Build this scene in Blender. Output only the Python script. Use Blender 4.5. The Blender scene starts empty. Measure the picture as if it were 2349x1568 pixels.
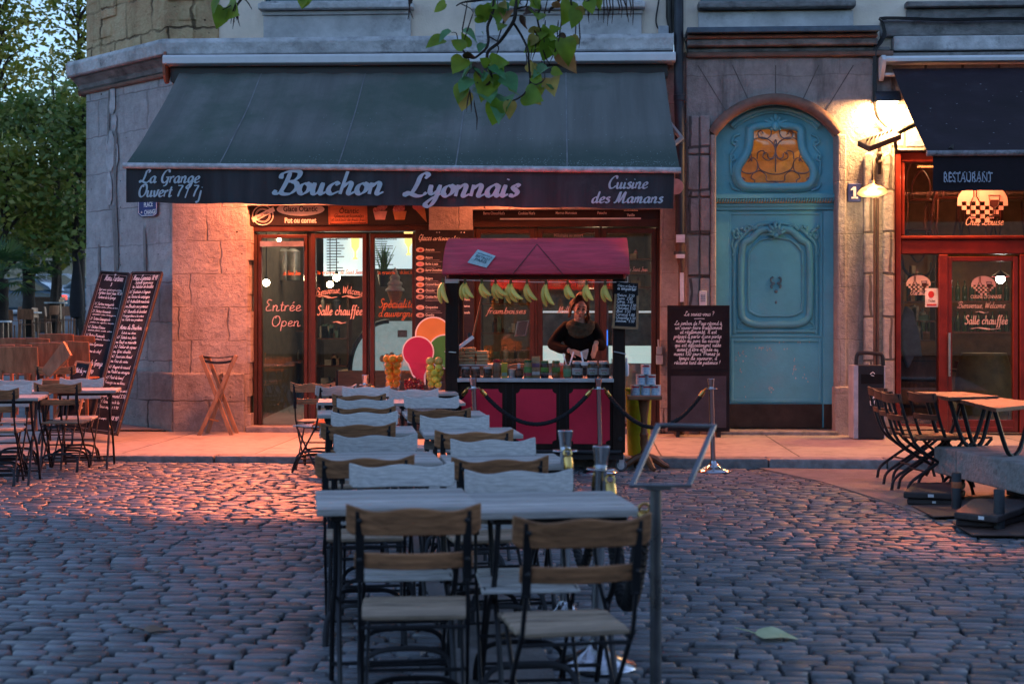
import bpy, math, random
import numpy as np
from mathutils import Vector, Matrix
R = math.radians
random.seed(7); rng = np.random.default_rng(7)
scn = bpy.context.scene
COL = scn.collection

# ------------------------------------------------------------------ camera
YAW = R(3.0); FPX = 3262.0; CX, HY = 1174.5, 739.0      # the photograph is measured on a 2349 x 1568 grid
CAM = Vector((0.0, -16.9, 1.4))
AX = Vector((-math.sin(YAW), math.cos(YAW), 0)); RT = Vector((math.cos(YAW), math.sin(YAW), 0)); UP = Vector((0, 0, 1))
cd = bpy.data.cameras.new('camera'); cam = bpy.data.objects.new('camera', cd); COL.objects.link(cam)
cam.location = CAM; cam.rotation_euler = (R(90), 0, YAW)
cd.sensor_width = 36; cd.lens = 36*FPX/2349; cd.shift_y = -45/2349
cd.clip_start = 0.1; cd.clip_end = 2000
cd.dof.use_dof = True; cd.dof.focus_distance = 14.6; cd.dof.aperture_fstop = 3.6
scn.camera = cam

# ------------------------------------------------------------------ sky, sun, exposure
world = bpy.data.worlds.new('World'); scn.world = world; world.use_nodes = True
wn = world.node_tree; bg = wn.nodes['Background']
sky = wn.nodes.new('ShaderNodeTexSky'); sky.sky_type = 'NISHITA'; sky.sun_disc = False
SUN_EL, SUN_AZ = R(6.0), R(38.0)
sky.sun_elevation = SUN_EL; sky.sun_rotation = SUN_AZ; sky.air_density = 1.4; sky.dust_density = 0.6; sky.ozone_density = 6.0
hsv = wn.nodes.new('ShaderNodeHueSaturation'); hsv.inputs['Saturation'].default_value = .74; hsv.inputs['Hue'].default_value = .506
wn.links.new(sky.outputs[0], hsv.inputs['Color']); wn.links.new(hsv.outputs[0], bg.inputs[0]); bg.inputs[1].default_value = 0.15
sd = bpy.data.lights.new('sun', 'SUN'); sd.energy = 0.10; sd.angle = R(20); sd.color = (1.0, 0.93, 0.86)
sun = bpy.data.objects.new('sun', sd); COL.objects.link(sun)
sdir = Vector((math.sin(SUN_AZ)*math.cos(SUN_EL), math.cos(SUN_AZ)*math.cos(SUN_EL), math.sin(SUN_EL)))
sun.rotation_euler = sdir.to_track_quat('Z', 'Y').to_euler()
scn.view_settings.view_transform = 'Standard'; scn.view_settings.look = 'None'
scn.view_settings.gamma = 1.0; scn.view_settings.use_curve_mapping = False
scn.view_settings.exposure = 2.15
scn.cycles.max_bounces = 6; scn.cycles.transparent_max_bounces = 16; scn.cycles.use_denoising = True
scn.cycles.caustics_reflective = False; scn.cycles.caustics_refractive = False
scn.cycles.sample_clamp_indirect = 4.0

# ------------------------------------------------------------------ measuring helpers
def ray(px, py): return AX + RT*((px-CX)/FPX) + UP*((HY-py)/FPX)
def P(px, py, y=0.0):
    d = ray(px, py); return CAM + d*((y-CAM.y)/d.y)
def X(px, y=0.0): return P(px, HY, y).x
def Z(py, px=1174, y=0.0): return P(px, py, y).z
def D(px, py, depth): return CAM + ray(px, py)*depth
def gz(x): return -0.00625*max(-9, min(9, x))
PAVE = 0.085
def G(px, depth, z=None):
    p = CAM + ray(px, HY)*depth; p.z = gz(p.x) if z is None else z; return p
def S(depth): return FPX/depth

# ------------------------------------------------------------------ mesh helpers
class MB:
    def __init__(s): s.v = []; s.f = []; s.m = []
    def add(s, vs, fs, mi=0):
        b = len(s.v); s.v.extend([tuple(v) for v in vs]); s.f.extend([tuple(i+b for i in f) for f in fs]); s.m.extend([mi]*len(fs)); return s
    def box(s, x0, x1, y0, y1, z0, z1, mi=0):
        vs = [(x, y, z) for x in (x0, x1) for y in (y0, y1) for z in (z0, z1)]
        return s.add(vs, [(0,1,3,2),(4,6,7,5),(0,4,5,1),(2,3,7,6),(0,2,6,4),(1,5,7,3)], mi)
    def obox(s, c, size, rot=None, mi=0):
        rot = rot or Matrix.Identity(3); h = [k/2 for k in size]; c = Vector(c)
        vs = [c + rot @ Vector((a*h[0], b*h[1], d*h[2])) for a in (-1, 1) for b in (-1, 1) for d in (-1, 1)]
        return s.add(vs, [(0,1,3,2),(4,6,7,5),(0,4,5,1),(2,3,7,6),(0,2,6,4),(1,5,7,3)], mi)
    def bar(s, p, q, w, h, up=(0,0,1), mi=0):
        p, q = Vector(p), Vector(q); d = (q-p); L = d.length; d = d/L; u = Vector(up)
        if abs(d.dot(u)) > .98: u = Vector((0,1,0))
        a = d.cross(u).normalized(); b = a.cross(d)
        rot = Matrix((a, d, b)).transposed()
        return s.obox((p+q)/2, (w, L, h), rot, mi)
    def tube(s, pts, r, n=8, closed=False, cap=True, mi=0, flat=1.0, ref=(0,0,1)):
        pts = [Vector(p) for p in pts]; m = len(pts); rs = r if isinstance(r, (list, tuple)) else [r]*m
        T = []
        for i in range(m):
            a = pts[(i-1) % m] if (closed or i > 0) else pts[i]; b = pts[(i+1) % m] if (closed or i < m-1) else pts[i]
            t = b-a; T.append(t.normalized() if t.length > 1e-9 else Vector((0,0,1)))
        u = Vector(ref); u = u - T[0]*u.dot(T[0])
        if u.length < 1e-3: u = Vector((1,0,0)) - T[0]*T[0].x
        if u.length < 1e-3: u = Vector((0,1,0))
        u.normalize(); vs = []
        for i in range(m):
            u = u - T[i]*u.dot(T[i])
            if u.length < 1e-6: u = T[i].orthogonal()
            u.normalize(); w = T[i].cross(u)
            for k in range(n):
                a = 2*math.pi*k/n; vs.append(pts[i] + (u*math.cos(a)*flat + w*math.sin(a))*rs[i])
        fs = []
        for i in range(m if closed else m-1):
            j = (i+1) % m
            for k in range(n): fs.append((i*n+k, i*n+(k+1) % n, j*n+(k+1) % n, j*n+k))
        if cap and not closed: fs.append(tuple(range(n))[::-1]); fs.append(tuple((m-1)*n+k for k in range(n)))
        return s.add(vs, fs, mi)
    def lathe(s, prof, c=(0,0,0), n=20, rot=None, mi=0, cap=True):
        c = Vector(c); rot = rot or Matrix.Identity(3); m = len(prof); vs = []
        for r, z in prof:
            for k in range(n):
                a = 2*math.pi*k/n; vs.append(c + rot @ Vector((r*math.cos(a), r*math.sin(a), z)))
        fs = [(i*n+k, i*n+(k+1) % n, (i+1)*n+(k+1) % n, (i+1)*n+k) for i in range(m-1) for k in range(n)]
        if cap: fs.append(tuple(range(n))[::-1]); fs.append(tuple((m-1)*n+k for k in range(n)))
        return s.add(vs, fs, mi)
    def ball(s, c, r, n=12, m=8, rot=None, mi=0):
        r = r if isinstance(r, (tuple, list)) else (r, r, r); c = Vector(c); rot = rot or Matrix.Identity(3)
        vs = [c + rot @ Vector((0, 0, -r[2]))]
        for i in range(1, m):
            t = -math.pi/2 + math.pi*i/m
            for k in range(n):
                a = 2*math.pi*k/n; vs.append(c + rot @ Vector((r[0]*math.cos(t)*math.cos(a), r[1]*math.cos(t)*math.sin(a), r[2]*math.sin(t))))
        vs.append(c + rot @ Vector((0, 0, r[2]))); fs = [(0, 1+(k+1) % n, 1+k) for k in range(n)]
        for i in range(m-2):
            for k in range(n): fs.append((1+i*n+k, 1+i*n+(k+1) % n, 1+(i+1)*n+(k+1) % n, 1+(i+1)*n+k))
        L = len(vs)-1; b = 1+(m-2)*n; fs += [(b+k, b+(k+1) % n, L) for k in range(n)]
        return s.add(vs, fs, mi)
    def prism(s, poly, d0, d1, fn=None, mi=0):
        """poly: 2D points; extruded between depths d0 (front) and d1; fn maps (u, w, d) to xyz, default (x, z) with y as depth"""
        fn = fn or (lambda u, w, d: (u, d, w)); n = len(poly)
        vs = [fn(u, w, d0) for u, w in poly] + [fn(u, w, d1) for u, w in poly]
        fs = [tuple(range(n)), tuple(range(n, 2*n))[::-1]] + [(i, n+i, n+(i+1) % n, (i+1) % n) for i in range(n)]
        return s.add(vs, fs, mi)
    def ring(s, outer, inner, d0, d1, fn=None, mi=0):
        """flat frame between two outlines with the same number of points"""
        fn = fn or (lambda u, w, d: (u, d, w)); n = len(outer)
        vs = [fn(u, w, d) for d in (d0, d1) for pl in (outer, inner) for u, w in pl]
        fs = []
        for i in range(n):
            j = (i+1) % n
            fs += [(i, j, n+j, n+i), (2*n+i, 3*n+i, 3*n+j, 2*n+j), (i, 2*n+i, 2*n+j, j), (n+i, n+j, 3*n+j, 3*n+i)]
        return s.add(vs, fs, mi)
    def grid(s, fn, nu, nv, mi=0):
        vs = [fn(i/nu, j/nv) for j in range(nv+1) for i in range(nu+1)]
        fs = [(j*(nu+1)+i, j*(nu+1)+i+1, (j+1)*(nu+1)+i+1, (j+1)*(nu+1)+i) for j in range(nv) for i in range(nu)]
        return s.add(vs, fs, mi)
    def slab(s, fn, nu, nv, th, mi=0):
        """a grid surface given thickness th along the vector function's normal (y axis by default)"""
        th = Vector(th); a = [Vector(fn(i/nu, j/nv)) for j in range(nv+1) for i in range(nu+1)]; N = len(a)
        vs = a + [p+th for p in a]; W = nu+1
        fs = [(j*W+i, j*W+i+1, (j+1)*W+i+1, (j+1)*W+i) for j in range(nv) for i in range(nu)]
        fs += [tuple(N+k for k in f[::-1]) for f in fs]
        loop = list(range(W)) + [j*W+nu for j in range(1, nv+1)] + [nv*W+i for i in range(nu-1, -1, -1)] + [j*W for j in range(nv-1, 0, -1)]
        for k in range(len(loop)):
            p, q = loop[k], loop[(k+1) % len(loop)]; fs.append((q, p, N+p, N+q))
        return s.add(vs, fs, mi)
    def xf(s, M, i0=0):
        for i in range(i0, len(s.v)): s.v[i] = tuple(M @ Vector(s.v[i]))
        return s
    def build(s, name, mat=None, parent=None, smooth=False, bevel=0, seg=2, sub=0, world=True, mats=None, angle=40):
        me = bpy.data.meshes.new(name); me.from_pydata(s.v, [], s.f); me.validate()
        for mm in (mats or ([mat] if mat else [])): me.materials.append(mm)
        if mats and len(me.polygons) == len(s.m): me.polygons.foreach_set('material_index', s.m)
        o = bpy.data.objects.new(name, me); COL.objects.link(o)
        if parent is not None:
            o.parent = parent
            if world:
                if parent.type == 'EMPTY': o.matrix_parent_inverse = Matrix.Translation(-parent.location)
        if bevel:
            b = o.modifiers.new('bevel', 'BEVEL'); b.width = bevel; b.segments = seg; b.limit_method = 'ANGLE'; b.angle_limit = R(35)
        if sub:
            u = o.modifiers.new('sub', 'SUBSURF'); u.levels = sub; u.render_levels = sub
        if smooth:
            me.polygons.foreach_set('use_smooth', [True]*len(me.polygons))
            if not sub: 
                try: me.set_sharp_from_angle(angle=R(angle))
                except Exception: pass
        return o

def tag(o, label=None, cat=None, group=None, kind=None):
    if label: o['label'] = label
    if cat: o['category'] = cat
    if group: o['group'] = group
    if kind: o['kind'] = kind
    return o
def thing(name, label, cat, loc=(0,0,0), rz=0, group=None):
    o = bpy.data.objects.new(name, None); COL.objects.link(o); o.location = loc; o.rotation_euler = (0, 0, rz)
    o.empty_display_size = .1
    return tag(o, label, cat, group)
def dup(root, loc, rz=0, label=None, group=None, tilt=None, scale=None):
    def cp(o, par):
        c = o.copy(); COL.objects.link(c); mi = o.matrix_parent_inverse.copy(); c.parent = par; c.matrix_parent_inverse = mi
        for k in o.children: cp(k, c)
        return c
    r = cp(root, None); r.location = loc; r.rotation_euler = (tilt[0] if tilt else 0, tilt[1] if tilt else 0, rz)
    if scale: r.scale = (scale,)*3
    if label: r['label'] = label
    if group: r['group'] = group
    return r
def circ(cx, cz, rx, rz=None, n=24, a0=0, a1=360):
    rz = rx if rz is None else rz
    return [(cx+rx*math.cos(R(a0+(a1-a0)*i/n)), cz+rz*math.sin(R(a0+(a1-a0)*i/n))) for i in range(n)]
def smooth_pts(pts, k=6, closed=False):
    pts = [Vector(p) for p in pts]; n = len(pts); out = []
    if n < 3: return pts
    for i in range(n if closed else n-1):
        p0 = pts[(i-1) % n] if (closed or i > 0) else pts[i]*2-pts[i+1]
        p1, p2 = pts[i], pts[(i+1) % n]
        p3 = pts[(i+2) % n] if (closed or i < n-2) else p2*2-p1
        for j in range(k):
            t = j/k
            out.append(.5*((2*p1)+(p2-p0)*t+(2*p0-5*p1+4*p2-p3)*t*t+(3*p1-p0-3*p2+p3)*t**3))
    if not closed: out.append(pts[-1])
    return out

# ------------------------------------------------------------------ materials
def nodes_of(name):
    m = bpy.data.materials.new(name); m.use_nodes = True; nt = m.node_tree
    return m, nt, nt.nodes['Principled BSDF'], nt.nodes, nt.links
def lin(c): return tuple(((v/255)/12.92 if v/255 <= .04045 else ((v/255+.055)/1.055)**2.4) for v in c)
def M(name, col, rough=.6, metal=0, var=.25, scale=6.0, bump=.15, bscale=40.0, stretch=(1,1,1), col2=None, emit=None, estr=0, spec=.35, detail=5, island=0, trans=0, objrand=0.12, coat=0, dirt=None, dscale=2.0, dpos=.55):
    m, nt, b, N, L = nodes_of(name)
    tc = N.new('ShaderNodeTexCoord'); mp = N.new('ShaderNodeMapping'); mp.inputs['Scale'].default_value = stretch
    L.new(tc.outputs['Object'], mp.inputs[0])
    nz = N.new('ShaderNodeTexNoise'); nz.inputs['Scale'].default_value = scale; nz.inputs['Detail'].default_value = detail; nz.inputs['Roughness'].default_value = .62
    L.new(mp.outputs[0], nz.inputs['Vector'])
    cr = N.new('ShaderNodeValToRGB'); L.new(nz.outputs['Fac'], cr.inputs[0])
    c2 = col2 or tuple(max(0, k*(1-var*1.6)) for k in col); c1 = col if col2 else tuple(min(1, k*(1+var*.8)) for k in col)
    cr.color_ramp.elements[0].position = .3; cr.color_ramp.elements[0].color = (*c2, 1)
    cr.color_ramp.elements[1].position = .72; cr.color_ramp.elements[1].color = (*c1, 1)
    out = cr.outputs[0]
    if dirt:
        n2 = N.new('ShaderNodeTexNoise'); n2.inputs['Scale'].default_value = dscale; n2.inputs['Detail'].default_value = 8; n2.inputs['Roughness'].default_value = .7
        L.new(tc.outputs['Object'], n2.inputs['Vector'])
        r2 = N.new('ShaderNodeValToRGB'); r2.color_ramp.elements[0].position = dpos; r2.color_ramp.elements[1].position = dpos+.15
        L.new(n2.outputs['Fac'], r2.inputs[0]); mx = N.new('ShaderNodeMix'); mx.data_type = 'RGBA'
        L.new(r2.outputs[0], mx.inputs[0]); L.new(out, mx.inputs[6]); mx.inputs[7].default_value = (*dirt, 1); out = mx.outputs[2]
    if island or objrand:
        g = N.new('ShaderNodeNewGeometry'); oi = N.new('ShaderNodeObjectInfo'); hs = N.new('ShaderNodeHueSaturation')
        mr = N.new('ShaderNodeMapRange'); amt = island or objrand
        L.new((g.outputs['Random Per Island'] if island else oi.outputs['Random']), mr.inputs[0])
        mr.inputs[3].default_value = 1-amt; mr.inputs[4].default_value = 1+amt
        L.new(mr.outputs[0], hs.inputs['Value']); L.new(out, hs.inputs['Color']); out = hs.outputs[0]
    L.new(out, b.inputs['Base Color'])
    rr = N.new('ShaderNodeMapRange'); L.new(nz.outputs['Fac'], rr.inputs[0]); rr.inputs[3].default_value = max(.02, rough-.12); rr.inputs[4].default_value = min(1, rough+.12)
    L.new(rr.outputs[0], b.inputs['Roughness']); b.inputs['Metallic'].default_value = metal
    b.inputs['Specular IOR Level'].default_value = spec
    if coat: b.inputs['Coat Weight'].default_value = coat
    if trans: b.inputs['Transmission Weight'].default_value = trans
    if bump:
        n3 = N.new('ShaderNodeTexNoise'); n3.inputs['Scale'].default_value = bscale; n3.inputs['Detail'].default_value = 6
        L.new(mp.outputs[0], n3.inputs['Vector']); bp = N.new('ShaderNodeBump'); bp.inputs['Strength'].default_value = bump; bp.inputs['Distance'].default_value = .02
        L.new(n3.outputs['Fac'], bp.inputs['Height']); L.new(bp.outputs[0], b.inputs['Normal'])
    if emit:
        b.inputs['Emission Color'].default_value = (*emit, 1); b.inputs['Emission Strength'].default_value = estr
    return m

def stone(name, c1, c2, mortar, bw=.75, bh=.37, ms=.012, bump=.5, seed=0.0, diag=0.0, stain=(.05,.05,.055), stainpos=.56, rough=.85, pit=1.0, dist=.09):
    """coursed ashlar: bricks laid in (x + diag*y, z), worn edges, dark run-off stains"""
    m, nt, b, N, L = nodes_of(name)
    tc = N.new('ShaderNodeTexCoord'); sp = N.new('ShaderNodeSeparateXYZ'); L.new(tc.outputs['Object'], sp.inputs[0])
    ma = N.new('ShaderNodeMath'); ma.operation = 'MULTIPLY_ADD'; L.new(sp.outputs[1], ma.inputs[0]); ma.inputs[1].default_value = diag; L.new(sp.outputs[0], ma.inputs[2])
    cb = N.new('ShaderNodeCombineXYZ'); L.new(ma.outputs[0], cb.inputs[0]); L.new(sp.outputs[2], cb.inputs[1]); cb.inputs[2].default_value = seed
    nd = N.new('ShaderNodeTexNoise'); nd.inputs['Scale'].default_value = 2.6; nd.inputs['Detail'].default_value = 6; L.new(tc.outputs['Object'], nd.inputs['Vector'])
    vm = N.new('ShaderNodeVectorMath'); vm.operation = 'MULTIPLY_ADD'; L.new(nd.outputs['Color'], vm.inputs[0]); vm.inputs[1].default_value = (dist,dist,0); L.new(cb.outputs[0], vm.inputs[2])
    br = N.new('ShaderNodeTexBrick'); L.new(vm.outputs[0], br.inputs['Vector']); br.inputs['Scale'].default_value = 1
    br.inputs['Brick Width'].default_value = bw; br.inputs['Row Height'].default_value = bh; br.inputs['Mortar Size'].default_value = ms; br.inputs['Mortar Smooth'].default_value = .5
    br.inputs['Color1'].default_value = (*c1, 1); br.inputs['Color2'].default_value = (*c2, 1); br.inputs['Mortar'].default_value = (*mortar, 1); br.offset = .45
    n1 = N.new('ShaderNodeTexNoise'); n1.inputs['Scale'].default_value = 9; n1.inputs['Detail'].default_value = 9; n1.inputs['Roughness'].default_value = .7; L.new(tc.outputs['Object'], n1.inputs['Vector'])
    mx = N.new('ShaderNodeMix'); mx.data_type = 'RGBA'; mx.blend_type = 'OVERLAY'; mx.inputs[0].default_value = .55
    L.new(br.outputs['Color'], mx.inputs[6]); L.new(n1.outputs['Fac'], mx.inputs[7])
    mp = N.new('ShaderNodeMapping'); mp.inputs['Scale'].default_value = (2.6, 2.6, .55); L.new(tc.outputs['Object'], mp.inputs[0])
    n2 = N.new('ShaderNodeTexNoise'); n2.inputs['Scale'].default_value = 1.0; n2.inputs['Detail'].default_value = 8; n2.inputs['Roughness'].default_value = .72; L.new(mp.outputs[0], n2.inputs['Vector'])
    r2 = N.new('ShaderNodeValToRGB'); r2.color_ramp.elements[0].position = stainpos; r2.color_ramp.elements[1].position = stainpos+.16; L.new(n2.outputs['Fac'], r2.inputs[0])
    sm = N.new('ShaderNodeMath'); sm.operation = 'MULTIPLY'; sm.inputs[1].default_value = .7; L.new(r2.outputs[0], sm.inputs[0])
    m2 = N.new('ShaderNodeMix'); m2.data_type = 'RGBA'; L.new(sm.outputs[0], m2.inputs[0]); L.new(mx.outputs[2], m2.inputs[6]); m2.inputs[7].default_value = (*stain, 1)
    L.new(m2.outputs[2], b.inputs['Base Color']); b.inputs['Roughness'].default_value = rough
    vo = N.new('ShaderNodeTexVoronoi'); vo.inputs['Scale'].default_value = 26; L.new(tc.outputs['Object'], vo.inputs['Vector'])
    n4 = N.new('ShaderNodeTexNoise'); n4.inputs['Scale'].default_value = 22; n4.inputs['Detail'].default_value = 10; n4.inputs['Roughness'].default_value = .68; L.new(tc.outputs['Object'], n4.inputs['Vector'])
    ad = N.new('ShaderNodeMath'); ad.operation = 'MULTIPLY_ADD'; L.new(br.outputs['Fac'], ad.inputs[0]); ad.inputs[1].default_value = -.8; L.new(n4.outputs['Fac'], ad.inputs[2])
    a2 = N.new('ShaderNodeMath'); a2.operation = 'MULTIPLY_ADD'; L.new(n1.outputs['Fac'], a2.inputs[0]); a2.inputs[1].default_value = .9*pit; L.new(ad.outputs[0], a2.inputs[2])
    bp = N.new('ShaderNodeBump'); bp.inputs['Strength'].default_value = bump; bp.inputs['Distance'].default_value = .045
    L.new(a2.outputs[0], bp.inputs['Height']); L.new(bp.outputs[0], b.inputs['Normal'])
    return m

def rock(name, c1, c2, crack, sx=1.0, sz=1.9, cw=.03, bump=.9, diag=0.0, pits=(.05,.04,.035), rough=.9, seed=0.0, crackmix=.8, dist=.05):
    """weathered masonry: irregular distorted blocks with worn hairline joints, pock marks and strong relief"""
    m, nt, b, N, L = nodes_of(name); b.inputs['Specular IOR Level'].default_value = .2
    tc = N.new('ShaderNodeTexCoord'); sp = N.new('ShaderNodeSeparateXYZ'); L.new(tc.outputs['Object'], sp.inputs[0])
    ma = N.new('ShaderNodeMath'); ma.operation = 'MULTIPLY_ADD'; L.new(sp.outputs[1], ma.inputs[0]); ma.inputs[1].default_value = diag; L.new(sp.outputs[0], ma.inputs[2])
    m1 = N.new('ShaderNodeMath'); m1.operation = 'MULTIPLY'; L.new(ma.outputs[0], m1.inputs[0]); m1.inputs[1].default_value = sx
    m2 = N.new('ShaderNodeMath'); m2.operation = 'MULTIPLY'; L.new(sp.outputs[2], m2.inputs[0]); m2.inputs[1].default_value = sz
    cb = N.new('ShaderNodeCombineXYZ'); L.new(m1.outputs[0], cb.inputs[0]); L.new(m2.outputs[0], cb.inputs[1]); cb.inputs[2].default_value = seed
    nd = N.new('ShaderNodeTexNoise'); nd.inputs['Scale'].default_value = 6; nd.inputs['Detail'].default_value = 8; L.new(tc.outputs['Object'], nd.inputs['Vector'])
    vm = N.new('ShaderNodeVectorMath'); vm.operation = 'MULTIPLY_ADD'; L.new(nd.outputs['Color'], vm.inputs[0]); vm.inputs[1].default_value = (dist*2,dist*2,0); L.new(cb.outputs[0], vm.inputs[2])
    br = N.new('ShaderNodeTexBrick'); L.new(vm.outputs[0], br.inputs['Vector']); br.inputs['Scale'].default_value = 1; br.inputs['Brick Width'].default_value = 1; br.inputs['Row Height'].default_value = 1; br.inputs['Mortar Size'].default_value = cw; br.inputs['Mortar Smooth'].default_value = .9; br.offset = .43; br.squash = .7; br.squash_frequency = 3
    br.inputs['Color1'].default_value = (*c1, 1); br.inputs['Color2'].default_value = (*c2, 1); br.inputs['Mortar'].default_value = (*[k*.8 for k in c2], 1)
    n0 = N.new('ShaderNodeTexNoise'); n0.inputs['Scale'].default_value = 1.7; n0.inputs['Detail'].default_value = 5; L.new(tc.outputs['Object'], n0.inputs['Vector'])
    rm = N.new('ShaderNodeValToRGB'); rm.color_ramp.elements[0].position = .42; rm.color_ramp.elements[1].position = .62; L.new(n0.outputs['Fac'], rm.inputs[0])
    cf = N.new('ShaderNodeMath'); cf.operation = 'MULTIPLY'; L.new(br.outputs['Fac'], cf.inputs[0]); L.new(rm.outputs[0], cf.inputs[1])
    cf2 = N.new('ShaderNodeMath'); cf2.operation = 'MULTIPLY'; L.new(cf.outputs[0], cf2.inputs[0]); cf2.inputs[1].default_value = crackmix
    n1 = N.new('ShaderNodeTexNoise'); n1.inputs['Scale'].default_value = 5; n1.inputs['Detail'].default_value = 12; n1.inputs['Roughness'].default_value = .75; L.new(tc.outputs['Object'], n1.inputs['Vector'])
    mx = N.new('ShaderNodeMix'); mx.data_type = 'RGBA'; mx.blend_type = 'OVERLAY'; mx.inputs[0].default_value = .75; L.new(br.outputs['Color'], mx.inputs[6]); L.new(n1.outputs['Fac'], mx.inputs[7])
    mc = N.new('ShaderNodeMix'); mc.data_type = 'RGBA'; L.new(cf2.outputs[0], mc.inputs[0]); L.new(mx.outputs[2], mc.inputs[6]); mc.inputs[7].default_value = (*crack, 1)
    vo = N.new('ShaderNodeTexVoronoi'); vo.inputs['Scale'].default_value = 9; L.new(tc.outputs['Object'], vo.inputs['Vector'])
    n5 = N.new('ShaderNodeTexNoise'); n5.inputs['Scale'].default_value = 3.2; n5.inputs['Detail'].default_value = 3; L.new(tc.outputs['Object'], n5.inputs['Vector'])
    pa = N.new('ShaderNodeMath'); pa.operation = 'MULTIPLY_ADD'; L.new(n5.outputs['Fac'], pa.inputs[0]); pa.inputs[1].default_value = -.55; L.new(vo.outputs['Distance'], pa.inputs[2])
    pr = N.new('ShaderNodeValToRGB'); pr.color_ramp.elements[0].position = .0; pr.color_ramp.elements[0].color = (1,1,1,1); pr.color_ramp.elements[1].position = .06; pr.color_ramp.elements[1].color = (0,0,0,1); 
    pb_ = N.new('ShaderNodeMath'); pb_.operation = 'ADD'; L.new(pa.outputs[0], pb_.inputs[0]); pb_.inputs[1].default_value = .27; L.new(pb_.outputs[0], pr.inputs[0])
    mp_ = N.new('ShaderNodeMix'); mp_.data_type = 'RGBA'; L.new(pr.outputs[0], mp_.inputs[0]); L.new(mc.outputs[2], mp_.inputs[6]); mp_.inputs[7].default_value = (*pits, 1)
    mq = N.new('ShaderNodeMapping'); mq.inputs['Scale'].default_value = (1.9,1.9,.5); L.new(tc.outputs['Object'], mq.inputs[0])
    n6 = N.new('ShaderNodeTexNoise'); n6.inputs['Scale'].default_value = 1.3; n6.inputs['Detail'].default_value = 9; n6.inputs['Roughness'].default_value = .7; L.new(mq.outputs[0], n6.inputs['Vector'])
    r6 = N.new('ShaderNodeValToRGB'); r6.color_ramp.elements[0].position = .5; r6.color_ramp.elements[1].position = .72; r6.color_ramp.elements[1].color = (.75,.75,.75,1); L.new(n6.outputs['Fac'], r6.inputs[0])
    m6 = N.new('ShaderNodeMix'); m6.data_type = 'RGBA'; m6.blend_type = 'MULTIPLY'; L.new(r6.outputs[0], m6.inputs[0]); L.new(mp_.outputs[2], m6.inputs[6]); m6.inputs[7].default_value = (.5,.47,.45,1)
    L.new(m6.outputs[2], b.inputs['Base Color']); b.inputs['Roughness'].default_value = rough
    n4 = N.new('ShaderNodeTexNoise'); n4.inputs['Scale'].default_value = 13; n4.inputs['Detail'].default_value = 12; n4.inputs['Roughness'].default_value = .72; L.new(tc.outputs['Object'], n4.inputs['Vector'])
    h1 = N.new('ShaderNodeMath'); h1.operation = 'MULTIPLY_ADD'; L.new(cf.outputs[0], h1.inputs[0]); h1.inputs[1].default_value = -.9; L.new(n4.outputs['Fac'], h1.inputs[2])
    h2 = N.new('ShaderNodeMath'); h2.operation = 'MULTIPLY_ADD'; L.new(pr.outputs[0], h2.inputs[0]); h2.inputs[1].default_value = -.7; L.new(h1.outputs[0], h2.inputs[2])
    h3 = N.new('ShaderNodeMath'); h3.operation = 'MULTIPLY_ADD'; L.new(n1.outputs['Fac'], h3.inputs[0]); h3.inputs[1].default_value = 1.3; L.new(h2.outputs[0], h3.inputs[2])
    bp = N.new('ShaderNodeBump'); bp.inputs['Strength'].default_value = bump; bp.inputs['Distance'].default_value = .06; L.new(h3.outputs[0], bp.inputs['Height']); L.new(bp.outputs[0], b.inputs['Normal'])
    return m

def hem_band(m, z0, z1, col, nscale=2.5, amp=.12):
    """algae-green dirt creeping up from the hem, with a ragged upper edge"""
    nt = m.node_tree; N = nt.nodes; L = nt.links; b = N['Principled BSDF']; src = b.inputs['Base Color'].links[0].from_socket
    tc = N.new('ShaderNodeTexCoord'); sp = N.new('ShaderNodeSeparateXYZ'); L.new(tc.outputs['Object'], sp.inputs[0]); nz = N.new('ShaderNodeTexNoise'); nz.inputs['Scale'].default_value = nscale; nz.inputs['Detail'].default_value = 8; L.new(tc.outputs['Object'], nz.inputs['Vector'])
    ma = N.new('ShaderNodeMath'); ma.operation = 'MULTIPLY_ADD'; L.new(nz.outputs['Fac'], ma.inputs[0]); ma.inputs[1].default_value = amp*2; L.new(sp.outputs[2], ma.inputs[2])
    mr = N.new('ShaderNodeMapRange'); L.new(ma.outputs[0], mr.inputs[0]); mr.inputs[1].default_value = z0+amp; mr.inputs[2].default_value = z1+amp; mr.inputs[3].default_value = .85; mr.inputs[4].default_value = 0
    mx = N.new('ShaderNodeMix'); mx.data_type = 'RGBA'; L.new(mr.outputs[0], mx.inputs[0]); L.new(src, mx.inputs[6]); mx.inputs[7].default_value = (*col, 1); L.new(mx.outputs[2], b.inputs['Base Color'])

def glass(name, tint=(1,1,1), refl=.9, base=.05):
    m, nt, b, N, L = nodes_of(name); N.remove(b)
    o = [n for n in N if n.type == 'OUTPUT_MATERIAL'][0]
    t = N.new('ShaderNodeBsdfTransparent'); t.inputs[0].default_value = (*tint, 1); g = N.new('ShaderNodeBsdfGlossy'); g.inputs['Roughness'].default_value = .015
    fr = N.new('ShaderNodeFresnel'); fr.inputs[0].default_value = 1.5
    mu = N.new('ShaderNodeMath'); mu.operation = 'MULTIPLY_ADD'; L.new(fr.outputs[0], mu.inputs[0]); mu.inputs[1].default_value = refl; mu.inputs[2].default_value = base
    mx = N.new('ShaderNodeMixShader'); L.new(mu.outputs[0], mx.inputs[0]); L.new(t.outputs[0], mx.inputs[1]); L.new(g.outputs[0], mx.inputs[2]); L.new(mx.outputs[0], o.inputs[0])
    return m
def emission(name, col, s):
    m, nt, b, N, L = nodes_of(name); b.inputs['Base Color'].default_value = (*col, 1); b.inputs['Emission Color'].default_value = (*col, 1); b.inputs['Emission Strength'].default_value = s; return m
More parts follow.
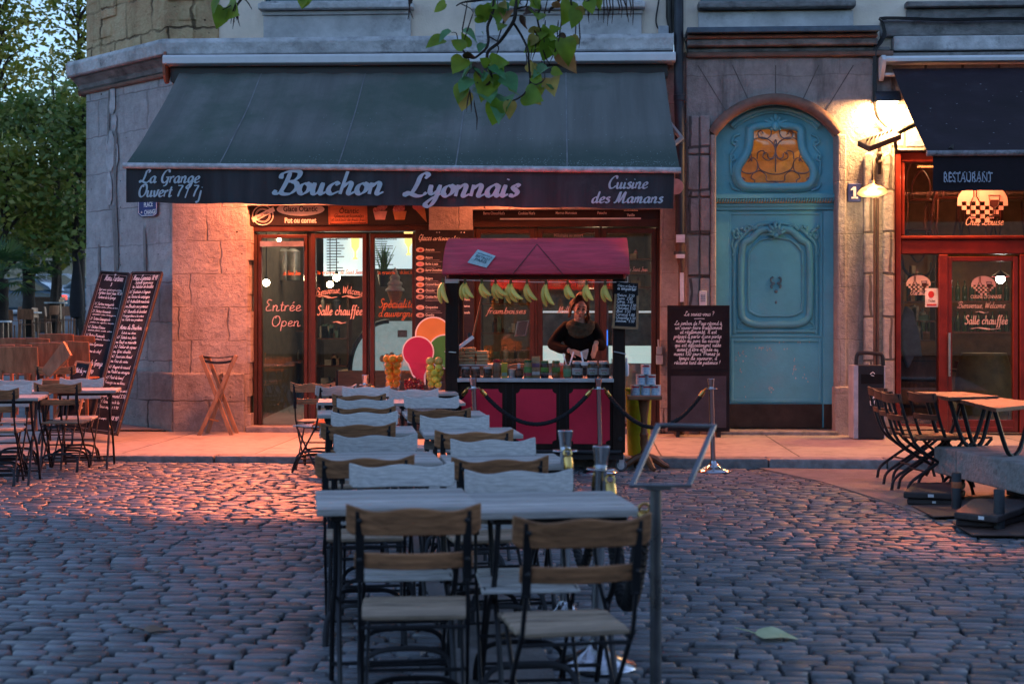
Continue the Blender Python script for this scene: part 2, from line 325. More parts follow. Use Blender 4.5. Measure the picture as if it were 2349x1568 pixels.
def leafmat(name, c1, c2, tr=.35, rough=.5, flip=None):
    m, nt, b, N, L = nodes_of(name); o = [n for n in N if n.type == 'OUTPUT_MATERIAL'][0]
    g = N.new('ShaderNodeNewGeometry'); cr = N.new('ShaderNodeValToRGB'); L.new(g.outputs['Random Per Island'], cr.inputs[0])
    cr.color_ramp.elements[0].color = (*c1, 1); cr.color_ramp.elements[1].color = (*c2, 1)
    tc = N.new('ShaderNodeTexCoord'); nz = N.new('ShaderNodeTexNoise'); nz.inputs['Scale'].default_value = 14; nz.inputs['Detail'].default_value = 5; L.new(tc.outputs['Object'], nz.inputs['Vector'])
    mx = N.new('ShaderNodeMix'); mx.data_type = 'RGBA'; mx.blend_type = 'OVERLAY'; mx.inputs[0].default_value = .5; L.new(cr.outputs[0], mx.inputs[6]); L.new(nz.outputs['Fac'], mx.inputs[7])
    L.new(mx.outputs[2], b.inputs['Base Color']); b.inputs['Roughness'].default_value = rough
    t = N.new('ShaderNodeBsdfTranslucent'); L.new(mx.outputs[2], t.inputs[0]); ms = N.new('ShaderNodeMixShader'); ms.inputs[0].default_value = tr
    L.new(b.outputs[0], ms.inputs[1]); L.new(t.outputs[0], ms.inputs[2]); L.new(ms.outputs[0], o.inputs[0])
    return m

# ------------------------------------------------------------------ lettering
GL = {
'a':(1.0,"0.72,0.82 0.45,1 0.12,0.7 0.06,0.3 0.28,0 0.58,0.22 0.74,0.9;0.76,1 0.7,0.3 0.83,0 1.05,0.2"),
'b':(.9,"0.14,2 0.1,0.6 0.14,0.12 0.4,0 0.7,0.25 0.74,0.7 0.5,1 0.14,0.6"),
'c':(.82,"0.68,0.8 0.45,1 0.14,0.7 0.1,0.25 0.38,0 0.82,0.25"),
'd':(1.0,"0.7,0.8 0.42,1 0.1,0.65 0.1,0.15 0.35,0 0.68,0.4;0.78,2 0.68,0.5 0.78,0.02 1.02,0.2"),
'e':(.82,"0.1,0.42 0.48,0.55 0.64,0.82 0.42,1 0.14,0.7 0.12,0.2 0.38,0 0.82,0.25"),
'f':(.6,"0.75,1.8 0.55,2 0.36,1.6 0.26,0.3 0.12,-0.7 -0.08,-0.75;0.02,1 0.62,1"),
'g':(.95,"0.7,0.82 0.42,1 0.1,0.65 0.14,0.15 0.4,0.08 0.7,0.6;0.76,1 0.66,-0.3 0.36,-0.9 0.02,-0.7 0.4,-0.2 0.95,0.2"),
'h':(1.0,"0.16,2 0.06,0;0.1,0.55 0.42,1 0.64,0.85 0.6,0.2 0.74,0 1.0,0.2"),
'i':(.45,"0.12,1 0.08,0.2 0.2,0 0.45,0.2;0.17,1.42 0.2,1.52"),
'j':(.45,"0.25,1 0.18,-0.5 -0.02,-0.9 -0.22,-0.7;0.29,1.42 0.32,1.52"),
'k':(.8,"0.16,2 0.06,0;0.66,0.95 0.14,0.5 0.4,0.35 0.62,0 0.8,0.15"),
'l':(.45,"0.2,2 0.1,0.35 0.22,0 0.45,0.2"),
'm':(1.3,"0.05,1 0.06,0;0.08,0.6 0.32,1 0.48,0.8 0.44,0;0.47,0.6 0.72,1 0.9,0.8 0.86,0.15 1.0,0 1.3,0.2"),
'n':(.98,"0.05,1 0.06,0;0.08,0.6 0.38,1 0.6,0.8 0.56,0.15 0.7,0 0.98,0.2"),
'o':(.85,"0.42,1 0.12,0.75 0.08,0.28 0.34,0 0.64,0.25 0.68,0.7 0.42,1;0.5,.96 .85,.8"),
'p':(.9,"0.12,1 0.02,-0.9;0.1,0.6 0.42,1 0.72,0.7 0.66,0.2 0.36,0 0.1,0.2"),
'q':(.9,"0.68,0.82 0.42,1 0.1,0.65 0.14,0.15 0.4,0.08 0.68,0.6;0.74,1 0.66,-0.9"),
'r':(.62,"0.05,1 0.06,0;0.08,0.55 0.3,0.95 0.58,0.9"),
's':(.7,"0.58,0.85 0.34,1 0.16,0.76 0.52,0.35 0.38,0.02 0.02,0.12"),
't':(.58,"0.28,1.6 0.18,0.3 0.3,0 0.58,0.2;0,1.05 0.52,1.05"),
'u':(.98,"0.08,1 0.08,0.25 0.26,0 0.54,0.25 0.64,1;0.64,1 0.62,0.2 0.74,0 0.98,0.2"),
'v':(.78,"0.05,1 0.14,0.3 0.3,0 0.55,0.4 0.6,1 0.78,0.9"),
'w':(1.05,"0.05,1 0.2,0 0.48,0.8 0.66,0 0.95,1"),
'x':(.75,"0.05,1 0.65,0;0.62,1 0.05,0"),
'y':(.9,"0.08,1 0.12,0.4 0.34,0.2 0.62,0.5;0.7,1 0.6,-0.3 0.34,-0.9 0.02,-0.7 0.4,-0.15 0.9,0.2"),
'z':(.75,"0.08,1 0.6,1 0.05,0 0.7,0"),
'B':(1.35,"0.55,1.9 0.42,0.9 0.2,0.12 -0.15,0.1 -0.1,0.35;0.0,1.35 0.05,1.8 0.6,2.02 1.15,1.95 1.2,1.55 0.95,1.2 0.55,1.08;0.75,1.12 1.15,0.95 1.25,0.5 0.95,0.05 0.5,0 0.2,0.2"),
'L':(1.35,"0.95,1.55 1.1,1.85 0.85,2.02 0.6,1.75 0.5,1.0 0.3,0.3 -0.05,0.08 -0.1,0.3 0.2,0.25 0.7,0.02 1.1,0.08 1.3,0.35"),
'G':(1.3,"1.1,1.6 0.95,2 0.5,1.85 0.15,1.1 0.2,0.3 0.6,0 1.0,0.4 1.08,0.85;0.7,0.85 1.25,0.9;1.08,0.85 0.95,-0.3 0.55,-0.55"),
'O':(1.35,"0.75,2 0.3,1.7 0.1,0.9 0.3,0.15 0.7,0 1.1,0.5 1.2,1.3 0.95,1.9 0.6,1.85 0.55,1.5"),
'C':(1.2,"1.05,1.55 1.0,1.95 0.65,1.95 0.25,1.4 0.12,0.7 0.35,0.08 0.75,0.05 1.15,0.45"),
'M':(1.75,"0.0,0.15 0.12,0.02 0.3,0.5 0.55,1.95 0.6,0.05 1.25,1.95 1.2,0.4 1.35,0 1.75,0.25"),
'W':(1.6,"0.05,1.9 0.25,0 0.75,1.6 0.9,0 1.5,2"),
'S':(1.05,"0.95,1.65 0.7,2 0.35,1.75 0.4,1.3 0.8,0.8 0.7,0.15 0.3,0 0.02,0.3"),
'T':(1.1,"0.05,1.75 0.4,1.95 1.15,1.9;0.65,1.9 0.5,0.5 0.3,0.02 0.1,0.1"),
'E':(1.0,"0.85,1.85 0.4,2 0.2,1.5 0.5,1.08 0.15,0.6 0.25,0.05 0.9,0.15"),
'A':(1.2,"0.05,0 0.65,2 1.0,0;0.25,0.7 0.95,0.7"),
'P':(1.1,"0.3,1.9 0.15,0;0.05,1.6 0.5,2 1.0,1.7 0.85,1.1 0.3,0.95"),
'F':(1.0,"0.3,1.9 0.15,0;0.1,1.9 0.95,1.95;0.25,1.05 0.75,1.1"),
'I':(.5,"0.3,2 0.15,0"), 'V':(1.1,"0.05,1.9 0.35,0 1.0,2"), 'D':(1.2,"0.3,1.95 0.15,0 0.8,0.1 1.1,1 0.8,1.85 0.1,1.95"),
'Q':(1.3,"0.65,2 0.15,1.2 0.3,0.1 0.9,0.2 1.15,1.3 0.65,2;0.7,0.4 1.2,-0.2"), 'R':(1.2,"0.3,1.9 0.15,0;0.05,1.7 0.6,2 1.0,1.6 0.7,1.1 0.3,1.0 1.1,0"),
'J':(.8,"0.6,1.95 0.5,0.3 0.2,-0.1 -0.05,0.2;0.3,1.95 0.9,1.95"), 'N':(1.3,"0.1,0 0.3,1.9 0.9,0.1 1.1,2"), 'H':(1.2,"0.25,2 0.1,0;1.05,2 0.9,0;0.2,1 1.0,1"), 'U':(1.2,"0.15,2 0.15,0.4 0.5,0 0.9,0.5 1.0,2"),
'0':(.95,"0.5,1.8 0.15,1.3 0.12,0.4 0.4,0 0.75,0.4 0.8,1.3 0.5,1.8"), '1':(.6,"0.1,1.4 0.35,1.8 0.28,0"), '2':(.95,"0.12,1.4 0.45,1.8 0.78,1.3 0.1,0 0.85,0.05"), '3':(.9,"0.1,1.7 0.75,1.7 0.35,1.05 0.75,0.6 0.4,0 0.05,0.2"),
'4':(.95,"0.5,1.8 0.08,0.6 0.85,0.6;0.65,1.1 0.6,0"), '5':(.9,"0.8,1.8 0.25,1.75 0.2,1.05 0.7,0.9 0.65,0.15 0.08,0.1"), '6':(.9,"0.65,1.8 0.15,0.8 0.25,0.05 0.7,0.2 0.65,0.8 0.2,0.6"), '7':(1.05,"0.05,1.75 0.85,1.75;0.85,1.75 0.5,0.9 0.35,0"),
'8':(.9,"0.5,1.0 0.15,1.4 0.5,1.8 0.75,1.4 0.15,0.5 0.45,0 0.75,0.4 0.5,1.0"), '9':(.9,"0.75,1.3 0.4,1.8 0.1,1.3 0.5,1.0 0.75,1.4 0.5,0"),
'/':(1.35,"0.80,2.1 0.45,-0.2"), ',':(.4,"0.2,0.1 0.1,-0.3"), '.':(.4,"0.12,0 0.18,0.08"), '-':(.7,"0.1,0.6 0.6,0.6"), '!':(.5,"0.3,2 0.2,0.6;0.16,0 0.18,0.1"), '?':(.9,"0.1,1.6 0.45,2 0.75,1.5 0.4,0.9 0.38,0.5;0.35,0 0.37,0.1"),
"'":(.3,"0.2,2 0.12,1.6"), '(':(.5,"0.4,2 0.1,1 0.35,-0.2"), ')':(.5,"0.1,2 0.4,1 0.1,-0.2"), '~':(2.2,"0,0.5 0.5,0.9 1.0,0.5 1.4,0.2 2.0,0.6"), '€':(1.0,"0.9,1.6 0.5,1.8 0.2,1 0.5,0 0.9,0.2;0,1.1 0.6,1.1;0,0.8 0.6,0.8"), ':':(.4,"0.15,0.1 0.17,0.18;0.18,0.8 0.2,0.88"), '_':(3.0,"0,0.35 1.5,0.42 3,0.35"),
}
ACC = {'é':('e',"0.36,1.3 0.62,1.62"), 'è':('e',"0.3,1.62 0.5,1.3"), 'ê':('e',"0.22,1.3 0.42,1.6 0.62,1.3"), 'à':('a',"0.3,1.62 0.5,1.3"), 'Ô':('O',"0.4,2.2 0.65,2.5 0.9,2.2"), 'ç':('c',"0.45,0 0.4,-0.4")}
GC = {}
def glyph(ch):
    if ch not in GC:
        extra = ''
        if ch in ACC: base, extra = ACC[ch]; adv, s = GL[base]; s = s+';'+extra
        elif ch in GL: adv, s = GL[ch]
        else: adv, s = .55, ''
        GC[ch] = (adv, [[tuple(map(float, p.split(','))) for p in st.split()] for st in s.split(';') if st])
    return GC[ch]
def script(mb, text, fn, h, slant=.22, wmax=.1, wmin=None, nib=35, align='l', k=4, gap=.06, wob=0, mi=0):
    """single-stroke pen lettering: fn maps (u, w) on the surface to xyz; h = x-height"""
    wmin = wmax if wmin is None else wmin; x = 0; strokes = []
    for ch in text:
        adv, sts = glyph(ch); j = random.uniform(-wob, wob)
        for st in sts: strokes.append([((x+px)+slant*py, py*(1+j)+j) for px, py in st])
        x += adv+gap
    off = {'l': 0, 'c': -x/2, 'r': -x}[align]
    for si, st in enumerate(strokes):
        pts = smooth_pts([(a+off, b, 0) for a, b in st], k) if len(st) > 2 else [Vector((a+off, b, 0)) for a, b in st]
        n = len(pts); left = []; right = []
        for i, p in enumerate(pts):
            t = (pts[min(i+1, n-1)]-pts[max(i-1, 0)]); t = t.normalized() if t.length else Vector((1,0,0))
            ang = math.atan2(t.y, t.x); w = wmin+(wmax-wmin)*abs(math.sin(ang-R(nib)))
            if wmin < wmax and (i == 0 or i == n-1): w *= .7
            nx = Vector((-t.y, t.x, 0))*w/2; left.append(p+nx); right.append(p-nx)
        vs = []
        for i_, q in enumerate(left+right):
            c = fn(q.x*h, q.y*h); vs.append((c[0], c[1]-.0003*(si % 6)-.00003*(i_ % n), c[2]))
        mb.add(vs, [(i, i+1, n+i+1, n+i) for i in range(n-1)], mi)
    return x*h
def swid(text, gap=.06): return sum(glyph(c)[0]+gap for c in text)
def sans(mb, text, fn, h, align='c', sx=.75, off=.012, mi=0, spacing=1.0, shear=0):
    """upright printed lettering from the built-in font, h = cap height"""
    cu = bpy.data.curves.new('t', 'FONT'); cu.body = text; cu.size = h/.72; cu.offset = off*h; cu.align_x = {'l':'LEFT','c':'CENTER','r':'RIGHT'}[align]; cu.space_character = spacing; cu.resolution_u = 3; cu.shear = shear
    o = bpy.data.objects.new('t', cu); COL.objects.link(o)
    me = bpy.data.meshes.new_from_object(o.evaluated_get(bpy.context.evaluated_depsgraph_get()))
    mb.add([fn(v.co.x*sx, v.co.y) for v in me.vertices], [tuple(p.vertices) for p in me.polygons], mi)
    bpy.data.objects.remove(o); bpy.data.curves.remove(cu); bpy.data.meshes.remove(me)
def vplane(x0, z0, y): return lambda u, w: (x0+u, y, z0+w)
# ================================================================== SETTING
m_joint = M('joint_dirt', (.012,.012,.012), rough=.95, bump=.6, bscale=60)
m_cobble = M('cobble_stone', (.150,.162,.180), rough=.42, var=.22, scale=5, bump=.3, bscale=45, island=.42, col2=(.095,.10,.107), spec=.5, dirt=(.07,.07,.072), dscale=1.1, dpos=.58)
m_pave = stone('pavement_slabs', (.30,.27,.25), (.26,.24,.225), (.05,.045,.04), bw=1.35, bh=40, ms=.012, bump=.12, rough=.62, stain=(.12,.11,.105), stainpos=.52, pit=.3, dist=.018)
m_kerb = M('kerb_granite', (.23,.225,.225), rough=.75, var=.3, scale=9, bump=.5, bscale=30, island=.15)
m_asphalt = M('street_asphalt', (.16,.16,.165), rough=.85, var=.2, scale=2, bump=.4, bscale=80)

def ramp(y):      # the square climbs gently behind the corner
    d = y+16.9
    return PAVE if d < 16 else PAVE+(d-16)*.037 if d < 42 else PAVE+.962+(d-42)*.055
# ground: one sheet to the horizon (flat under the square, rising behind the corner)
g = MB()
xs = [-400,-60,-9,-5,0,5,9,60,400]; ys = [-300,-40,-14,-8,-3,0]
def gsheet(i, j): return (xs[i], ys[j], gz(xs[i])-.03)
for i in range(len(xs)-1):
    for j in range(len(ys)-1):
        g.add([gsheet(i,j), gsheet(i+1,j), gsheet(i+1,j+1), gsheet(i,j+1)], [(0,1,2,3)])
tag(g.build('ground', m_joint), kind='structure')
g = MB(); yy = [-.02, 1, 3, 6, 10, 15, 20, 25, 30, 40, 55, 80, 140, 400]
for a, b in zip(yy[:-1], yy[1:]): g.add([(-300,a,ramp(a)-.012),(12,a,ramp(a)-.012),(12,b,ramp(b)-.012),(-300,b,ramp(b)-.012)], [(0,1,2,3)])
tag(g.build('street', m_asphalt), kind='structure')

# cobbles: one domed sett after another, row by row
def cobbles():
    V = []; F = []; S_, T_ = 5, 4
    su = np.array([-1,-.97,-.88,0,.88,.97,1]); tv = np.array([-1,-.94,-.8,0,.8,.94,1])
    UU, TT = np.meshgrid(su, tv); UU = UU.ravel(); TT = TT.ravel()
    edge = np.maximum(np.abs(UU), np.abs(TT)); hh = np.where(edge > .99, -.035, np.where(edge > .92, .0015, np.where(edge > .7, .0052, .0068)))
    nu, nv = 7, 7
    q = np.array([[j*nu+i, j*nu+i+1, (j+1)*nu+i+1, (j+1)*nu+i] for j in range(nv-1) for i in range(nu-1)])
    y = -13.4; k = 0; n = 0
    while y < -3.17:
        rd = rng.uniform(.074, .104)
        if y+rd > -3.13: rd = -3.13-y
        ph = rng.uniform(0, 6.3); x = -9.5+rng.uniform(0, .2)
        while x < 7.2:
            L = rng.uniform(.12, .215) if rng.random() > .12 else rng.uniform(.08, .12)
            cx = x+L/2; cy = y+rd/2+.016*math.sin(cx*.9+y*.35)+.009*math.sin(cx*2.7+ph)+rng.normal(0, .004)
            if cy < -3.2+.03 or True:
                hx = L/2-.004; hy = rd/2-.0045-rng.uniform(0, .004)
                sk = rng.normal(0, .07); tp = rng.normal(0, .08, 2); rz = rng.normal(0, .02); tx, ty = rng.normal(0, .014, 2)
                ux = UU*hx*(1-.05*(TT**2)*(np.abs(UU) > .95))*(1+tp[0]*TT*.5) + sk*TT*hy + rng.normal(0, .0035, UU.size)
                vy = TT*hy*(1-.12*(np.abs(UU) > .95)-.03*(np.abs(UU)>.8))*(1+tp[1]*UU*.35) + rng.normal(0, .0025, UU.size)
                X_ = cx+ux*math.cos(rz)-vy*math.sin(rz); Y_ = cy+ux*math.sin(rz)+vy*math.cos(rz)
                z = hh*rng.uniform(.6, 1.25) + tx*ux*.6 + ty*vy + rng.normal(0, .002) + rng.normal(0, .0007, UU.size)
                Y_ = np.minimum(Y_, -3.135)
                V.append(np.stack([X_, Y_, z-.00625*X_], 1)); F.append(q+n); n += UU.size
            x += L+rng.uniform(.0, .012)
        y += rd
    V = np.concatenate(V); F = np.concatenate(F)
    me = bpy.data.meshes.new('cobblestones'); me.vertices.add(len(V)); me.vertices.foreach_set('co', V.ravel())
    me.loops.add(F.size); me.loops.foreach_set('vertex_index', F.ravel()); me.polygons.add(len(F)); me.polygons.foreach_set('loop_start', np.arange(0, F.size, 4)); me.polygons.foreach_set('use_smooth', np.ones(len(F), bool))
    me.update(); me.validate(); me.materials.append(m_cobble)
    o = bpy.data.objects.new('cobblestone_road', me); COL.objects.link(o); tag(o, kind='structure')
cobbles()
# smooth stone strip under the right-hand tables, and the apron in front of the terrace
def strip(name, pts, z, mat, th=.03):
    mb = MB(); mb.prism([(p[0], p[1]) for p in pts], 0, -th, fn=lambda u, w, d: (u, w, gz(u)+z+d)); return tag(mb.build(name, mat), kind='structure')
q = [G(949,HY and 3262*1.4/(1270-HY)), G(1039,3262*1.4/(1527-HY)), G(1065,3262*1.4/(1640-HY)), G(1300,3262*1.4/(1640-HY)), G(1262,3262*1.4/(1527-HY)), G(1102,3262*1.4/(1270-HY)), G(985,3262*1.4/(1120-HY)), G(893,3262*1.4/(1120-HY))]
strip('paving_strip', q, .014, M('strip_concrete', (.15,.145,.142), rough=.6, bump=.4, bscale=50, dirt=(.1,.095,.09)))
q = [G(1712,3262*1.4/(1068-HY)), G(1890,3262*1.4/(1105-HY)), G(2060,3262*1.4/(1158-HY)), G(2120,3262*1.4/(1180-HY)), G(2700,3262*1.4/(1180-HY)), Vector((9.5,-3.14,0)), Vector((3,-3.14,0))]
strip('paving_apron', q, .016, M('apron_concrete', (.2,.185,.175), rough=.65, bump=.4, bscale=50, dirt=(.14,.13,.12)))

mb = MB(); mb.box(-20, 9.5, -2.86, 1.2, -.1, PAVE); mb.box(-20, -5, 1.2, 3.2, -.1, PAVE-.004)
tag(mb.build('pavement', m_pave), kind='structure')
mb = MB(); x = -20
while x < 9.5:
    L = random.uniform(.8, 1.35); mb.box(x+.006, x+L-.006, -3.13+random.uniform(0,.012), -2.862, -.2, PAVE+random.uniform(.001,.007)); x += L
tag(mb.build('kerb', m_kerb, bevel=.018), kind='structure')

# ================================================================== BUILDINGS
m_ash = rock('grey_limestone', (.42,.385,.36), (.37,.34,.32), (.17,.15,.14), sx=1.15, sz=2.5, cw=.016, bump=.85, crackmix=.5)
m_ashd = rock('chamfer_limestone', (.42,.41,.41), (.37,.36,.365), (.22,.205,.2), sx=.8, sz=2.1, cw=.028, bump=.5, diag=-.5, seed=3, crackmix=.45)
m_rub = rock('yellow_rubble_stone', (.80,.56,.32), (.68,.47,.26), (.10,.07,.045), sx=1.5, sz=2.2, cw=.05, bump=1.0, diag=-.5, seed=9, dist=.12, pits=(.12,.075,.04))
m_cream = M('cream_render', (.82,.70,.57), rough=.9, var=.12, scale=2.2, bump=.25, bscale=45, dirt=(.5,.43,.35), dscale=1.4, dpos=.6)
m_ledge = M('weathered_ledge_stone', (.60,.60,.60), rough=.85, var=.3, scale=4, bump=.9, bscale=22, dirt=(.14,.14,.145), dscale=2.6, dpos=.55)
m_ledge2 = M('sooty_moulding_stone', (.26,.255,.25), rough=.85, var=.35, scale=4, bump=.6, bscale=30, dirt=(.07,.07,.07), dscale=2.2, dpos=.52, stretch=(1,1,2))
m_apron = M('pale_apron_stone', (.56,.56,.56), rough=.85, var=.2, scale=3, bump=.5, bscale=26, dirt=(.2,.2,.2), dscale=1.7, dpos=.57)
m_pier = stone('dressed_pier_stone', (.34,.31,.29), (.29,.265,.255), (.09,.085,.08), bw=.42, bh=.5, ms=.02, bump=.55, seed=5, stain=(.09,.085,.085), stainpos=.55)
m_portal = stone('portal_stone', (.34,.305,.285), (.30,.27,.255), (.25,.22,.2), bw=3.0, bh=.62, ms=.006, bump=.6, seed=2, stain=(.09,.085,.085), stainpos=.47)
m_plinth = rock('plinth_stone', (.37,.36,.36), (.33,.32,.32), (.1,.095,.09), sx=.7, sz=2.1, cw=.02, bump=1.0, diag=-.5, seed=7)
m_terra = M('terracotta_moulding', (.22,.125,.095), rough=.8, var=.25, bump=.4, bscale=30, dirt=(.09,.05,.045))
m_darkframe = M('dark_brown_joinery', (.05,.022,.016), rough=.42, var=.2, bump=.1, bscale=60)
m_redframe = M('red_brown_joinery', (.055,.017,.011), rough=.4, var=.2, bump=.1, bscale=60)
m_signblk = M('sign_panel_black', (.018,.012,.012), rough=.4, bump=.03)
m_pane = glass('window_glass', refl=.85, base=.035)
m_paneup = M('upper_window_teal', (.03,.075,.085), rough=.12, bump=0, spec=.8)
m_roomdark = M('shop_wall_dark', (.10,.075,.055), rough=.8)
m_lead = M('lead_flashing', (.10,.13,.16), rough=.5, metal=.3, bump=.1)
TOP = 9.2
# ---------------- corner building
cb = thing('corner_building', 'corner stone building with chamfered edge, pale ledge and cream upper wall behind the big awning', 'building', (X(395), 0, PAVE))
xa = X(395); pb = D(198, HY, 18.55); xb, yb = pb.x, pb.y
zl = Z(131, 500)   # underside of ledge
m = MB()
m.box(xa, X(566), 0, .55, 0, zl); m.box(X(566), X(984), 0, .5, Z(470,770), zl); m.box(X(984), X(1083), 0, .55, 0, zl)
m.box(X(1083), X(1515), 0, .5, Z(480,1300), zl); m.box(X(1515), X(1574), .0, .55, 0, zl)
# rough quoin edge of the lit pillar
for i in range(13):
    z0 = .1+i*.205; m.box(X(566), X(566)+random.uniform(.0, .05), .012, .5, z0, z0+.2)
m.build('wall', m_ash, cb, bevel=.012)
m = MB(); m.prism([(xa, .02), (xb, yb), (xb+.5, yb+7), (xa, 7)], 0, zl, fn=lambda u, w, d: (u, w, d))
m.build('chamfer_wall', m_ashd, cb)
m = MB(); zp = Z(855, 480); m.box(xa+.02, X(563), -.06, .0, 0, zp)
n_ = Vector((yb, -(xb-xa), 0)).normalized(); n_ = -n_ if n_.y > 0 else n_
m.prism([(xa+.02, -.06), (xb+n_.x*.06, yb+n_.y*.06), (xb, yb), (xa+.02, 0)], 0, zp+.005, fn=lambda u, w, d: (u, w, d))
m.build('plinth', m_plinth, cb, bevel=.02)
def ledge(name, prof, mat, x1):
    """profile (out, z) run along the front and round the chamfer"""
    mb = MB(); pts = []
    c1 = Vector((xa, 0, 0)); c0 = Vector((xb, yb, 0)); nf = Vector((0,-1,0)); nm = (nf+n_).normalized(); k = 1/nm.dot(nf)
    vs = []
    for base, nn, kk in ((c0+(c0-c1).normalized()*.12, n_, 1), (c1, nm, k), (Vector((x1, 0, 0)), nf, 1)):
        for o, z in prof: q = base+nn*o*kk; vs.append((q.x, q.y, z))
    n = len(prof); fs = [(s*n+i, s*n+(i+1) % n, (s+1)*n+(i+1) % n, (s+1)*n+i) for s in range(2) for i in range(n)]
    fs += [tuple(range(n)), tuple(2*n+i for i in range(n))[::-1]]
    return mb.add(vs, fs).build(name, mat, cb, bevel=.012)
zt = Z(95, 500)
ledge('ledge', [(0, zt-.2), (.20, zt-.19), (.22, zt-.05), (.19, zt), (0, zt+.02)], m_ledge, X(1543))
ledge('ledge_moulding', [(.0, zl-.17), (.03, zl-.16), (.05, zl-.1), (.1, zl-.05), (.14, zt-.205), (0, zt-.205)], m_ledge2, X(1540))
ledge('cornice_underline', [(-.05, zl-.23), (.03, zl-.22), (.045, zl-.175), (-.05, zl-.172)], m_terra, X(410))
for px in (470, 697, 1010, 1290):   # joints in the ledge
    pass
m = MB(); xs_, xe_ = X(490), X(1574)
def wallup(x0, x1, y0=.06): m.box(x0, x1, y0, .5, zt, TOP)
wallup(xs_, X(604)); wallup(X(942), X(1090)); wallup(X(1472), xe_)
m.box(X(604), X(942), .1, .5, Z(-620, 770), TOP); m.box(X(1090), X(1472), .1, .5, Z(-620, 1280), TOP)
m.build('upper_wall', m_cream, cb)
m = MB(); m.prism([(xs_+.05, .03), (xa-.1, .02), (xb-.0, yb), (xb+.5, yb+7), (xs_, 7)], zt+.01, TOP, fn=lambda u, w, d: (u, w, d))
for i in range(46):    # rough blocks standing proud of the rubble
    t = random.random(); z0 = zt+.02+.24*random.randint(0, 7); w = random.uniform(.12, .3); o = random.uniform(.01, .045); hgt = random.uniform(.14, .22)
    if t < .5: x0 = xa-.1+random.random()*(xs_-xa-.2); m.box(x0, x0+w, .03-o, .1, z0, z0+hgt)
    else:
        c = Vector((xb, yb, 0)).lerp(Vector((xa, 0, 0)), random.uniform(.08, .92)); m.obox((c.x, c.y, z0+hgt/2), (w, 2*o, hgt), Matrix.Rotation(math.atan2(-yb, xa-xb), 3, 'Z'))
m.build('rubble_quoin', m_rub, cb, bevel=.03, seg=2)
for a, b_ in ((600, 946), (1086, 1476)):
    w = MB(); w.box(X(a+4), X(b_-4), .0, .3, zt+.003, Z(37, a)); w.box(X(a+2), X(b_-2), -.03, .3, Z(37,a)+.002, Z(28,a)); w.build('window_apron', m_apron, cb, bevel=.01)
    f = MB(); f.box(X(a-4), X(b_+4), -.12, .3, Z(26,a), Z(12,a)); f.box(X(a), X(b_), -.06, .3, Z(12,a)+.002, Z(6,a)); f.build('window_sill', m_ledge, cb, bevel=.015)
    f = MB(); f.box(X(a+6), X(b_-6), .16, .22, Z(6,a)+.01, Z(-620,a)); wo = f.build('window', m_paneup, cb)
    f = MB()
    for k in range(5):
        xx = X(a+6)+(X(b_-6)-X(a+6))*k/4; f.box(xx-.03, xx+.03, .12, .158, Z(5,a)+.01, Z(-620,a))
    f.build('window_frame', M('teal_window_frame', (.05,.13,.16), rough=.4), wo)

# --------- left shop front
def frame(mb, px0, py0, px1, py1, y0, y1, t):      # rectangular frame, t = member width in photo pixels
    a, b_, c, d = X(px0,y0), X(px1,y0), Z(py1,(px0+px1)/2,y0), Z(py0,(px0+px1)/2,y0); w = t/193
    mb.box(a, a+w, y0, y1, c, d); mb.box(b_-w, b_, y0, y1, c, d); mb.box(a+w, b_-w, y0+.002, y1-.002, c, c+w); mb.box(a+w, b_-w, y0+.002, y1-.002, d-w, d)
def pane(name, px0, py0, px1, py1, y, par, mat=m_pane):
    mb = MB(); mb.box(X(px0,y), X(px1,y), y, y+.008, Z(py1,(px0+px1)/2,y), Z(py0,(px0+px1)/2,y)); return mb.build(name, mat, par)
YS = .20
sf = thing('shop_front', 'dark brown glazed shop front with entrance door and folding panes, left of the stone pier', 'shop front', (X(775,YS), YS, PAVE))
m = MB(); zb = PAVE+.005
m.box(X(567,YS), X(984,YS), YS-.06, YS+.1, Z(531,775,YS), Z(516,775,YS)+.03); m.build('header_beam', m_redframe, sf, bevel=.006)
m = MB(); m.box(X(567,YS), X(577,YS), YS-.04, YS+.1, zb, Z(532,570,YS)); m.box(X(583,YS), X(592,YS), YS-.03, YS+.1, zb, Z(534,590,YS)); m.box(X(705,YS), X(722,YS), YS-.02, YS+.1, zb, Z(534,710,YS))
m.box(X(842,YS), X(848,YS), YS-.01, YS+.1, zb, Z(534,845,YS)); m.box(X(953,YS), X(984,YS), YS-.04, YS+.1, zb, Z(532,970,YS)); m.build('mullion', m_darkframe, sf, bevel=.004)
m = MB(); frame(m, 592, 538, 705, 982, YS-.05, YS+.03, 8); d_ = m.build('door', m_redframe, sf, bevel=.004)
pane('pane', 598, 545, 697, 974, YS, d_)
m = MB(); m.box(X(597,YS-.06), X(697,YS-.06), YS-.08, YS-.052, Z(566,645,YS), Z(554,645,YS)); m.build('door_closer_rail', M('brushed_rail', (.45,.43,.45), rough=.35, metal=.8), d_)
for a, b_ in ((714, 841), (849, 955)):
    m = MB(); frame(m, a, 536, b_, 982, YS-.04, YS+.03, 10); f_ = m.build('window_leaf', m_redframe, sf, bevel=.004); pane('pane', a+9, 545, b_-9, 974, YS, f_)
m = MB(); m.box(X(566,0), X(984,0), -.08, YS+.1, 0, PAVE+.07); m.build('threshold', m_kerb, sf, bevel=.015)
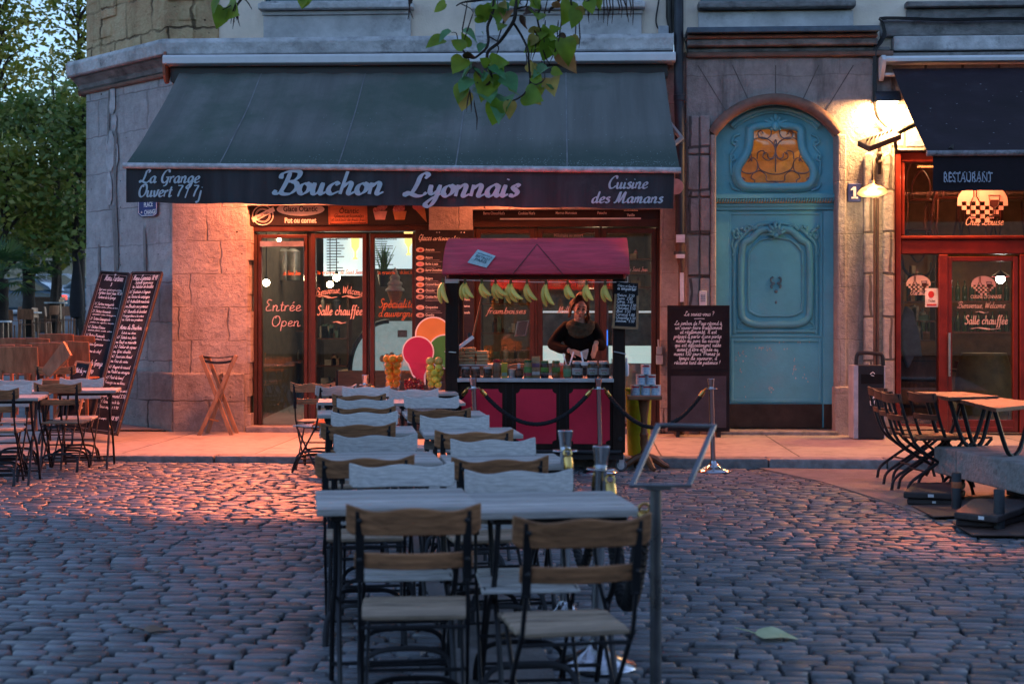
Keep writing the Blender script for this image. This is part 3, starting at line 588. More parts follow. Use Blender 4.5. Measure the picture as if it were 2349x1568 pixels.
# --------- right shop front
sf2 = thing('shop_front', 'dark brown three-bay glazed shop front behind the crêpe stall', 'shop front', (X(1300,YS), YS, PAVE))
m = MB(); m.box(X(1083,YS), X(1515,YS), YS-.06, YS+.1, Z(521,1300,YS), Z(503,1300,YS)); m.build('header_beam', m_darkframe, sf2, bevel=.006)
m = MB()
for a, b_ in ((1083,1092), (1226,1234), (1375,1381), (1505,1515)): m.box(X(a,YS), X(b_,YS), YS-.03, YS+.1, zb, Z(522,a,YS))
m.build('mullion', m_darkframe, sf2, bevel=.004)
for a, b_ in ((1092,1226), (1234,1375), (1381,1505)):
    m = MB(); frame(m, a, 524, b_, 982, YS-.04, YS+.03, 11); f_ = m.build('window_leaf', m_darkframe, sf2, bevel=.004); pane('pane', a+10, 534, b_-10, 974, YS, f_)
m = MB(); m.box(X(1083,0), X(1515,0), -.08, YS+.1, 0, PAVE+.07); m.build('threshold', m_kerb, sf2, bevel=.015)

# --------- shop interior (room behind both fronts)
m = MB(); x0, x1 = X(560,.3), X(1520,.3); zc = 3.35
m.box(x0-.1, x1+.1, 5.6, 5.7, 0, zc); m.box(x0-.1, x0, .52, 5.6, 0, zc); m.box(x1, x1+.1, .52, 5.6, 0, zc); m.build('back_wall', m_roomdark, cb)
m = MB(); m.box(x0-.1, x1+.1, .31, 5.7, zc, zc+.1); m.build('ceiling', M('shop_ceiling', (.22,.18,.14), rough=.8), cb)
m = MB(); m.box(x0-.1, x1+.1, .31, 5.7, PAVE, PAVE+.04); m.build('shop_floor', M('shop_floor_tile', (.12,.09,.07), rough=.4), cb)

# ---------------- doorway building
db = thing('doorway_building', 'old stone house front framing the arched turquoise door', 'building', (X(1780), 0, PAVE))
YD = -.05
acx, acy, aR = 1779, 401, 166
arch = [(acx+aR*math.cos(R(t)), acy-aR*math.sin(R(t))) for t in np.linspace(33, 147, 25)]
def pp(p, y): return (X(p[0], y), Z(p[1], p[0], y))
outer = [(1574,1010),(1574,132),(2046,132),(2046,1010)]
poly = [pp(p, YD) for p in outer] + [pp((1918,1010), YD)] + [pp(p, YD) for p in arch] + [pp((1640,1010), YD)]
for i in (0, 3, 4, len(poly)-1): poly[i] = (poly[i][0], 0)
m = MB(); m.prism(poly, YD, .32); m.build('wall', m_portal, db, bevel=.01)
m = MB()       # rusticated pier blocks left and pilaster jambs
z = PAVE
hs = [.55,.42,.5,.46,.5,.44,.5,.47]
zz = 0
for i, h in enumerate(hs):
    m.box(X(1577), X(1602), YD-.035, YD, zz+.012, zz+h-.012); m.box(X(1605), X(1627), YD-.05, YD, zz+.012, zz+h-.012); zz += h
m.build('pier_blocks', m_pier, db, bevel=.014)
m = MB()
for a, b_ in ((1628, 1641), (1917, 1938)):
    m.box(X(a), X(b_), YD-.06, .1, .3, Z(311, a)); m.box(X(a)-.03, X(b_)+.03, YD-.09, .1, 0, Z(885, a))
m.build('door_jamb', m_portal, db, bevel=.02, seg=3)
m = MB(); ap = [(acx+(aR+8)*math.cos(R(t)), acy-(aR+8)*math.sin(R(t))) for t in np.linspace(33, 147, 25)]
m.tube([P(a, b_, YD-.01) for a, b_ in ap], .065, n=10); m.build('arch_moulding', m_terra, db, smooth=True)
m = MB()       # voussoir joints: thin dark raked lines
for t in (52, 70, 90, 110, 128):
    a = P(acx+(aR+18)*math.cos(R(t)), acy-(aR+18)*math.sin(R(t)), YD); b_ = P(acx+(aR+110)*math.cos(R(t))*1.05, 150, YD)
    m.bar((a.x, YD-.001, a.z), (b_.x, YD-.001, b_.z), .012, .006, up=(0,1,0))
m.build('voussoir_joints', M('dark_joint', (.13,.115,.11), rough=.9), db)
m = MB(); m.box(X(1574), X(2046), YD-.06, .3, Z(134,1780)+.001, Z(122,1780)); m.build('moulding', m_terra, db, bevel=.02)
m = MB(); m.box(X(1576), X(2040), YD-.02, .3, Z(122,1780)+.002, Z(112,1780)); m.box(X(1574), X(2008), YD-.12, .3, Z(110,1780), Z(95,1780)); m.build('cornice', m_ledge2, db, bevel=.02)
m = MB(); m.box(X(1574), X(2006), YD-.16, .3, Z(95,1780)+.003, Z(86,1780)); m.build('cornice_band', m_terra, db, bevel=.015)
m = MB(); m.box(X(1572), X(2007), YD-.24, .25, Z(84,1780), Z(72,1780)); m.box(X(1572), X(2007), YD-.27, YD-.245, Z(86,1780), Z(76,1780)); m.build('lead_gutter', m_lead, db, bevel=.01)
m = MB(); m.box(X(1574), X(2120), .06, .5, Z(112,1780), TOP); m.build('upper_wall', m_cream, db)
m = MB(); m.box(X(1602), X(1958), 0, .059, Z(72,1780)+.005, Z(26,1780)); m.build('window_apron', m_apron, db, bevel=.01)
m = MB(); m.box(X(1600), X(1960), -.12, .059, Z(22,1780), Z(6,1780)); m.build('window_sill', m_ledge2, db, bevel=.02)
m = MB(); m.box(X(1608), X(1952), .0, .058, Z(5,1780), Z(-600,1780)); m.build('window', m_paneup, db)
m = MB(); m.box(X(1640), X(1918), YD-.12, .35, 0, PAVE+.05); m.build('doorstep', m_kerb, db, bevel=.02)

# door, transom and carving
m_door = M('turquoise_door_paint', (.12,.42,.50), rough=.42, var=.1, scale=3, bump=.12, bscale=24, dirt=(.15,.38,.45), dscale=2.2, dpos=.55)
m_chip = M('chipped_paint', (.45,.45,.42), rough=.8)
YO = .16
dl = MB(); dl.box(X(1640,YO), X(1919,YO), YO, YO+.1, PAVE+.06, Z(482,1780,YO))
door = dl.build('door', m_door, db, bevel=.006)
def half(pts, y, k=5):          # mirror a half outline (dx, py) about the door axis and smooth it
    hp = smooth_pts([(a, b_, 0) for a, b_ in pts], k); r = [(1779+p.x, p.y) for p in hp]; l = [(1779-p.x, p.y) for p in hp][::-1]
    return [P(a, b_, y) for a, b_ in r+l[1:-1]]
def rail(mb, pts, r, y=None, flat=1): mb.tube(pts, r, n=8, closed=True)
m = MB()
hp1 = [(0,511),(35,515),(60,527),(78,545),(92,562),(94,600),(94,752),(88,759),(40,759),(0,759)]
rail(m, half(hp1, YO-.005), .024)
hp2 = [(0,524),(32,528),(48,540),(58,550),(72,558),(77,575),(79,610),(79,705),(72,733),(45,744),(0,744)]
rail(m, half(hp2, YO-.012), .042)
hp3 = [(0,545),(30,549),(44,558),(56,572),(62,590),(62,700),(55,716),(35,724),(0,724)]
rail(m, half(hp3, YO-.006), .016)
m.build('panel_moulding', m_door, door, smooth=True, angle=60)
m = MB(); frame(m, 1672, 487, 1887, 773, YO-.018, YO, 5); frame(m, 1677, 777, 1884, 921, YO-.02, YO, 6); m.box(X(1640,YO), X(1672,YO), YO-.022, YO, PAVE+.07, Z(484,1650,YO)); m.box(X(1888,YO), X(1919,YO), YO-.022, YO, PAVE+.07, Z(484,1900,YO))
m.box(X(1672,YO)+.02, X(1887,YO), YO-.012, YO, Z(924,1780,YO), Z(920,1780,YO)); m.build('door_frame', m_door, door, bevel=.006)
m = MB(); m.box(X(1673,YO), X(1885,YO), YO-.028, YO, PAVE+.065, Z(926,1780,YO)); m.box(X(1889,YO), X(1916,YO), YO-.032, YO-.001, PAVE+.066, Z(926,1900,YO)); m.build('kick_plate', M('bronzed_kick_plate', (.06,.042,.034), rough=.4, metal=.5, bump=.1), door, bevel=.003)
def scroll(mb, cx, cy, y, pts, r):
    mb.tube(smooth_pts([P(cx+a, cy+b_, y) for a, b_ in pts], 5), r, n=6)
m = MB()           # shell keystone, corner carving and knocker of the door
for k in range(7):
    t = R(200-k*37+11); a = P(1780, 540, YO-.03); b_ = P(1780+21*math.cos(t), 527-18*math.sin(t), YO-.045); m.tube([a, a.lerp(b_, .6)+Vector((0,-.03,0)), b_], [.012,.022,.014], n=6)
m.ball(P(1780,541,YO-.04), .035); m.ball(P(1780,511,YO-.05), (.02,.02,.03))
for s in (-1, 1):
    for k in range(20):
        t = k/19; cx = 1780+s*(98-62*t*1.15+random.uniform(-4,4)); cy = 523+random.uniform(-6,9)*(1-t)+(0 if t > .35 else random.uniform(0,18)); m.ball(P(cx, cy, YO-.015), (random.uniform(.012,.028), .022, random.uniform(.012,.03)), n=7, m=5)
    scroll(m, 1780+s*88, 535, YO-.02, [(-s*10,8),(s*2,-8),(s*9,2),(s*4,12),(-s*2,6),(s*1,2)], .012); scroll(m, 1780+s*98, 562, YO-.02, [(0,-14),(s*3,0),(-s*2,16),(s*2,24)], .012)
    scroll(m, 1780+s*62, 521, YO-.02, [(-s*14,5),(0,-5),(s*9,3),(s*3,8),(s*0,3)], .011); scroll(m, 1780+s*40, 517, YO-.02, [(-s*12,3),(0,-3),(s*8,5)], .01)
    scroll(m, 1780+s*78, 746, YO-.02, [(-s*4,-12),(s*7,-4),(s*10,6),(0,8)], .011)
m.build('carving', m_door, door, smooth=True)
m = MB()
for s in (-1, 1): scroll(m, 1780+s*6, 645, YO-.02, [(0,-10),(s*5,-6),(s*4,2),(-s*2,4),(s*5,10),(s*3,16)], .012)
m.ball(P(1780,668,YO), (.022,.02,.022)); m.ball(P(1780,693,YO), (.016,.014,.02)); m.build('knocker', M('knocker_metal', (.12,.2,.23), rough=.35, metal=.4), door, smooth=True)
m = MB()
for cx, cy, n, sx, sy in ((1822,843,14,4,22),(1760,800,16,34,7),(1840,862,5,20,30),(1768,890,8,6,10),(1700,850,8,14,40),(1800,782,10,60,4),(1740,760,6,40,30),(1700,812,7,8,16)):
    for k in range(n):
        p = P(cx+random.gauss(0,1)*sx*.5, cy+random.gauss(0,1)*sy*.5, YO-.0018); m.add([(p.x+random.uniform(.003,.012)*math.cos(t+k), p.y, p.z+random.uniform(.004,.018)*math.sin(t+k)) for t in (0,1.2,2.5,3.7,5)], [(0,1,2,3,4)])
m.build('paint_chips', m_chip, door)
# transom
m = MB(); ti = [(acx+(aR-2)*math.cos(R(t)), acy-(aR-2)*math.sin(R(t))) for t in np.linspace(33, 147, 25)]
hole = [(1779+a, b_) for a, b_ in [(0,296)]] ; ov = [(0,287),(38,289),(57,297),(59,315),(62,340),(72,362),(86,384),(88,404),(80,420),(62,428),(0,429)]
ovp = smooth_pts([(a, b_, 0) for a, b_ in ov], 5); right = [(1779+p.x, p.y) for p in ovp]
ext = [(1919,446),(1919,311)] + [t for t in ti if t[0] >= 1779][0:]
def side(s):
    out_ = [(1779+s*(p[0]-1779), p[1]) for p in [(1779,446)]+[(1919,446),(1918,311)]+[t for t in ti if t[0] > 1780]+[(1779,237)]]
    inn = [(1779+s*p.x, p.y) for p in ovp]
    return [pp(p, YO) for p in out_+inn]
for s in (1, -1): m.prism(side(s), YO, YO+.08)
tr = m.build('transom', m_door, db)
m = MB(); full = half(ov, YO-.02); m.tube(full, .05, n=10, closed=True); f2 = half([(0,282),(42,284),(63,292),(66,315),(69,340),(79,360),(94,383),(96,406),(86,426),(64,436),(0,437)], YO-.02); m.tube(f2, .02, n=8, closed=True); m.build('oval_frame', m_door, tr, smooth=True, angle=60)
m = MB()
for rr_, r in ((aR-14,.03),(aR-22,.018),(aR-4,.02)):
    m.tube([P(acx+rr_*math.cos(R(t)), acy-rr_*math.sin(R(t)), YO-.02) for t in np.linspace(48,132,20)], r, n=8)
for k in range(12):
    t = R(k*30); m.tube([P(1779,285,YO-.05), P(1779+22*math.cos(t)*(1+.3*(k%2)), 284-17*math.sin(t), YO-.06)], [.03,.012], n=6)
m.ball(P(1779,290,YO-.08), (.05,.05,.06)); m.ball(P(1779,270,YO-.07), (.025,.03,.05))
for s in (-1, 1):
    scroll(m, 1779+s*92, 330, YO-.02, [(-s*10,-22),(s*4,-16),(s*8,-4),(s*0,2),(-s*4,-4),(s*2,-8)], .014); scroll(m, 1779+s*95, 352, YO-.02, [(-s*8,-20),(s*2,-6),(s*9,4),(s*6,16),(-s*1,12),(s*1,4),(s*6,8),(s*8,24),(s*6,50)], .014); scroll(m, 1779+s*98, 425, YO-.02, [(-s*16,12),(0,6),(s*6,-8)], .012)
m.build('carving', m_door, tr, smooth=True)
m = MB(); m.box(X(1641,YO), X(1918,YO), YO-.09, YO+.1, Z(456,1780,YO), Z(446,1780,YO)); m.box(X(1641,YO), X(1918,YO), YO-.03, YO+.1, Z(482,1780,YO)+.002, Z(466,1780,YO)); m.box(X(1641,YO), X(1918,YO), YO-.05, YO+.1, Z(473,1780,YO), Z(469,1780,YO)); 
for k in range(46):
    x = X(1644,YO)+(X(1915,YO)-X(1644,YO))*k/45; m.ball((x, YO-.06, Z(460,1780,YO)), (.013,.035,.035), n=6, m=5, rot=Matrix.Rotation(.4,3,'Y'))
m.build('carved_lintel', m_door, tr, smooth=True, angle=30)
mg = M('wrought_iron_grille', (.16,.16,.18), rough=.45, metal=.6)
m = MB(); yg = YO+.0
G_ = [[(0,320),(-2,328),(1,338),(0,352),(0,395)],[(-28,308),(-33,300),(-40,305),(-36,316),(-22,318),(-12,312),(-10,300),(-22,290),(-36,295)],
 [(-64,350),(-55,325),(-32,315),(-10,325),(0,345),(-6,362),(-16,362),(-18,352)],[(-3,362),(-16,368),(-28,362),(-27,352),(-20,350)],
 [(-66,368),(-60,362),(-54,370),(-58,345)],[(-63,372),(-52,362),(-42,372),(-44,392),(-60,398),(-76,394),(-80,382),(-74,378)],[(-42,365),(-40,350),(-28,346),(-24,355)],
 [(-42,372),(-36,388),(-15,398),(0,400)],[(-52,398),(-36,392),(-22,402),(-20,415),(0,416)],[(-52,398),(-56,408),(-48,414),(-50,426)],[(-80,426),(-82,414),(-76,408),(-70,412)],[(-16,424),(0,418)],[(-16,424),(0,430)]]
for st in G_:
    for s in (1, -1): m.tube(smooth_pts([P(1779-s*a, b_, yg) for a, b_ in st], 5), .0075, n=5)
m.build('grille', mg, tr, smooth=True)
m = MB(); m.box(X(1690,YO+.06), X(1868,YO+.06), YO+.062, YO+.07, Z(430,1780,YO), Z(285,1780,YO)); m.build('pane', m_pane, tr)
m = MB(); x0, x1 = X(1640,.3), X(1919,.3); m.box(x0-.05, x1+.05, 2.6, 2.7, 0, 5); m.box(x0-.05, x0, .33, 2.6, 0, 5); m.box(x1, x1+.05, .33, 2.6, 0, 5); m.box(x0-.05, x1+.05, .33, 2.7, 4.9, 5)
a = P(1700,440,2.0); b_ = P(1880,320,2.0); m.prism([(a.x-.6,a.z-1.1),(a.x-.5,a.z-.3),(b_.x+.5,b_.z+.35),(b_.x+.5,b_.z-.55)], 1.2, 2.59)
m.tube([(X(1752,2.4)+.9*math.cos(R(t)), 2.4, 3.1+1.1*math.sin(R(t))) for t in range(0,181,12)], .1, n=4)
m.build('stairwell', M('stairwell_plaster', (.5,.33,.17), rough=.9), db)

# ---------------- restaurant building
rb = thing('restaurant_building', 'sooty stone house front with red wooden restaurant front under the black awning', 'building', (X(2250), 0, PAVE))
m_redwood = M('red_painted_wood', (.15,.014,.008), rough=.35, var=.25, scale=5, bump=.12, bscale=40, coat=.2)
xr = 9.4
m = MB(); m.box(X(2046), X(2052), -.01, .5, 0, Z(118,2050)); m.box(X(2052), xr, .0, .5, Z(345,2200), Z(118,2200)); m.box(7.6, xr, 0, .5, 0, Z(346,2200)); m.build('wall', m_pier, rb, bevel=.01)
m = MB(); m.box(X(2046), xr, -.10, .3, Z(118,2200)+.001, Z(85,2200)); m.build('ledge', m_ledge, rb, bevel=.02)
m = MB(); m.box(X(2020), xr, -.08, .3, Z(136,2200), Z(122,2200)); m.box(X(2020), xr, -.03, .3, Z(83,2200), Z(45,2200)); m.build('moulding', m_ledge2, rb, bevel=.02)
m = MB(); m.box(X(2120), xr, .06, .5, Z(46,2200), TOP); m.build('upper_wall', m_cream, rb)
m = MB(); m.box(X(2080), xr, .0, .059, Z(44,2200)+.002, Z(20,2200)); m.box(X(2076), xr, -.08, .06, Z(18,2200), Z(5,2200)); m.build('window_apron', m_ledge2, rb, bevel=.015)
YR = .10
rf = thing('shop_front', 'red wooden restaurant front with glazed door, transom window and sidelight', 'shop front', (X(2250,YR), YR, PAVE))
m = MB(); m.box(X(2051,YR), X(2064,YR), YR-.08, YR+.1, PAVE, Z(350,2055,YR)); m.box(X(2064,YR), X(2420,YR), YR-.05, YR+.1, Z(372,2200,YR), Z(350,2200,YR)); m.box(X(2064,YR), X(2420,YR), YR-.07, YR+.1, Z(549,2200,YR), Z(541,2200,YR)); m.box(X(2064,YR), X(2420,YR), YR-.05, YR+.1, Z(583,2200,YR), Z(549,2200,YR)-.002); m.box(X(2064,YR), X(2074,YR), YR-.04, YR+.1, Z(541,2070,YR)+.002, Z(372,2070,YR)-.002)
m.box(X(2151,YR), X(2172,YR), YR-.06, YR+.1, PAVE, Z(584,2160,YR)); m.box(X(2336,YR), X(2362,YR), YR-.06, YR+.1, PAVE, Z(584,2340,YR)); m.box(X(2420,YR), X(2470,YR), YR-.06, YR+.1, PAVE, Z(350,2340,YR)); m.box(X(2362,YR), X(2420,YR), YR, YR+.1, PAVE, .7)
m.build('frame', m_redwood, rf, bevel=.012)
m = MB(); m.box(X(2064,YR), X(2151,YR), YR-.02, YR+.1, PAVE, Z(980,2100,YR)); m.build('bottom_panel', m_redwood, rf, bevel=.01)
m = MB(); frame(m, 2173, 588, 2336, 990, YR-.05, YR+.02, 11); m.box(X(2184,YR), X(2326,YR), YR-.04, YR+.02, PAVE+.06, Z(962,2250,YR)); rd = m.build('door', m_redwood, rf, bevel=.008)
m = MB(); m.tube([P(2178,763,YR-.1), P(2178,863,YR-.1)], .016, n=10); m.tube([P(2178,775,YR-.1), P(2178,775,YR-.03)], .01); m.tube([P(2178,850,YR-.1), P(2178,850,YR-.03)], .01); m.build('handle', M('steel_handle', (.5,.48,.47), rough=.3, metal=.9), rd, smooth=True)
pane('pane', 2184, 598, 2326, 965, YR, rd); pane('pane', 2063, 584, 2152, 980, YR, rf); pane('pane', 2073, 370, 2422, 543, YR, rf); pane('pane', 2362, 584, 2421, 900, YR, rf)
m = MB(); m.box(X(2064,YR), X(2151,YR), YR-.04, YR-.002, Z(980,2100,YR), Z(972,2100,YR)); m.build('sill', m_redwood, rf)
m = MB(); x0 = X(2052,.5); m.box(x0-.05, 7.6, 5.2, 5.3, 0, 4.2); m.box(x0-.05, x0, .51, 5.2, 0, 4.2); m.box(7.55, 7.65, .51, 5.2, 0, 4.2); m.box(x0-.05, 7.65, .51, 5.3, 3.95, 4.05); m.build('dining_room_wall', M('dining_room_plaster', (.16,.085,.04), rough=.85), rb)
m = MB(); m.box(x0-.05, 7.65, .36, 5.3, PAVE, PAVE+.04); m.build('dining_room_floor', M('dining_floor', (.06,.035,.025), rough=.4), rb)
m = MB(); m.box(x0, 7.5, .45, 2.4, Z(541,2200,.3)-.04, Z(541,2200,.3)); m.build('mezzanine', M('mezzanine_boards', (.05,.03,.022), rough=.6), rb)
# ================================================================== ON THE FACADE
m_white = M('white_lacquer', (.72,.72,.73), rough=.4, var=.06, bump=0)
m_alu = M('brushed_aluminium', (.55,.56,.58), rough=.32, metal=.7, var=.1, bump=.05)
m_blk = M('black_metal', (.018,.018,.02), rough=.45, var=.2, bump=.1)
m_blkp = M('black_plastic', (.02,.02,.022), rough=.35, bump=.05)
m_orange_t = M('orange_lettering', (.5,.15,.05), rough=.6, bump=0, var=.05)
m_cream_t = M('cream_lettering', (.75,.66,.58), rough=.6, bump=0, var=.05)
m_pink_t = M('peach_glass_paint', (.60,.40,.33), rough=.6, bump=0, var=.08)
m_white_t = M('white_lettering', (.78,.78,.78), rough=.6, bump=0, var=.05)
m_chalk = M('chalk', (.74,.74,.76), rough=.9, bump=0, var=.2, scale=40)
m_slate = M('chalkboard_black', (.018,.018,.022), rough=.8, spec=.12, var=.35, scale=2.5, bump=.05, dirt=(.045,.043,.045), dscale=1.6, dpos=.52)

def bulb(name, loc, r, parent, col, s):
    mb = MB(); mb.ball(loc, r, n=10, m=8); return mb.build(name, emission(name+'_glow', col, s), parent, smooth=True)
def lamp(name, kind, loc, energy, col, parent=None, **k):
    l = bpy.data.lights.new(name, kind); l.energy = energy; l.color = col
    for a, b in k.items():
        if a != 'aim': setattr(l, a, b)
    o = bpy.data.objects.new(name, l); COL.objects.link(o); o.location = loc
    if 'aim' in k: o.rotation_euler = Vector(k['aim']).to_track_quat('-Z', 'Y').to_euler()
    if parent is not None:
        o.parent = parent; o.matrix_parent_inverse = Matrix.Translation(-parent.location)
    return o
HEAT = (1.0, .22, .085)

def fit(mb, text, px0, px1, pyb, xh, y, dz=.0, **k):      # pen lettering fitted between two photo columns on a plane parallel to the front
    a, b = P(px0, pyb, y), P(px1, pyb, y); h = xh/S((a-CAM).dot(AX)); W = swid(text)*h; sx = (b.x-a.x)/W; sl = (b.z-a.z)/(b.x-a.x)
    script(mb, text, lambda u, w: (a.x+u*sx, y, a.z+w+u*sx*sl), h, **k)
def put(mb, text, px, pyb, cap, y, **k):
    a = P(px, pyb, y); sans(mb, text, lambda u, w: (a.x+u, y, a.z+w), cap/S((a-CAM).dot(AX)), **k)

# ---------------- big awning
YF = -2.2
aw = thing('awning', 'long grey-green fabric awning with script lettering over the shop fronts', 'awning', (X(967), 0, Z(148, 967)))
m = MB(); a, b = P(388, 146), P(1547, 146)
m.prism([(-.02,.055),(-.26,.055),(-.28,.03),(-.28,-.05),(-.24,-.06),(-.02,-.06)], 0, 1, fn=lambda u, w, d: (a.x+(b.x-a.x)*d, u, a.z+w+(Z(141,1547)-Z(148,388))*d)); m.build('cassette', m_white, aw, bevel=.008)
m = MB(); m.prism(circ(-.15, -.07, .12, .2, 16), 0, .03, fn=lambda u, w, d: (a.x-.002+d, u, a.z+w)); m.build('end_cap', M('orange_plastic_cap', (.35,.12,.07), rough=.5), aw)
c00, c10, c01, c11 = P(411, 168, -.16), P(1524, 166, -.16), P(284, 381, YF), P(1561, 392, YF)
m_seam = M('seam_tape', (.2,.21,.215), rough=.7)
seams = [.172, .388, .6, .80]
def cloth(u, v):
    p = c00.lerp(c10, u).lerp(c01.lerp(c11, u), v); s = math.sin(math.pi*v)
    r = .012*math.sin(u*31+v*4)*v + .008*math.sin(u*83+2*math.sin(v*5))*s + .006*math.sin(u*150-v*9)*s*(u < .5)
    return (p.x, p.y, p.z-.065*s+r*.9-.012*math.exp(-v*9)*math.sin(u*44)**2)
m_cloth = M('awning_fabric', (.15,.155,.145), rough=.8, var=.18, scale=1.2, bump=.2, bscale=14, stretch=(3.5,.25,.25), dirt=(.07,.10,.08), dscale=.4, dpos=.47)
hem_band(m_cloth, c01.z+.10, c01.z+.42, (.045,.075,.062))
m = MB(); m.grid(cloth, 90, 30); m.build('canopy', m_cloth, aw, smooth=True)
for s in seams:
    m = MB(); vs = []
    for j in range(31):
        for du in (-.0012, .0012): p = cloth(s+du, j/30); vs.append((p[0], p[1], p[2]+.004))
    m.add(vs, [(2*j, 2*j+1, 2*j+3, 2*j+2) for j in range(30)]); m.build('seam', m_seam, aw)
m = MB()     # dried spatter along the front hem
for k in range(900):
    u = random.random()**.55; v = (.93+random.gauss(0,.022)) if random.random() < .6 else 1-random.random()**1.5*.6
    if not (0 < v < .985): continue
    p = cloth(u, v); r = random.uniform(.002, .0065); m.add([(p[0]+r*math.cos(t)*1.3, p[1]-r*math.sin(t)*.8, p[2]+.007-r*math.sin(t)*.51) for t in (0,1.6,3.1,4.7)], [(0,1,2,3)])
tag(m.build('dried_spatter', M('lime_spatter', (.32,.40,.40), rough=.9), aw), kind='stuff')
m = MB(); m.tube([c01.lerp(c11, t)+Vector((0,0,.005)) for t in (-.001, .25, .5, .75, 1.001)], .032, n=10); m.build('front_bar', M('weathered_front_bar', (.5,.5,.51), rough=.5, var=.3, scale=14, dirt=(.06,.06,.06), dscale=9, dpos=.6), aw, smooth=True)
v00, v10, v01, v11 = P(288, 384, YF), P(1547, 396, YF), P(288, 464, YF), P(1545, 479, YF)
def val(u, v):
    p = v00.lerp(v10, u).lerp(v01.lerp(v11, u), v)
    return (p.x, p.y+.02+.014*math.sin(u*70+3*math.sin(u*9))*v+.008*math.sin(u*210)*v, p.z+.006*math.sin(u*40)*v)
m_val = M('valance_fabric', (.036,.043,.05), rough=.85, var=.3, scale=2, bump=.15, bscale=20, stretch=(4,1,.3), dirt=(.06,.068,.075), dscale=1.2, dpos=.55)
m = MB(); m.grid(val, 160, 5); vo = m.build('valance', m_val, aw, smooth=True)
YV = YF-.012
m = MB(); B = dict(wmax=.40, wmin=.13, nib=30, k=5)
fit(m, 'Bouchon', 634, 880, 445, 26, YV, **B); fit(m, 'Lyonnais', 932, 1192, 450, 26, YV, **B)
B = dict(wmax=.36, wmin=.13, nib=30, k=5)
fit(m, 'La Grange', 322, 458, 419, 14.5, YV, **B); fit(m, 'Ouvert 7/7j', 316, 462, 451, 14.5, YV, **B)
fit(m, 'Cuisine', 1394, 1486, 432, 14, YV, **B); fit(m, 'des Mamans', 1357, 1521, 465, 13, YV, **B)
m.build('lettering', M('awning_lettering', (.38,.50,.56), rough=.8, var=.1), vo)
for px in (520, 1000, 1470):
    m = MB(); s_ = P(px, 200, -.15); e = c01.lerp(c11, (px-284)/1277)+Vector((0,.03,-.03)); mid = (s_+e)/2+Vector((.45,0,-.12)); m.tube([s_, mid, e], [.03,.028,.025]); m.build('folding_arm', m_alu, aw, smooth=True)
m = MB(); m.box(X(398), X(1530), -.13, -.005, Z(186,967), Z(152,967)); m.build('shade_gap_strip', m_blkp, aw)  # black strip standing in for the shade between cassette and cloth
# patio heaters hidden under the fabric: they give the orange light
def heater(px, y, z, w, en, label, aim=(0,-.75,-.66), wall=0):
    x = X(px, y); h = thing('patio_heater', label, 'heater', (x, y, z))
    mb = MB(); mb.box(x-w/2, x+w/2, y-.03, y+.05, z+.0, z+.07); mb.box(x-.03, x+.03, y+.05, -.0, z+.02, z+.05); mb.build('housing', m_blk, h, bevel=.006)
    mb = MB(); mb.tube([(x-w/2+.03, y-.02, z-.015), (x+w/2-.03, y-.02, z-.015)], .012); mb.build('element', emission('heater_element', (1,.25,.06), 5), h)
    lamp('heater_light', 'AREA', (x, y-.02, z-.04), en, HEAT, h, shape='RECTANGLE', size=w, size_y=.06, aim=aim)
    if wall: lamp('heater_back_light', 'AREA', (x-.05, -.28, z-.18), wall, HEAT, h, shape='RECTANGLE', size=w*.6, size_y=.06, aim=(-.25,.3,-1))
heater(620, -.9, 3.36, .9, 108, 'black patio heater glowing orange under the grey awning, above the entrance door', wall=28)
heater(1180, -.9, 3.36, .9, 52, 'black patio heater glowing orange under the grey awning, above the crêpe stall', wall=6)
heater(2290, -.9, 3.36, .9, 42, 'black patio heater glowing orange under the black awning of the restaurant', wall=6)

# ---------------- sign panels over the two fronts
YP = YS-.075
sg = thing('fascia_sign', 'black fascia sign with ice cream pictures and white ellipse over the entrance door', 'sign', (X(775,YP), YP, Z(492,775,YP)))
m = MB(); m.box(X(567,YP), X(984,YP), YP, YP+.03, Z(516,775,YP), Z(440,775,YP)); m.build('panel', m_signblk, sg)
YT = YP-.003
def ellipse(mb, px, py, rx, ry, y, n=28, mi=0):
    mb.add([P(px+rx*math.cos(2*math.pi*k/n), py+ry*math.sin(2*math.pi*k/n), y) for k in range(n)], [tuple(range(n))[::-1]], mi)
m = MB(); ellipse(m, 689.5, 480, 55, 15, YT); m.build('ellipse', m_cream_t, sg)
m = MB(); put(m, 'Glace Otantic', 689, 485, 13, YT-.003, sx=.78, off=.03); m.build('ellipse_lettering', m_signblk, sg)
m = MB(); put(m, 'Pot ou cornet', 689, 511, 12.5, YT, sx=.74, off=.035); m.build('lettering', m_cream_t, sg)
m = MB()
for r in (23.5, 17, 14.5): m.tube([P(603+r*math.cos(t), 494+r*math.sin(t)*.95, YT) for t in np.linspace(0, 6.283, 33)[:-1]], .006 if r > 20 else .003, n=4, closed=True)
m.add([P(a, b, YT-.002) for a, b in ((577,500),(627,474),(631,484),(581,510))], [(0,1,2,3)]); m.build('round_stamp', m_cream_t, sg)
m = MB(); q = P(604, 492.5, YT-.006); ca, sa = math.cos(R(27)), math.sin(R(27)); sans(m, 'depuis 2001', lambda u, w: (q.x+u*ca-w*sa, q.y, q.z+u*sa+w*ca-.015), .028, sx=.85, off=.02); m.build('stamp_lettering', m_signblk, sg)
m = MB(); m.add([P(a, b, YT) for a, b in ((753,468),(842,468),(843,513),(754,515))], [(3,2,1,0)]); m.build('plaque_picture', M('orange_plaque', (.50,.16,.07), rough=.6, var=.2, stretch=(1,1,8)), sg)
m = MB(); mo = [P(a, b, YT-.002) for a, b in ((756,466),(840,466),(839.5,511),(757,512.5))]; m.tube(mo, .006, n=4, closed=True)
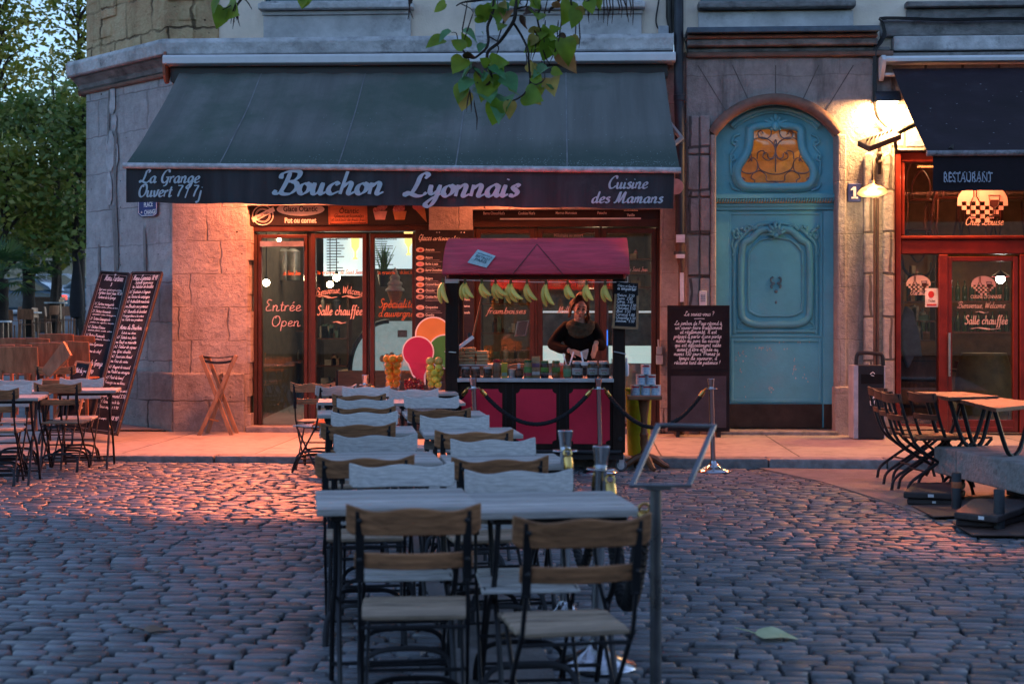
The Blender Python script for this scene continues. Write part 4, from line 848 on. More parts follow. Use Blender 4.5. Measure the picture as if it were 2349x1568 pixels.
put(m, 'Ôtantic', 800, 489, 12, YT-.003, sx=.9, off=.02, shear=.15); fit(m, 'Glaces artisanales', 766, 835, 498, 4, YT-.003, wmax=.2); fit(m, 'et cocktails de fruits frais', 760, 838, 507, 4, YT-.003, wmax=.2)
m.build('plaque_lettering', M('dark_brown_print', (.06,.02,.012), rough=.6), sg)
m_c1 = M('pink_cream_print', (.62,.36,.33), rough=.6); m_c2 = M('berry_print', (.2,.02,.03), rough=.6, col2=(.6,.3,.28), scale=40); m_c3 = M('cone_print', (.55,.24,.1), rough=.6)
for cx, kind in ((872, 0), (917, 1)):
    m = MB(); m.add([P(a, b, YT) for a, b in ((cx-16,484),(cx+16,484),(cx+11,504),(cx-11,504))], [(3,2,1,0)]); m.build('cup_picture', m_c1 if kind == 0 else m_c3, sg)
    m = MB()
    for k in range(9): ellipse(m, cx+random.uniform(-11,11), 478+random.uniform(-7,4), 6, 5, YT-.002-.0005*k, n=10)
    m.build('ice_cream_picture', m_c2, sg)
m = MB(); m.add([P(a, b, YT) for a, b in ((952,480),(974,474),(979,510))], [(2,1,0)]); m.build('cone_picture', m_c3, sg)
m = MB(); ellipse(m, 958, 474, 12, 8, YT-.002); ellipse(m, 968, 468, 10, 8, YT-.003); m.build('cone_scoops_picture', M('rose_print', (.6,.2,.22), rough=.6), sg)
sg2 = thing('fascia_sign', 'black fascia sign listing ice cream flavours in small white print above the stall', 'sign', (X(1300,YP), YP, Z(490,1300,YP)))
m = MB(); m.box(X(1085,YP), X(1515,YP), YP, YP+.03, Z(503,1300,YP), Z(440,1300,YP)); m.build('panel', m_signblk, sg2)
m = MB()
for t, px, py in (('Barbe à papa',1133,479),("Barre ChocoNut's",1133,492),('Chocolat',1208,477),("Cookies Nut's",1208,492),('Marron Morceaux',1299,491),('Pistache',1381,491),('Stracciatella',1447,484),('Vanille',1447,496)): put(m, t, px, py, 6.6, YT, sx=.72, off=.03)
m.build('lettering', m_cream_t, sg2)
m = MB(); m.box(X(1147,YP), X(1470,YP), YP-.012, YP-.001, Z(503.5,1300,YP), Z(500,1300,YP)); m.build('white_rail', m_white, sg2)

# ---------------- writing on the panes
m = MB(); yg = YS-.006
fit(m, 'Entrée', 608, 692, 713, 13, yg, wmax=.15, slant=.08); fit(m, 'Open', 622, 690, 748, 12, yg, wmax=.14, slant=.08)
o = m.build('glass_lettering', M('window_chalk_paint', (.36,.29,.31), rough=.8), sf)
m = MB(); a0 = P(778, 672, yg)
def arcfn(u, w): 
    return (a0.x+u*.76, yg, a0.z+w-.5*(u*.76)**2)
script(m, 'Bienvenue, Welcome', arcfn, .046, wmax=.22, wmin=.12, align='c', slant=.15)
fit(m, 'Salle chauffée', 727, 832, 722, 11, yg, wmax=.3, wmin=.14, slant=.1); fit(m, '~', 728, 776, 684, 6, yg, wmax=.5, wmin=.2); fit(m, '~', 782, 830, 684, 6, yg, wmax=.5, wmin=.2); fit(m, '~', 762, 796, 742, 5, yg, wmax=.5, wmin=.2)
m.build('glass_lettering', m_pink_t, sf)
m = MB()
for x0 in (728, 866): put(m, 'la grange', x0, 629, 8.5, yg, sx=.95, off=.03, align='l'); fit(m, 'de Saint Jean', x0+52, min(x0+104, 951), 628, 4.6, yg, wmax=.26)
fit(m, 'de Saint Jean', 650, 690, 630, 4.6, yg, wmax=.26); fit(m, 'Spécialité', 868, 950, 705, 10, yg, wmax=.2); fit(m, "d'auvergne", 868, 950, 726, 9, yg, wmax=.2)
m.build('glass_lettering', m_orange_t, sf)
m = MB(); fit(m, 'framboises', 1116, 1207, 719, 7, yg, wmax=.18); fit(m, 'de Saint Jean', 1440, 1486, 622, 5, yg, wmax=.26); put(m, 'Milkshake au yaourt', 1304, 543, 8, yg, sx=.75); fit(m, 'Milk', 1278, 1308, 718, 8, yg, wmax=.2); m.build('glass_lettering', m_pink_t, sf2)

# ---------------- street name plate (on the chamfer) and house number
def CH(px, py, out=.01):
    d = ray(px, py); n = n_; t = (Vector((xa, 0, 0))+n*out-CAM).dot(n)/d.dot(n); return CAM+d*t
m_enam = M('blue_enamel', (.012,.03,.16), rough=.55, bump=0, var=.15)
p1 = CH(338, 470); st = thing('street_sign', 'blue enamel street name plate half hidden by the awning valance', 'sign', p1)
cor = [(316,438),(361,440),(361,497),(316,497)]; c4 = [(323,437),(354,439),(361,446),(361,491),(354,496),(323,497),(316,491),(316,445)]
def chplate(mb, pts, o0, o1): 
    n = len(pts); vs = [CH(a, b, o1) for a, b in pts]+[CH(a, b, o0) for a, b in pts]; mb.add(vs, [tuple(range(n)), tuple(range(n, 2*n))[::-1]]+[(i, n+i, n+(i+1) % n, (i+1) % n) for i in range(n)])
m = MB(); chplate(m, c4, .0, .02); m.build('plate', m_enam, st)
m = MB(); bd = [(325,440),(352,442),(359,449),(359,489),(352,494),(325,495),(318,489),(318,448)]; m.tube([CH(a, b, .021) for a, b in bd], .005, n=4, closed=True)
ud = Vector((xa-xb, -yb, 0)).normalized()
for t, px, py, cap, k in (('PLACE',340,474,10,.78),('du',325,489,5,.8),('CHANGE',344,491,10,.72)):
    a = CH(px, py, .023); sans(m, t, lambda u, w, a=a: tuple(a+ud*u*1.15+UP*w), cap/178, sx=k, off=.03)
m.build('lettering', m_white_t, st)
hn = thing('house_number', 'blue enamel house number plate with white figure 1 beside the turquoise door', 'sign', P(1960, 441, -.07))
m = MB(); m.box(X(1945,-.07), X(1975,-.07), -.075, -.05, Z(463,1960,-.07), Z(421,1960,-.07)); m.build('plate', m_enam, hn, bevel=.006)
m = MB(); a = P(1961, 453, -.078); m.box(a.x-.018, a.x+.014, -.079, -.0765, a.z-.002, a.z+.125); m.box(a.x-.04, a.x+.036, -.079, -.0766, a.z-.012, a.z+.008); m.prism([(a.x-.018,a.z+.124),(a.x-.018,a.z+.09),(a.x-.045,a.z+.085),(a.x-.045,a.z+.098)], -.079, -.0767); m.build('figure', m_white_t, hn)

# ---------------- downpipe, cables, boxes
m_pipe = M('dark_zinc_pipe', (.035,.042,.055), rough=.45, metal=.3, var=.3, scale=4, bump=.1)
m_cast = M('rusty_brown_pipe', (.085,.05,.042), rough=.6, var=.3, bump=.2)
dp = thing('downpipe', 'dark zinc rain downpipe between the big awning and the doorway', 'pipe', P(1558, 700, -.14))
m = MB(); m.tube([P(1557, -300, -.14), P(1557, 230, -.14), P(1560, 335, -.14), P(1560, 545, -.14)], .056, n=14); m.build('pipe', m_pipe, dp, smooth=True)
m = MB()
for y in (222, 228, 330, 580): m.lathe([(.06,-.02),(.068,-.015),(.068,.015),(.06,.02)], P(1558.5, y, -.14), n=16)
m.build('collar', m_pipe, dp, smooth=True)
m = MB(); m.tube([P(1560, 545, -.14), P(1560, 585, -.14), P(1563, 610, -.14), P(1563, 1000, -.14)], [.058,.05,.034,.034], n=12); m.build('lower_pipe', m_cast, dp, smooth=True)
m = MB(); m.box(X(1551,-.2), X(1571,-.2), -.215, -.085, Z(556,1560,-.2), Z(538,1560,-.2)); m.box(X(1551,-.2), X(1571,-.2), -.212, -.085, Z(592,1560,-.2), Z(583,1560,-.2)); m.box(X(1560,-.2), X(1569,-.2), -.18, -.172, Z(692,1560,-.2), Z(625,1560,-.2)); m.build('white_sticker', M('white_tape', (.6,.62,.66), rough=.6), dp)
jb = thing('junction_box', 'small grey cable box on the cream wall beside the downpipe', 'box', P(1520, 68, -.0))
m = MB(); a, b = P(1510, 82, .0), P(1534, 60, 0); m.box(a.x, b.x, -.03, .058, a.z, b.z); m.build('box', M('grey_plastic_box', (.38,.4,.43), rough=.5), jb, bevel=.01)
m = MB(); m.tube(smooth_pts([P(a, b, .02) for a, b in ((1522,-60),(1510,10),(1505,45),(1508,62),(1515,70))], 5), .010, n=6); m.tube(smooth_pts([P(a, b, .03) for a, b in ((1512,78),(1506,88),(1518,94),(1532,84))], 5), .009, n=6); m.build('cable', m_blkp, jb, smooth=True)
c = MB(); c.tube([P(1537, -200, .0), P(1537, 40, .0), P(1540, 76, .0)], [.05,.05,.03], n=10)
tag(c.build('cable_bundle', m_blkp, smooth=True), 'thick black cable bundle running down the cream wall left of the downpipe', 'cable')
c = MB()
for k in range(3): c.tube(smooth_pts([P(a+k*3, b+k*2, YD-.03-.012*k) for a, b in ((2480,44),(2300,41),(2180,44),(2030,40),(2022,52),(2026,75),(2016,95),(2004,112),(2004,160),(2003,215),(2006,250),(2012,270),(2030,290))], 4), .010, n=5)
tag(c.build('wall_cable', m_blkp, smooth=True), 'black cables draped along the stone above the restaurant and down to the lamp', 'cable')
c = MB(); c.tube(smooth_pts([P(a, b, YD-.03) for a, b in ((1572,95),(1580,125),(1600,132),(1800,128),(1990,129),(2003,150))], 4), .012, n=5)
tag(c.build('wall_cable', m_blkp, smooth=True), 'single black cable under the cornice of the doorway', 'cable')
rs = thing('round_sign', 'pinkish round hanging sign half hidden behind the right end of the awning', 'sign', P(1551, 428, -.5))
m = MB(); m.prism([tuple((P(1550+18*math.cos(t), 428+18*math.sin(t), -.5).x, P(1550+18*math.cos(t), 428+18*math.sin(t), -.5).z)) for t in np.linspace(0, 6.283, 25)[:-1]], -.51, -.48); m.build('disc', M('pale_pink_sign', (.45,.27,.24), rough=.5), rs)
m = MB(); m.tube([P(1552, 420, -.49), P(1556, 420, -.02)], .012); m.build('bracket', m_blk, rs)
kp = thing('door_keypad', 'white entry keypad on the stone jamb above the standing chalkboard', 'keypad', P(1612, 684, YD-.06))
m = MB(); a, b = P(1604, 703, YD-.06), P(1621, 667, YD-.06); m.box(a.x, b.x, YD-.075, YD-.05, a.z, b.z); m.build('plate', m_white, kp, bevel=.005)
m = MB()
for i in range(3):
    for j in range(4): m.box(a.x+.018+i*.018, a.x+.03+i*.018, YD-.079, YD-.0752, a.z+.06+j*.022, a.z+.072+j*.022)
m.build('keys', M('grey_keys', (.2,.2,.22), rough=.5), kp)
lk = thing('shutter_bolt', 'grey metal bolt box at the edge of the right shop front', 'bolt', P(1511, 800, -.02))
m = MB(); a, b = P(1506, 812, -.03), P(1519, 795, -.03); m.box(a.x, b.x, -.06, -.0, a.z, b.z); m.box(a.x-.005, b.x+.01, -.055, -.0, a.z-.12, a.z-.01); m.tube([P(1511, 795, -.03), P(1510, 778, -.03)], .012); m.build('bolt', m_alu, lk, bevel=.004)

# ---------------- lamps right of the door
m_shade = M('blue_grey_lamp_housing', (.05,.065,.085), rough=.4, metal=.3)
fl = thing('wall_floodlight', 'blue-grey half-round floodlight shining down the stone wall between door and restaurant', 'lamp', P(2031, 222, 0))
m = MB(); a, b = P(2005, 236, -.05), P(2062, 236, -.05); zc_ = P(2031, 236, -.05).z
m.prism([(-.03-.15*math.sin(t), .14*math.cos(t)) for t in np.linspace(0, 1.57, 8)]+[(-.03,0)], 0, 1, fn=lambda u, w, d: (a.x+(b.x-a.x)*d, u, zc_+w)); m.build('housing', m_shade, fl, bevel=.006)
m = MB(); m.box(a.x+.03, b.x-.03, -.15, -.04, zc_-.008, zc_-.002); m.build('lens', emission('floodlight_lens', (1,.66,.32), 25), fl)
lamp('floodlight_beam', 'AREA', ((a.x+b.x)/2, -.2, zc_-.02), 48, (1,.50,.18), fl, shape='RECTANGLE', size=.24, size_y=.09, aim=(0,.45,-1))
ht = thing('terrace_heater', 'flat finned black heater lamp tilted on a bracket below the floodlight', 'heater', P(2015, 325, -.5))
m = MB(); A_, B_ = P(1980, 336, -.75), P(2054, 308, -.55); m.bar(A_, B_, .2, .07, up=(.1,-.5,1)); 
m.build('housing', M('heater_casing', (.16,.11,.08), rough=.5, metal=.4), ht, bevel=.01)
m = MB()
for k in range(7): q = A_.lerp(B_, .15+k*.12)+Vector((-.01,-.02,.05)); m.obox(q, (.006,.16,.03), Matrix.Rotation(.3,3,'Y'))
m.build('fins', m_blk, ht)
m = MB(); m.tube([B_, P(2075, 297, -.4), P(2112, 280, -.25), P(2120, 270, -.02)], .03, n=8); m.tube([P(2053,310,-.55), P(2056, 352, -.4)], .02); m.build('bracket', m_blk, ht, smooth=True)
gl = thing('dish_lamp', 'cream enamel dish lamp lit on a curved arm beside the house number', 'lamp', P(2001, 432, -.4))
cl = P(2001, 436, -.45); tilt = Matrix.Rotation(.0, 3, 'Z') @ Matrix.Rotation(R(-14), 3, 'X')
m = MB(); m.lathe([(.172,-.03),(.168,-.025),(.13,.01),(.06,.045),(.03,.07),(.028,.12),(.0,.125)], cl, n=28, rot=tilt); m.lathe([(.168,-.028),(.125,.004),(.055,.036),(.02,.05)], cl, n=28, rot=tilt, cap=False)
m.build('shade', M('cream_enamel', (.75,.6,.36), rough=.35, bump=0), gl, smooth=True, angle=70)
bulb('bulb', cl+Vector((0,.005,-.01)), .038, gl, (1,.72,.38), 22)
lamp('bulb_light', 'POINT', cl+Vector((0,-.005,-.062)), 3.2, (1,.66,.32), gl, shadow_soft_size=.04)
m = MB(); m.tube(smooth_pts([cl+Vector((0,0,.11)), P(2002,395,-.42), P(2004,370,-.33), P(2008,362,-.2), P(2012,372,-.05)], 5), .013, n=8)
m.tube([P(2018, 330, -.06), P(2018, 400, -.05)], .02, n=8); m.ball(P(2018,355,-.08), .035); m.ball(P(2018,372,-.08), .03); m.build('arm', M('old_iron_arm', (.06,.045,.038), rough=.6, metal=.3), gl, smooth=True)
m = MB()
for px, r in ((2004,.022),(2013,.016)): m.tube([P(px, 455, -.08), P(px, 875, -.08)], r, n=8)
c = m.build('conduit', m_cast, smooth=True); tag(c, 'pair of thin brown conduits running down the stone below the dish lamp', 'pipe')
m = MB()
for px in (1990, 2034):
    a = X(px-12); b = X(px+12); zt_ = Z(365, px); m.prism([(a, PAVE), (b, PAVE), (b, zt_)]+[((a+b)/2+(b-a)/2*math.cos(t), zt_+.07*math.sin(t)) for t in np.linspace(.3, 2.84, 7)]+[(a, zt_)], YD-.05, YD-.001)
m.build('round_headed_pilaster', m_pier, rb, bevel=.02)

# ---------------- restaurant awning
ra = thing('awning', 'near-black awning of the restaurant with small pale capital lettering', 'awning', (X(2250), 0, Z(145,2250)))
m = MB(); x0 = X(2022); m.prism([(-.02,.05),(-.24,.05),(-.28,.02),(-.27,-.02),(-.02,-.02)], x0, xr, fn=lambda u, w, d: (d, u, Z(145,2250)+w)); m.build('cassette', m_white, ra, bevel=.006)
m = MB(); m.prism([(-.02,.06),(-.25,.06),(-.3,.0),(-.24,-.1),(-.14,-.2),(-.1,-.22),(-.02,-.05)], x0-.05, x0-.001, fn=lambda u, w, d: (d, u, Z(145,2250)+w)); m.box(x0, x0+.25, -.2, -.1, Z(180,2050), Z(174,2050)); m.build('end_cap', m_white, ra, bevel=.006)
r00, r01 = P(2047, 158, -.16), P(2128, 349, YF); r10, r11 = Vector((xr, -.16, r00.z)), Vector((xr, YF, r01.z))
m = MB(); m.grid(lambda u, v: tuple(r00.lerp(r10, u).lerp(r01.lerp(r11, u), v)+Vector((0,0,-.04*math.sin(math.pi*v)+.008*math.sin(u*40)*v))), 40, 20); m.build('canopy', M('plum_black_fabric', (.022,.014,.021), rough=.8, var=.3, scale=2, bump=.15, bscale=15, dirt=(.03,.024,.03)), ra, smooth=True)
m = MB()
for k in range(70):
    u = random.random()*.7; v = random.uniform(.2,.95); p = r00.lerp(r10, u).lerp(r01.lerp(r11, u), v); r = random.uniform(.003,.008)*(2.2 if random.random() < .1 else 1); m.add([(p.x+r*math.cos(t)*1.6, p.y-r*.6*math.sin(t), p.z-.04*math.sin(math.pi*v)+.016-r*.38*math.sin(t)) for t in (0,1.6,3.1,4.7)], [(0,1,2,3)])
tag(m.build('spots', M('bird_spots', (.4,.4,.45), rough=.9), ra), kind='stuff')
m = MB(); m.tube([P(2126, 352, YF), Vector((xr, YF, P(2126,352,YF).z))], .03, n=10); m.build('front_bar', M('dark_front_bar', (.28,.28,.3), rough=.5, var=.4, scale=20, dirt=(.03,.03,.03), dscale=10, dpos=.52), ra, smooth=True)
q0, q1 = P(2141, 356, YF), P(2143, 437, YF)
m = MB(); m.grid(lambda u, v: (q0.x+(xr-q0.x)*u, YF+.02+.012*math.sin(u*50)*v, q0.z+(q1.z-q0.z)*v), 60, 4); vo2 = m.build('valance', M('plum_black_valance', (.013,.010,.016), rough=.85, bump=.1), ra, smooth=True)
m = MB()
a = P(2165, 417, YV); xx = a.x; cap = 22/S((a-CAM).dot(AX))
wd = (P(2277,417,YV).x-a.x); sans(m, 'RESTAURANT', lambda u, w: (a.x+u, YV, a.z+w+.0), cap, align='l', sx=.565, off=.012, spacing=1.0)
vs0 = [v[0] for v in m.v]; k_ = wd/(max(vs0)-min(vs0)); m.v = [(a.x+(v[0]-min(vs0))*k_, v[1], v[2]) for v in m.v]
# small spurs on the stems
for i in range(10):
    cx = a.x+wd*(i+.5)/10
    for zz_ in (.0, cap): m.box(cx-wd*.036, cx-wd*.008, YV-.001, YV, a.z+zz_-.006, a.z+zz_+.006)
m.build('lettering', M('restaurant_lettering', (.36,.42,.52), rough=.8), vo2)
for s in (0, 1):
    pass
m = MB(); s_ = P(2090, 200, -.1); e = P(2180, 345, YF+.05); mid = (s_+e)/2+Vector((.4,0,-.1)); m.tube([s_, mid, e], .03); m.build('folding_arm', m_blk, ra, smooth=True)
# logo on the restaurant glass
def logo(mb, px, py, r, y, words):
    n = 24; top = [P(px+r*math.cos(t), py-r*.72*math.sin(t), y) for t in np.linspace(0, math.pi, n)]
    mb.add(top, [tuple(range(n))])
    nx = 11; c = 2*r/nx
    for i in range(nx):
        for j in range(5):
            x = px-r+c*(i+.5); yy = py+c*(j+.5)*.92
            if ((x-px)/r)**2+((yy-py)/(r*.78))**2 < 1 and (i+j) % 2 == 0:
                mb.add([P(x-c/2, yy-c*.46, y), P(x+c/2, yy-c*.46, y), P(x+c/2, yy+c*.46, y), P(x-c/2, yy+c*.46, y)], [(3,2,1,0)])
m = MB(); yg = YR-.006; logo(m, 2254, 462, 58, yg, 1); fit(m, 'Chez Louise', 2214, 2302, 516, 9, yg, wmax=.24, wmin=.12); logo(m, 2107, 651, 28, yg, 1); fit(m, 'Chez Louise', 2088, 2130, 676, 4.5, yg, wmax=.26)
m.build('glass_lettering', m_pink_t, rf)
m = MB(); logo(m, 2256, 653, 28, yg, 1); put(m, 'CUISINE LYONNAISE', 2262, 684, 8, yg, sx=.68); fit(m, 'Bienvenue, Welcome', 2197, 2306, 706, 7, yg, wmax=.26, wmin=.13); fit(m, 'Salle chauffée', 2213, 2312, 743, 10, yg, wmax=.32, wmin=.15, slant=.1); fit(m, '~', 2236, 2270, 718, 4, yg, wmax=.5, wmin=.2); fit(m, '~', 2222, 2300, 756, 5, yg, wmax=.5, wmin=.2)
m.build('glass_lettering', m_pink_t, rd)
m = MB()    # bottle and glass drawn as thin lines across the emblem
for px, py, s in ((2254,462,58),(2107,651,28),(2256,653,28)):
    k = s/58
    for ol in (((-20,-38),(-14,-38),(-14,-12),(-6,2),(-6,34),(-28,34),(-28,2),(-20,-12)), ((14,-14),(40,-14),(36,10),(29,14),(29,30),(38,34),(16,34),(25,30),(25,14),(18,10))): m.tube([P(px+a*k, py+b*k, yg-.003) for a, b in ol], .007*k, n=4, closed=True)
    m.add([P(px+a*k, py+b*k, yg-.003) for a, b in ((17,-4),(37,-4),(36,10),(29,14),(25,14),(18,10))], [(0,1,2,3,4,5)])
m.build('emblem_outline', M('emblem_dark', (.04,.01,.008), rough=.6), rf)
tk = thing('window_sticker', 'red and white voucher sticker on the restaurant sidelight', 'sticker', P(2137, 683, yg))
m = MB(); a, b = P(2122, 704, yg), P(2152, 661, yg); m.box(a.x, b.x, yg-.004, yg-.001, a.z, b.z); m.build('backing', M('sticker_white', (.7,.6,.58), rough=.5), tk)
m = MB(); ellipse(m, 2136, 675, 7, 8, yg-.006); a, b = P(2126, 701, yg), P(2148, 697, yg); m.box(a.x, b.x, yg-.006, yg-.0045, a.z, b.z); m.build('red_mark', M('sticker_red', (.5,.03,.03), rough=.5), tk)
m = MB(); put(m, 'Ticket', 2137, 692, 5.5, yg-.006, sx=.85, off=.02, shear=.2); m.build('lettering', m_signblk, tk)

# ---------------- interiors
m_wood = M('light_counter_wood', (.34,.2,.1), rough=.5, var=.2, stretch=(1,1,6))
m_dw = M('dark_bentwood', (.085,.028,.012), rough=.35, var=.2)
def menu_screen(px0, px1, py0, py1, y, label, tilt=0):
    t = thing('menu_screen', label, 'screen', P((px0+px1)/2, (py0+py1)/2, y)); mb = MB(); a, b = P(px0, py1, y), P(px1, py0, y); mb.box(a.x, b.x, y, y+.05, a.z, b.z); mb.build('display', emission('lit_menu_screen', (.50,.66,.72), .26), t)
    mb = MB(); W = b.x-a.x; H = b.z-a.z; 
    for k in range(12):
        zz = b.z-H*(.12+.07*k); mb.box(a.x+W*.08, a.x+W*(.3+.22*random.random()), y-.006, y-.001, zz, zz+H*.022)
    put(mb, 'Glaces & Milkshakes', (px0*.65+px1*.35), py0+10, 6, y-.006, sx=.7, off=.02); mb.build('print', M('screen_print', (.05,.06,.08), rough=.5), t)
    mb = MB(); mb.lathe([(.03,0),(.035,.01),(.012,.03),(.012,.1),(.05,.16),(.06,.32),(.0,.33)], (b.x-W*.2, y-.08, a.z+H*.4), n=14); mb.build('drink_picture', M('drink_print', (.75,.45,.1), rough=.4, emit=(.75,.5,.15), estr=.5), t, smooth=True)
menu_screen(742, 836, 540, 632, 1.6, 'brightly lit white menu screen behind the middle pane'); menu_screen(846, 962, 540, 616, 1.6, 'brightly lit white menu screen behind the pane left of the flavour board')
pl = [(665,595,2.6),(772,637,1.2),(757,652,1.5),(611,648,.9),(596,600,1.3),(1371,614,1.8),(1357,673,2.8),(640,550,2.2)]
lb = ['bare bulb hanging high in the back of the shop','warm bulb above the painted greeting','smaller warm bulb beside the brighter one above the greeting','large warm bulb hanging behind the entrance door glass','small bulb at the left edge of the entrance door','white bulb behind the bananas','small bulb behind the seller','ceiling bulb by the top of the entrance door']
for (px, py, y), l in zip(pl, lb):
    c = P(px, py, y); t = thing('pendant_bulb', l, 'lamp', (c.x, c.y, 3.3), group='bare pendant bulbs in the ice cream shop'); bulb('bulb', c, .045 if py > 600 else .03, t, (1,.78,.45), 14)
    mb = MB(); mb.tube([c+Vector((0,0,.05)), (c.x, c.y, 3.34)], .006, n=5); mb.lathe([(.022,.03),(.022,.08),(.0,.085)], c, n=10); mb.build('flex', m_blk, t)
lamp('shop_light', 'AREA', (X(760,2), 2.2, 3.25), 12, (1,.8,.55), None, shape='RECTANGLE', size=2.0, size_y=1.5, aim=(0,0,-1)).parent = cb
lamp('shop_light', 'AREA', (X(1320,2), 2.2, 3.25), 7, (1,.82,.6), None, shape='RECTANGLE', size=1.6, size_y=1.5, aim=(0,0,-1)).parent = cb
for o in list(cb.children):
    if o.type == 'LIGHT': o.matrix_parent_inverse = Matrix.Translation(-cb.location)
ct = thing('ice_cream_counter', 'curved glass ice cream counter on a wooden base inside the left shop', 'counter', P(850, 960, .9))
m = MB(); a, b = P(770, 950, .8), P(985, 850, .8); m.box(a.x, b.x, .8, 1.6, .12, b.z); m.build('base', m_wood, ct, bevel=.01)
m = MB(); m.box(a.x+.01, a.x+.0101+.02, .78, 1.6, .12, b.z+.01); m.box(a.x+.35, a.x+.37, .785, .8, .12, b.z); m.build('edge_trim', m_blk, ct)
pr = [(P(800,850,.8).x+.55*(1-math.cos(t))*.9, b.z+.62*math.sin(t)) for t in np.linspace(0, 1.57, 12)]
m = MB(); x1_ = X(985,.8); m.prism(pr+[(x1_, b.z+.62), (x1_, b.z)], .9, 1.5); m.build('glass_hood', M('frosted_display', (.42,.55,.55), rough=.15, emit=(.5,.75,.75), estr=.07, bump=0), ct)
m = MB(); m.tube([(u, .89, w) for u, w in pr], .03, n=6); m.build('hood_rim', m_blk, ct)
m = MB(); 
for k in range(9): m.ball((P(878,820,.9).x+k*.06, .86, b.z+.15+.02*(k % 3)), (.035,.03,.045), n=8, m=6)
m.build('tubs', M('ice_cream_tubs', (.4,.5,.45), col2=(.5,.25,.1), scale=9, rough=.5), ct, smooth=True)
gp = thing('grass_plant', 'tall green ornamental grass in a black pot in front of the lit screen', 'plant', P(880, 660, .7))
m = MB()
for k in range(46):
    b0 = P(880+random.uniform(-10,10), 626, .75); tpx = 880+random.gauss(0,13); t_ = P(tpx, random.uniform(555,590), .75+random.uniform(-.1,.1)); mid = b0.lerp(t_, .5)+Vector((0,0,.02)); m.tube([b0, mid, t_], [.006,.006,.001], n=4)
m.build('blades', M('bright_green_blade', (.08,.33,.05), rough=.5, island=.3), gp)
m = MB(); m.lathe([(.05,0),(.075,.15),(.08,.2),(.0,.2)], P(880, 658, .75), n=16); m.build('pot', m_blkp, gp, smooth=True)
sc_ = thing('soft_ice_cream_model', 'white swirl ice cream cone model standing behind the third pane', 'model', P(906, 690, .6))
m = MB(); c = P(906, 668, .6); prof = [];
for k in range(24): t = k/23; prof.append((.11*(1-t)**.8*(1+.14*math.sin(t*24))+.002, t*.3))
m.lathe(prof, c, n=18); m.build('swirl', M('white_swirl', (.7,.68,.64), rough=.4), sc_, smooth=True)
m = MB(); m.lathe([(.03,-.22),(.1,.0),(.1,.02)], c, n=16); m.build('cone', m_c3, sc_, smooth=True)
bd = thing('ceiling_can', 'grey pendant canister lamp high in the shop behind the entrance door', 'lamp', P(660, 590, 2.4))
m = MB()
for px in (650, 672): m.lathe([(.09,-.2),(.1,-.18),(.1,.2),(.03,.24),(.0,.24)], P(px, 610, 2.4), n=16)
m.build('canister', M('steel_canister', (.35,.33,.3), rough=.35, metal=.7), bd, smooth=True)
ck = thing('work_counter', 'white lit glass food counter behind the seller', 'counter', P(1320, 900, 1.2))
m = MB(); a, b = P(1240, 960, 1.2), P(1500, 833, 1.2); m.box(a.x, b.x, 1.2, 2.0, .12, b.z); m.build('base', M('white_counter', (.5,.55,.55), rough=.3, bump=0), ck)
m = MB(); m.box(a.x, b.x, 1.25, 1.95, b.z+.002, b.z+.22); m.build('display', emission('counter_glow', (.55,.75,.72), .17), ck)
m = MB(); m.box(a.x, b.x, 1.22, 1.24, b.z+.222, b.z+.62); m.build('glass_front', M('display_glass_back', (.13,.18,.2), rough=.1, bump=0, var=.5, scale=4), ck)
m = MB(); m.box(a.x, b.x, 1.18, 1.24, b.z+.64, b.z+.665); m.build('lit_edge', emission('counter_edge_glow', (.7,.8,.85), .12), ck)
m = MB(); m.box(a.x, b.x, 1.7, 1.8, b.z+.68, b.z+.95); ck_ = m.build('shelf', M('shelf_clutter', (.2,.16,.13), col2=(.05,.05,.06), scale=14, rough=.5), ck)
fr = thing('drinks_fridge', 'narrow fridge with a blue panel at the right end of the shop', 'fridge', P(1395, 900, 1.0))
m = MB(); a, b = P(1376, 960, .9), P(1396, 700, .9); m.box(a.x-.02, b.x, .9, 1.15, .12, b.z); m.build('body', M('fridge_grey', (.2,.23,.26), rough=.3), fr)
m = MB(); a, b = P(1375, 792, .89), P(1394, 757, .89); m.box(a.x, b.x, .885, .899, a.z, b.z); m.build('blue_panel', emission('fridge_blue', (.02,.10,.45), .8), fr)
sh = thing('wooden_bench', 'dark wooden bench inside the shop seen through the first pane right of the pier', 'bench', P(1160, 880, 1.0))
m = MB(); a, b = P(1112, 880, 1.0), P(1212, 840, 1.0); m.box(a.x, b.x, 1.0, 1.5, a.z, b.z); m.build('seat', m_wood, sh, bevel=.01)
m = MB(); [m.box(x, x+.06, 1.1, 1.2, .12, a.z) for x in (a.x+.02, b.x-.08)]; m.build('leg', m_wood, sh)
pf = thing('tablet_sign', 'pale framed card hanging tilted in the pane behind the stall counter', 'sign', P(1195, 757, .4))
m = MB(); o4 = [(1188,738),(1213,735),(1206,769),(1182,771)]; q4 = [P(a, b, .4) for a, b in o4]; m.tube(q4, .012, n=4, closed=True); m.build('frame', M('pale_frame', (.45,.45,.5), rough=.5), pf)
m = MB(); m.add(q4, [(3,2,1,0)]); m.build('card', M('grey_card', (.14,.13,.13), rough=.5), pf)

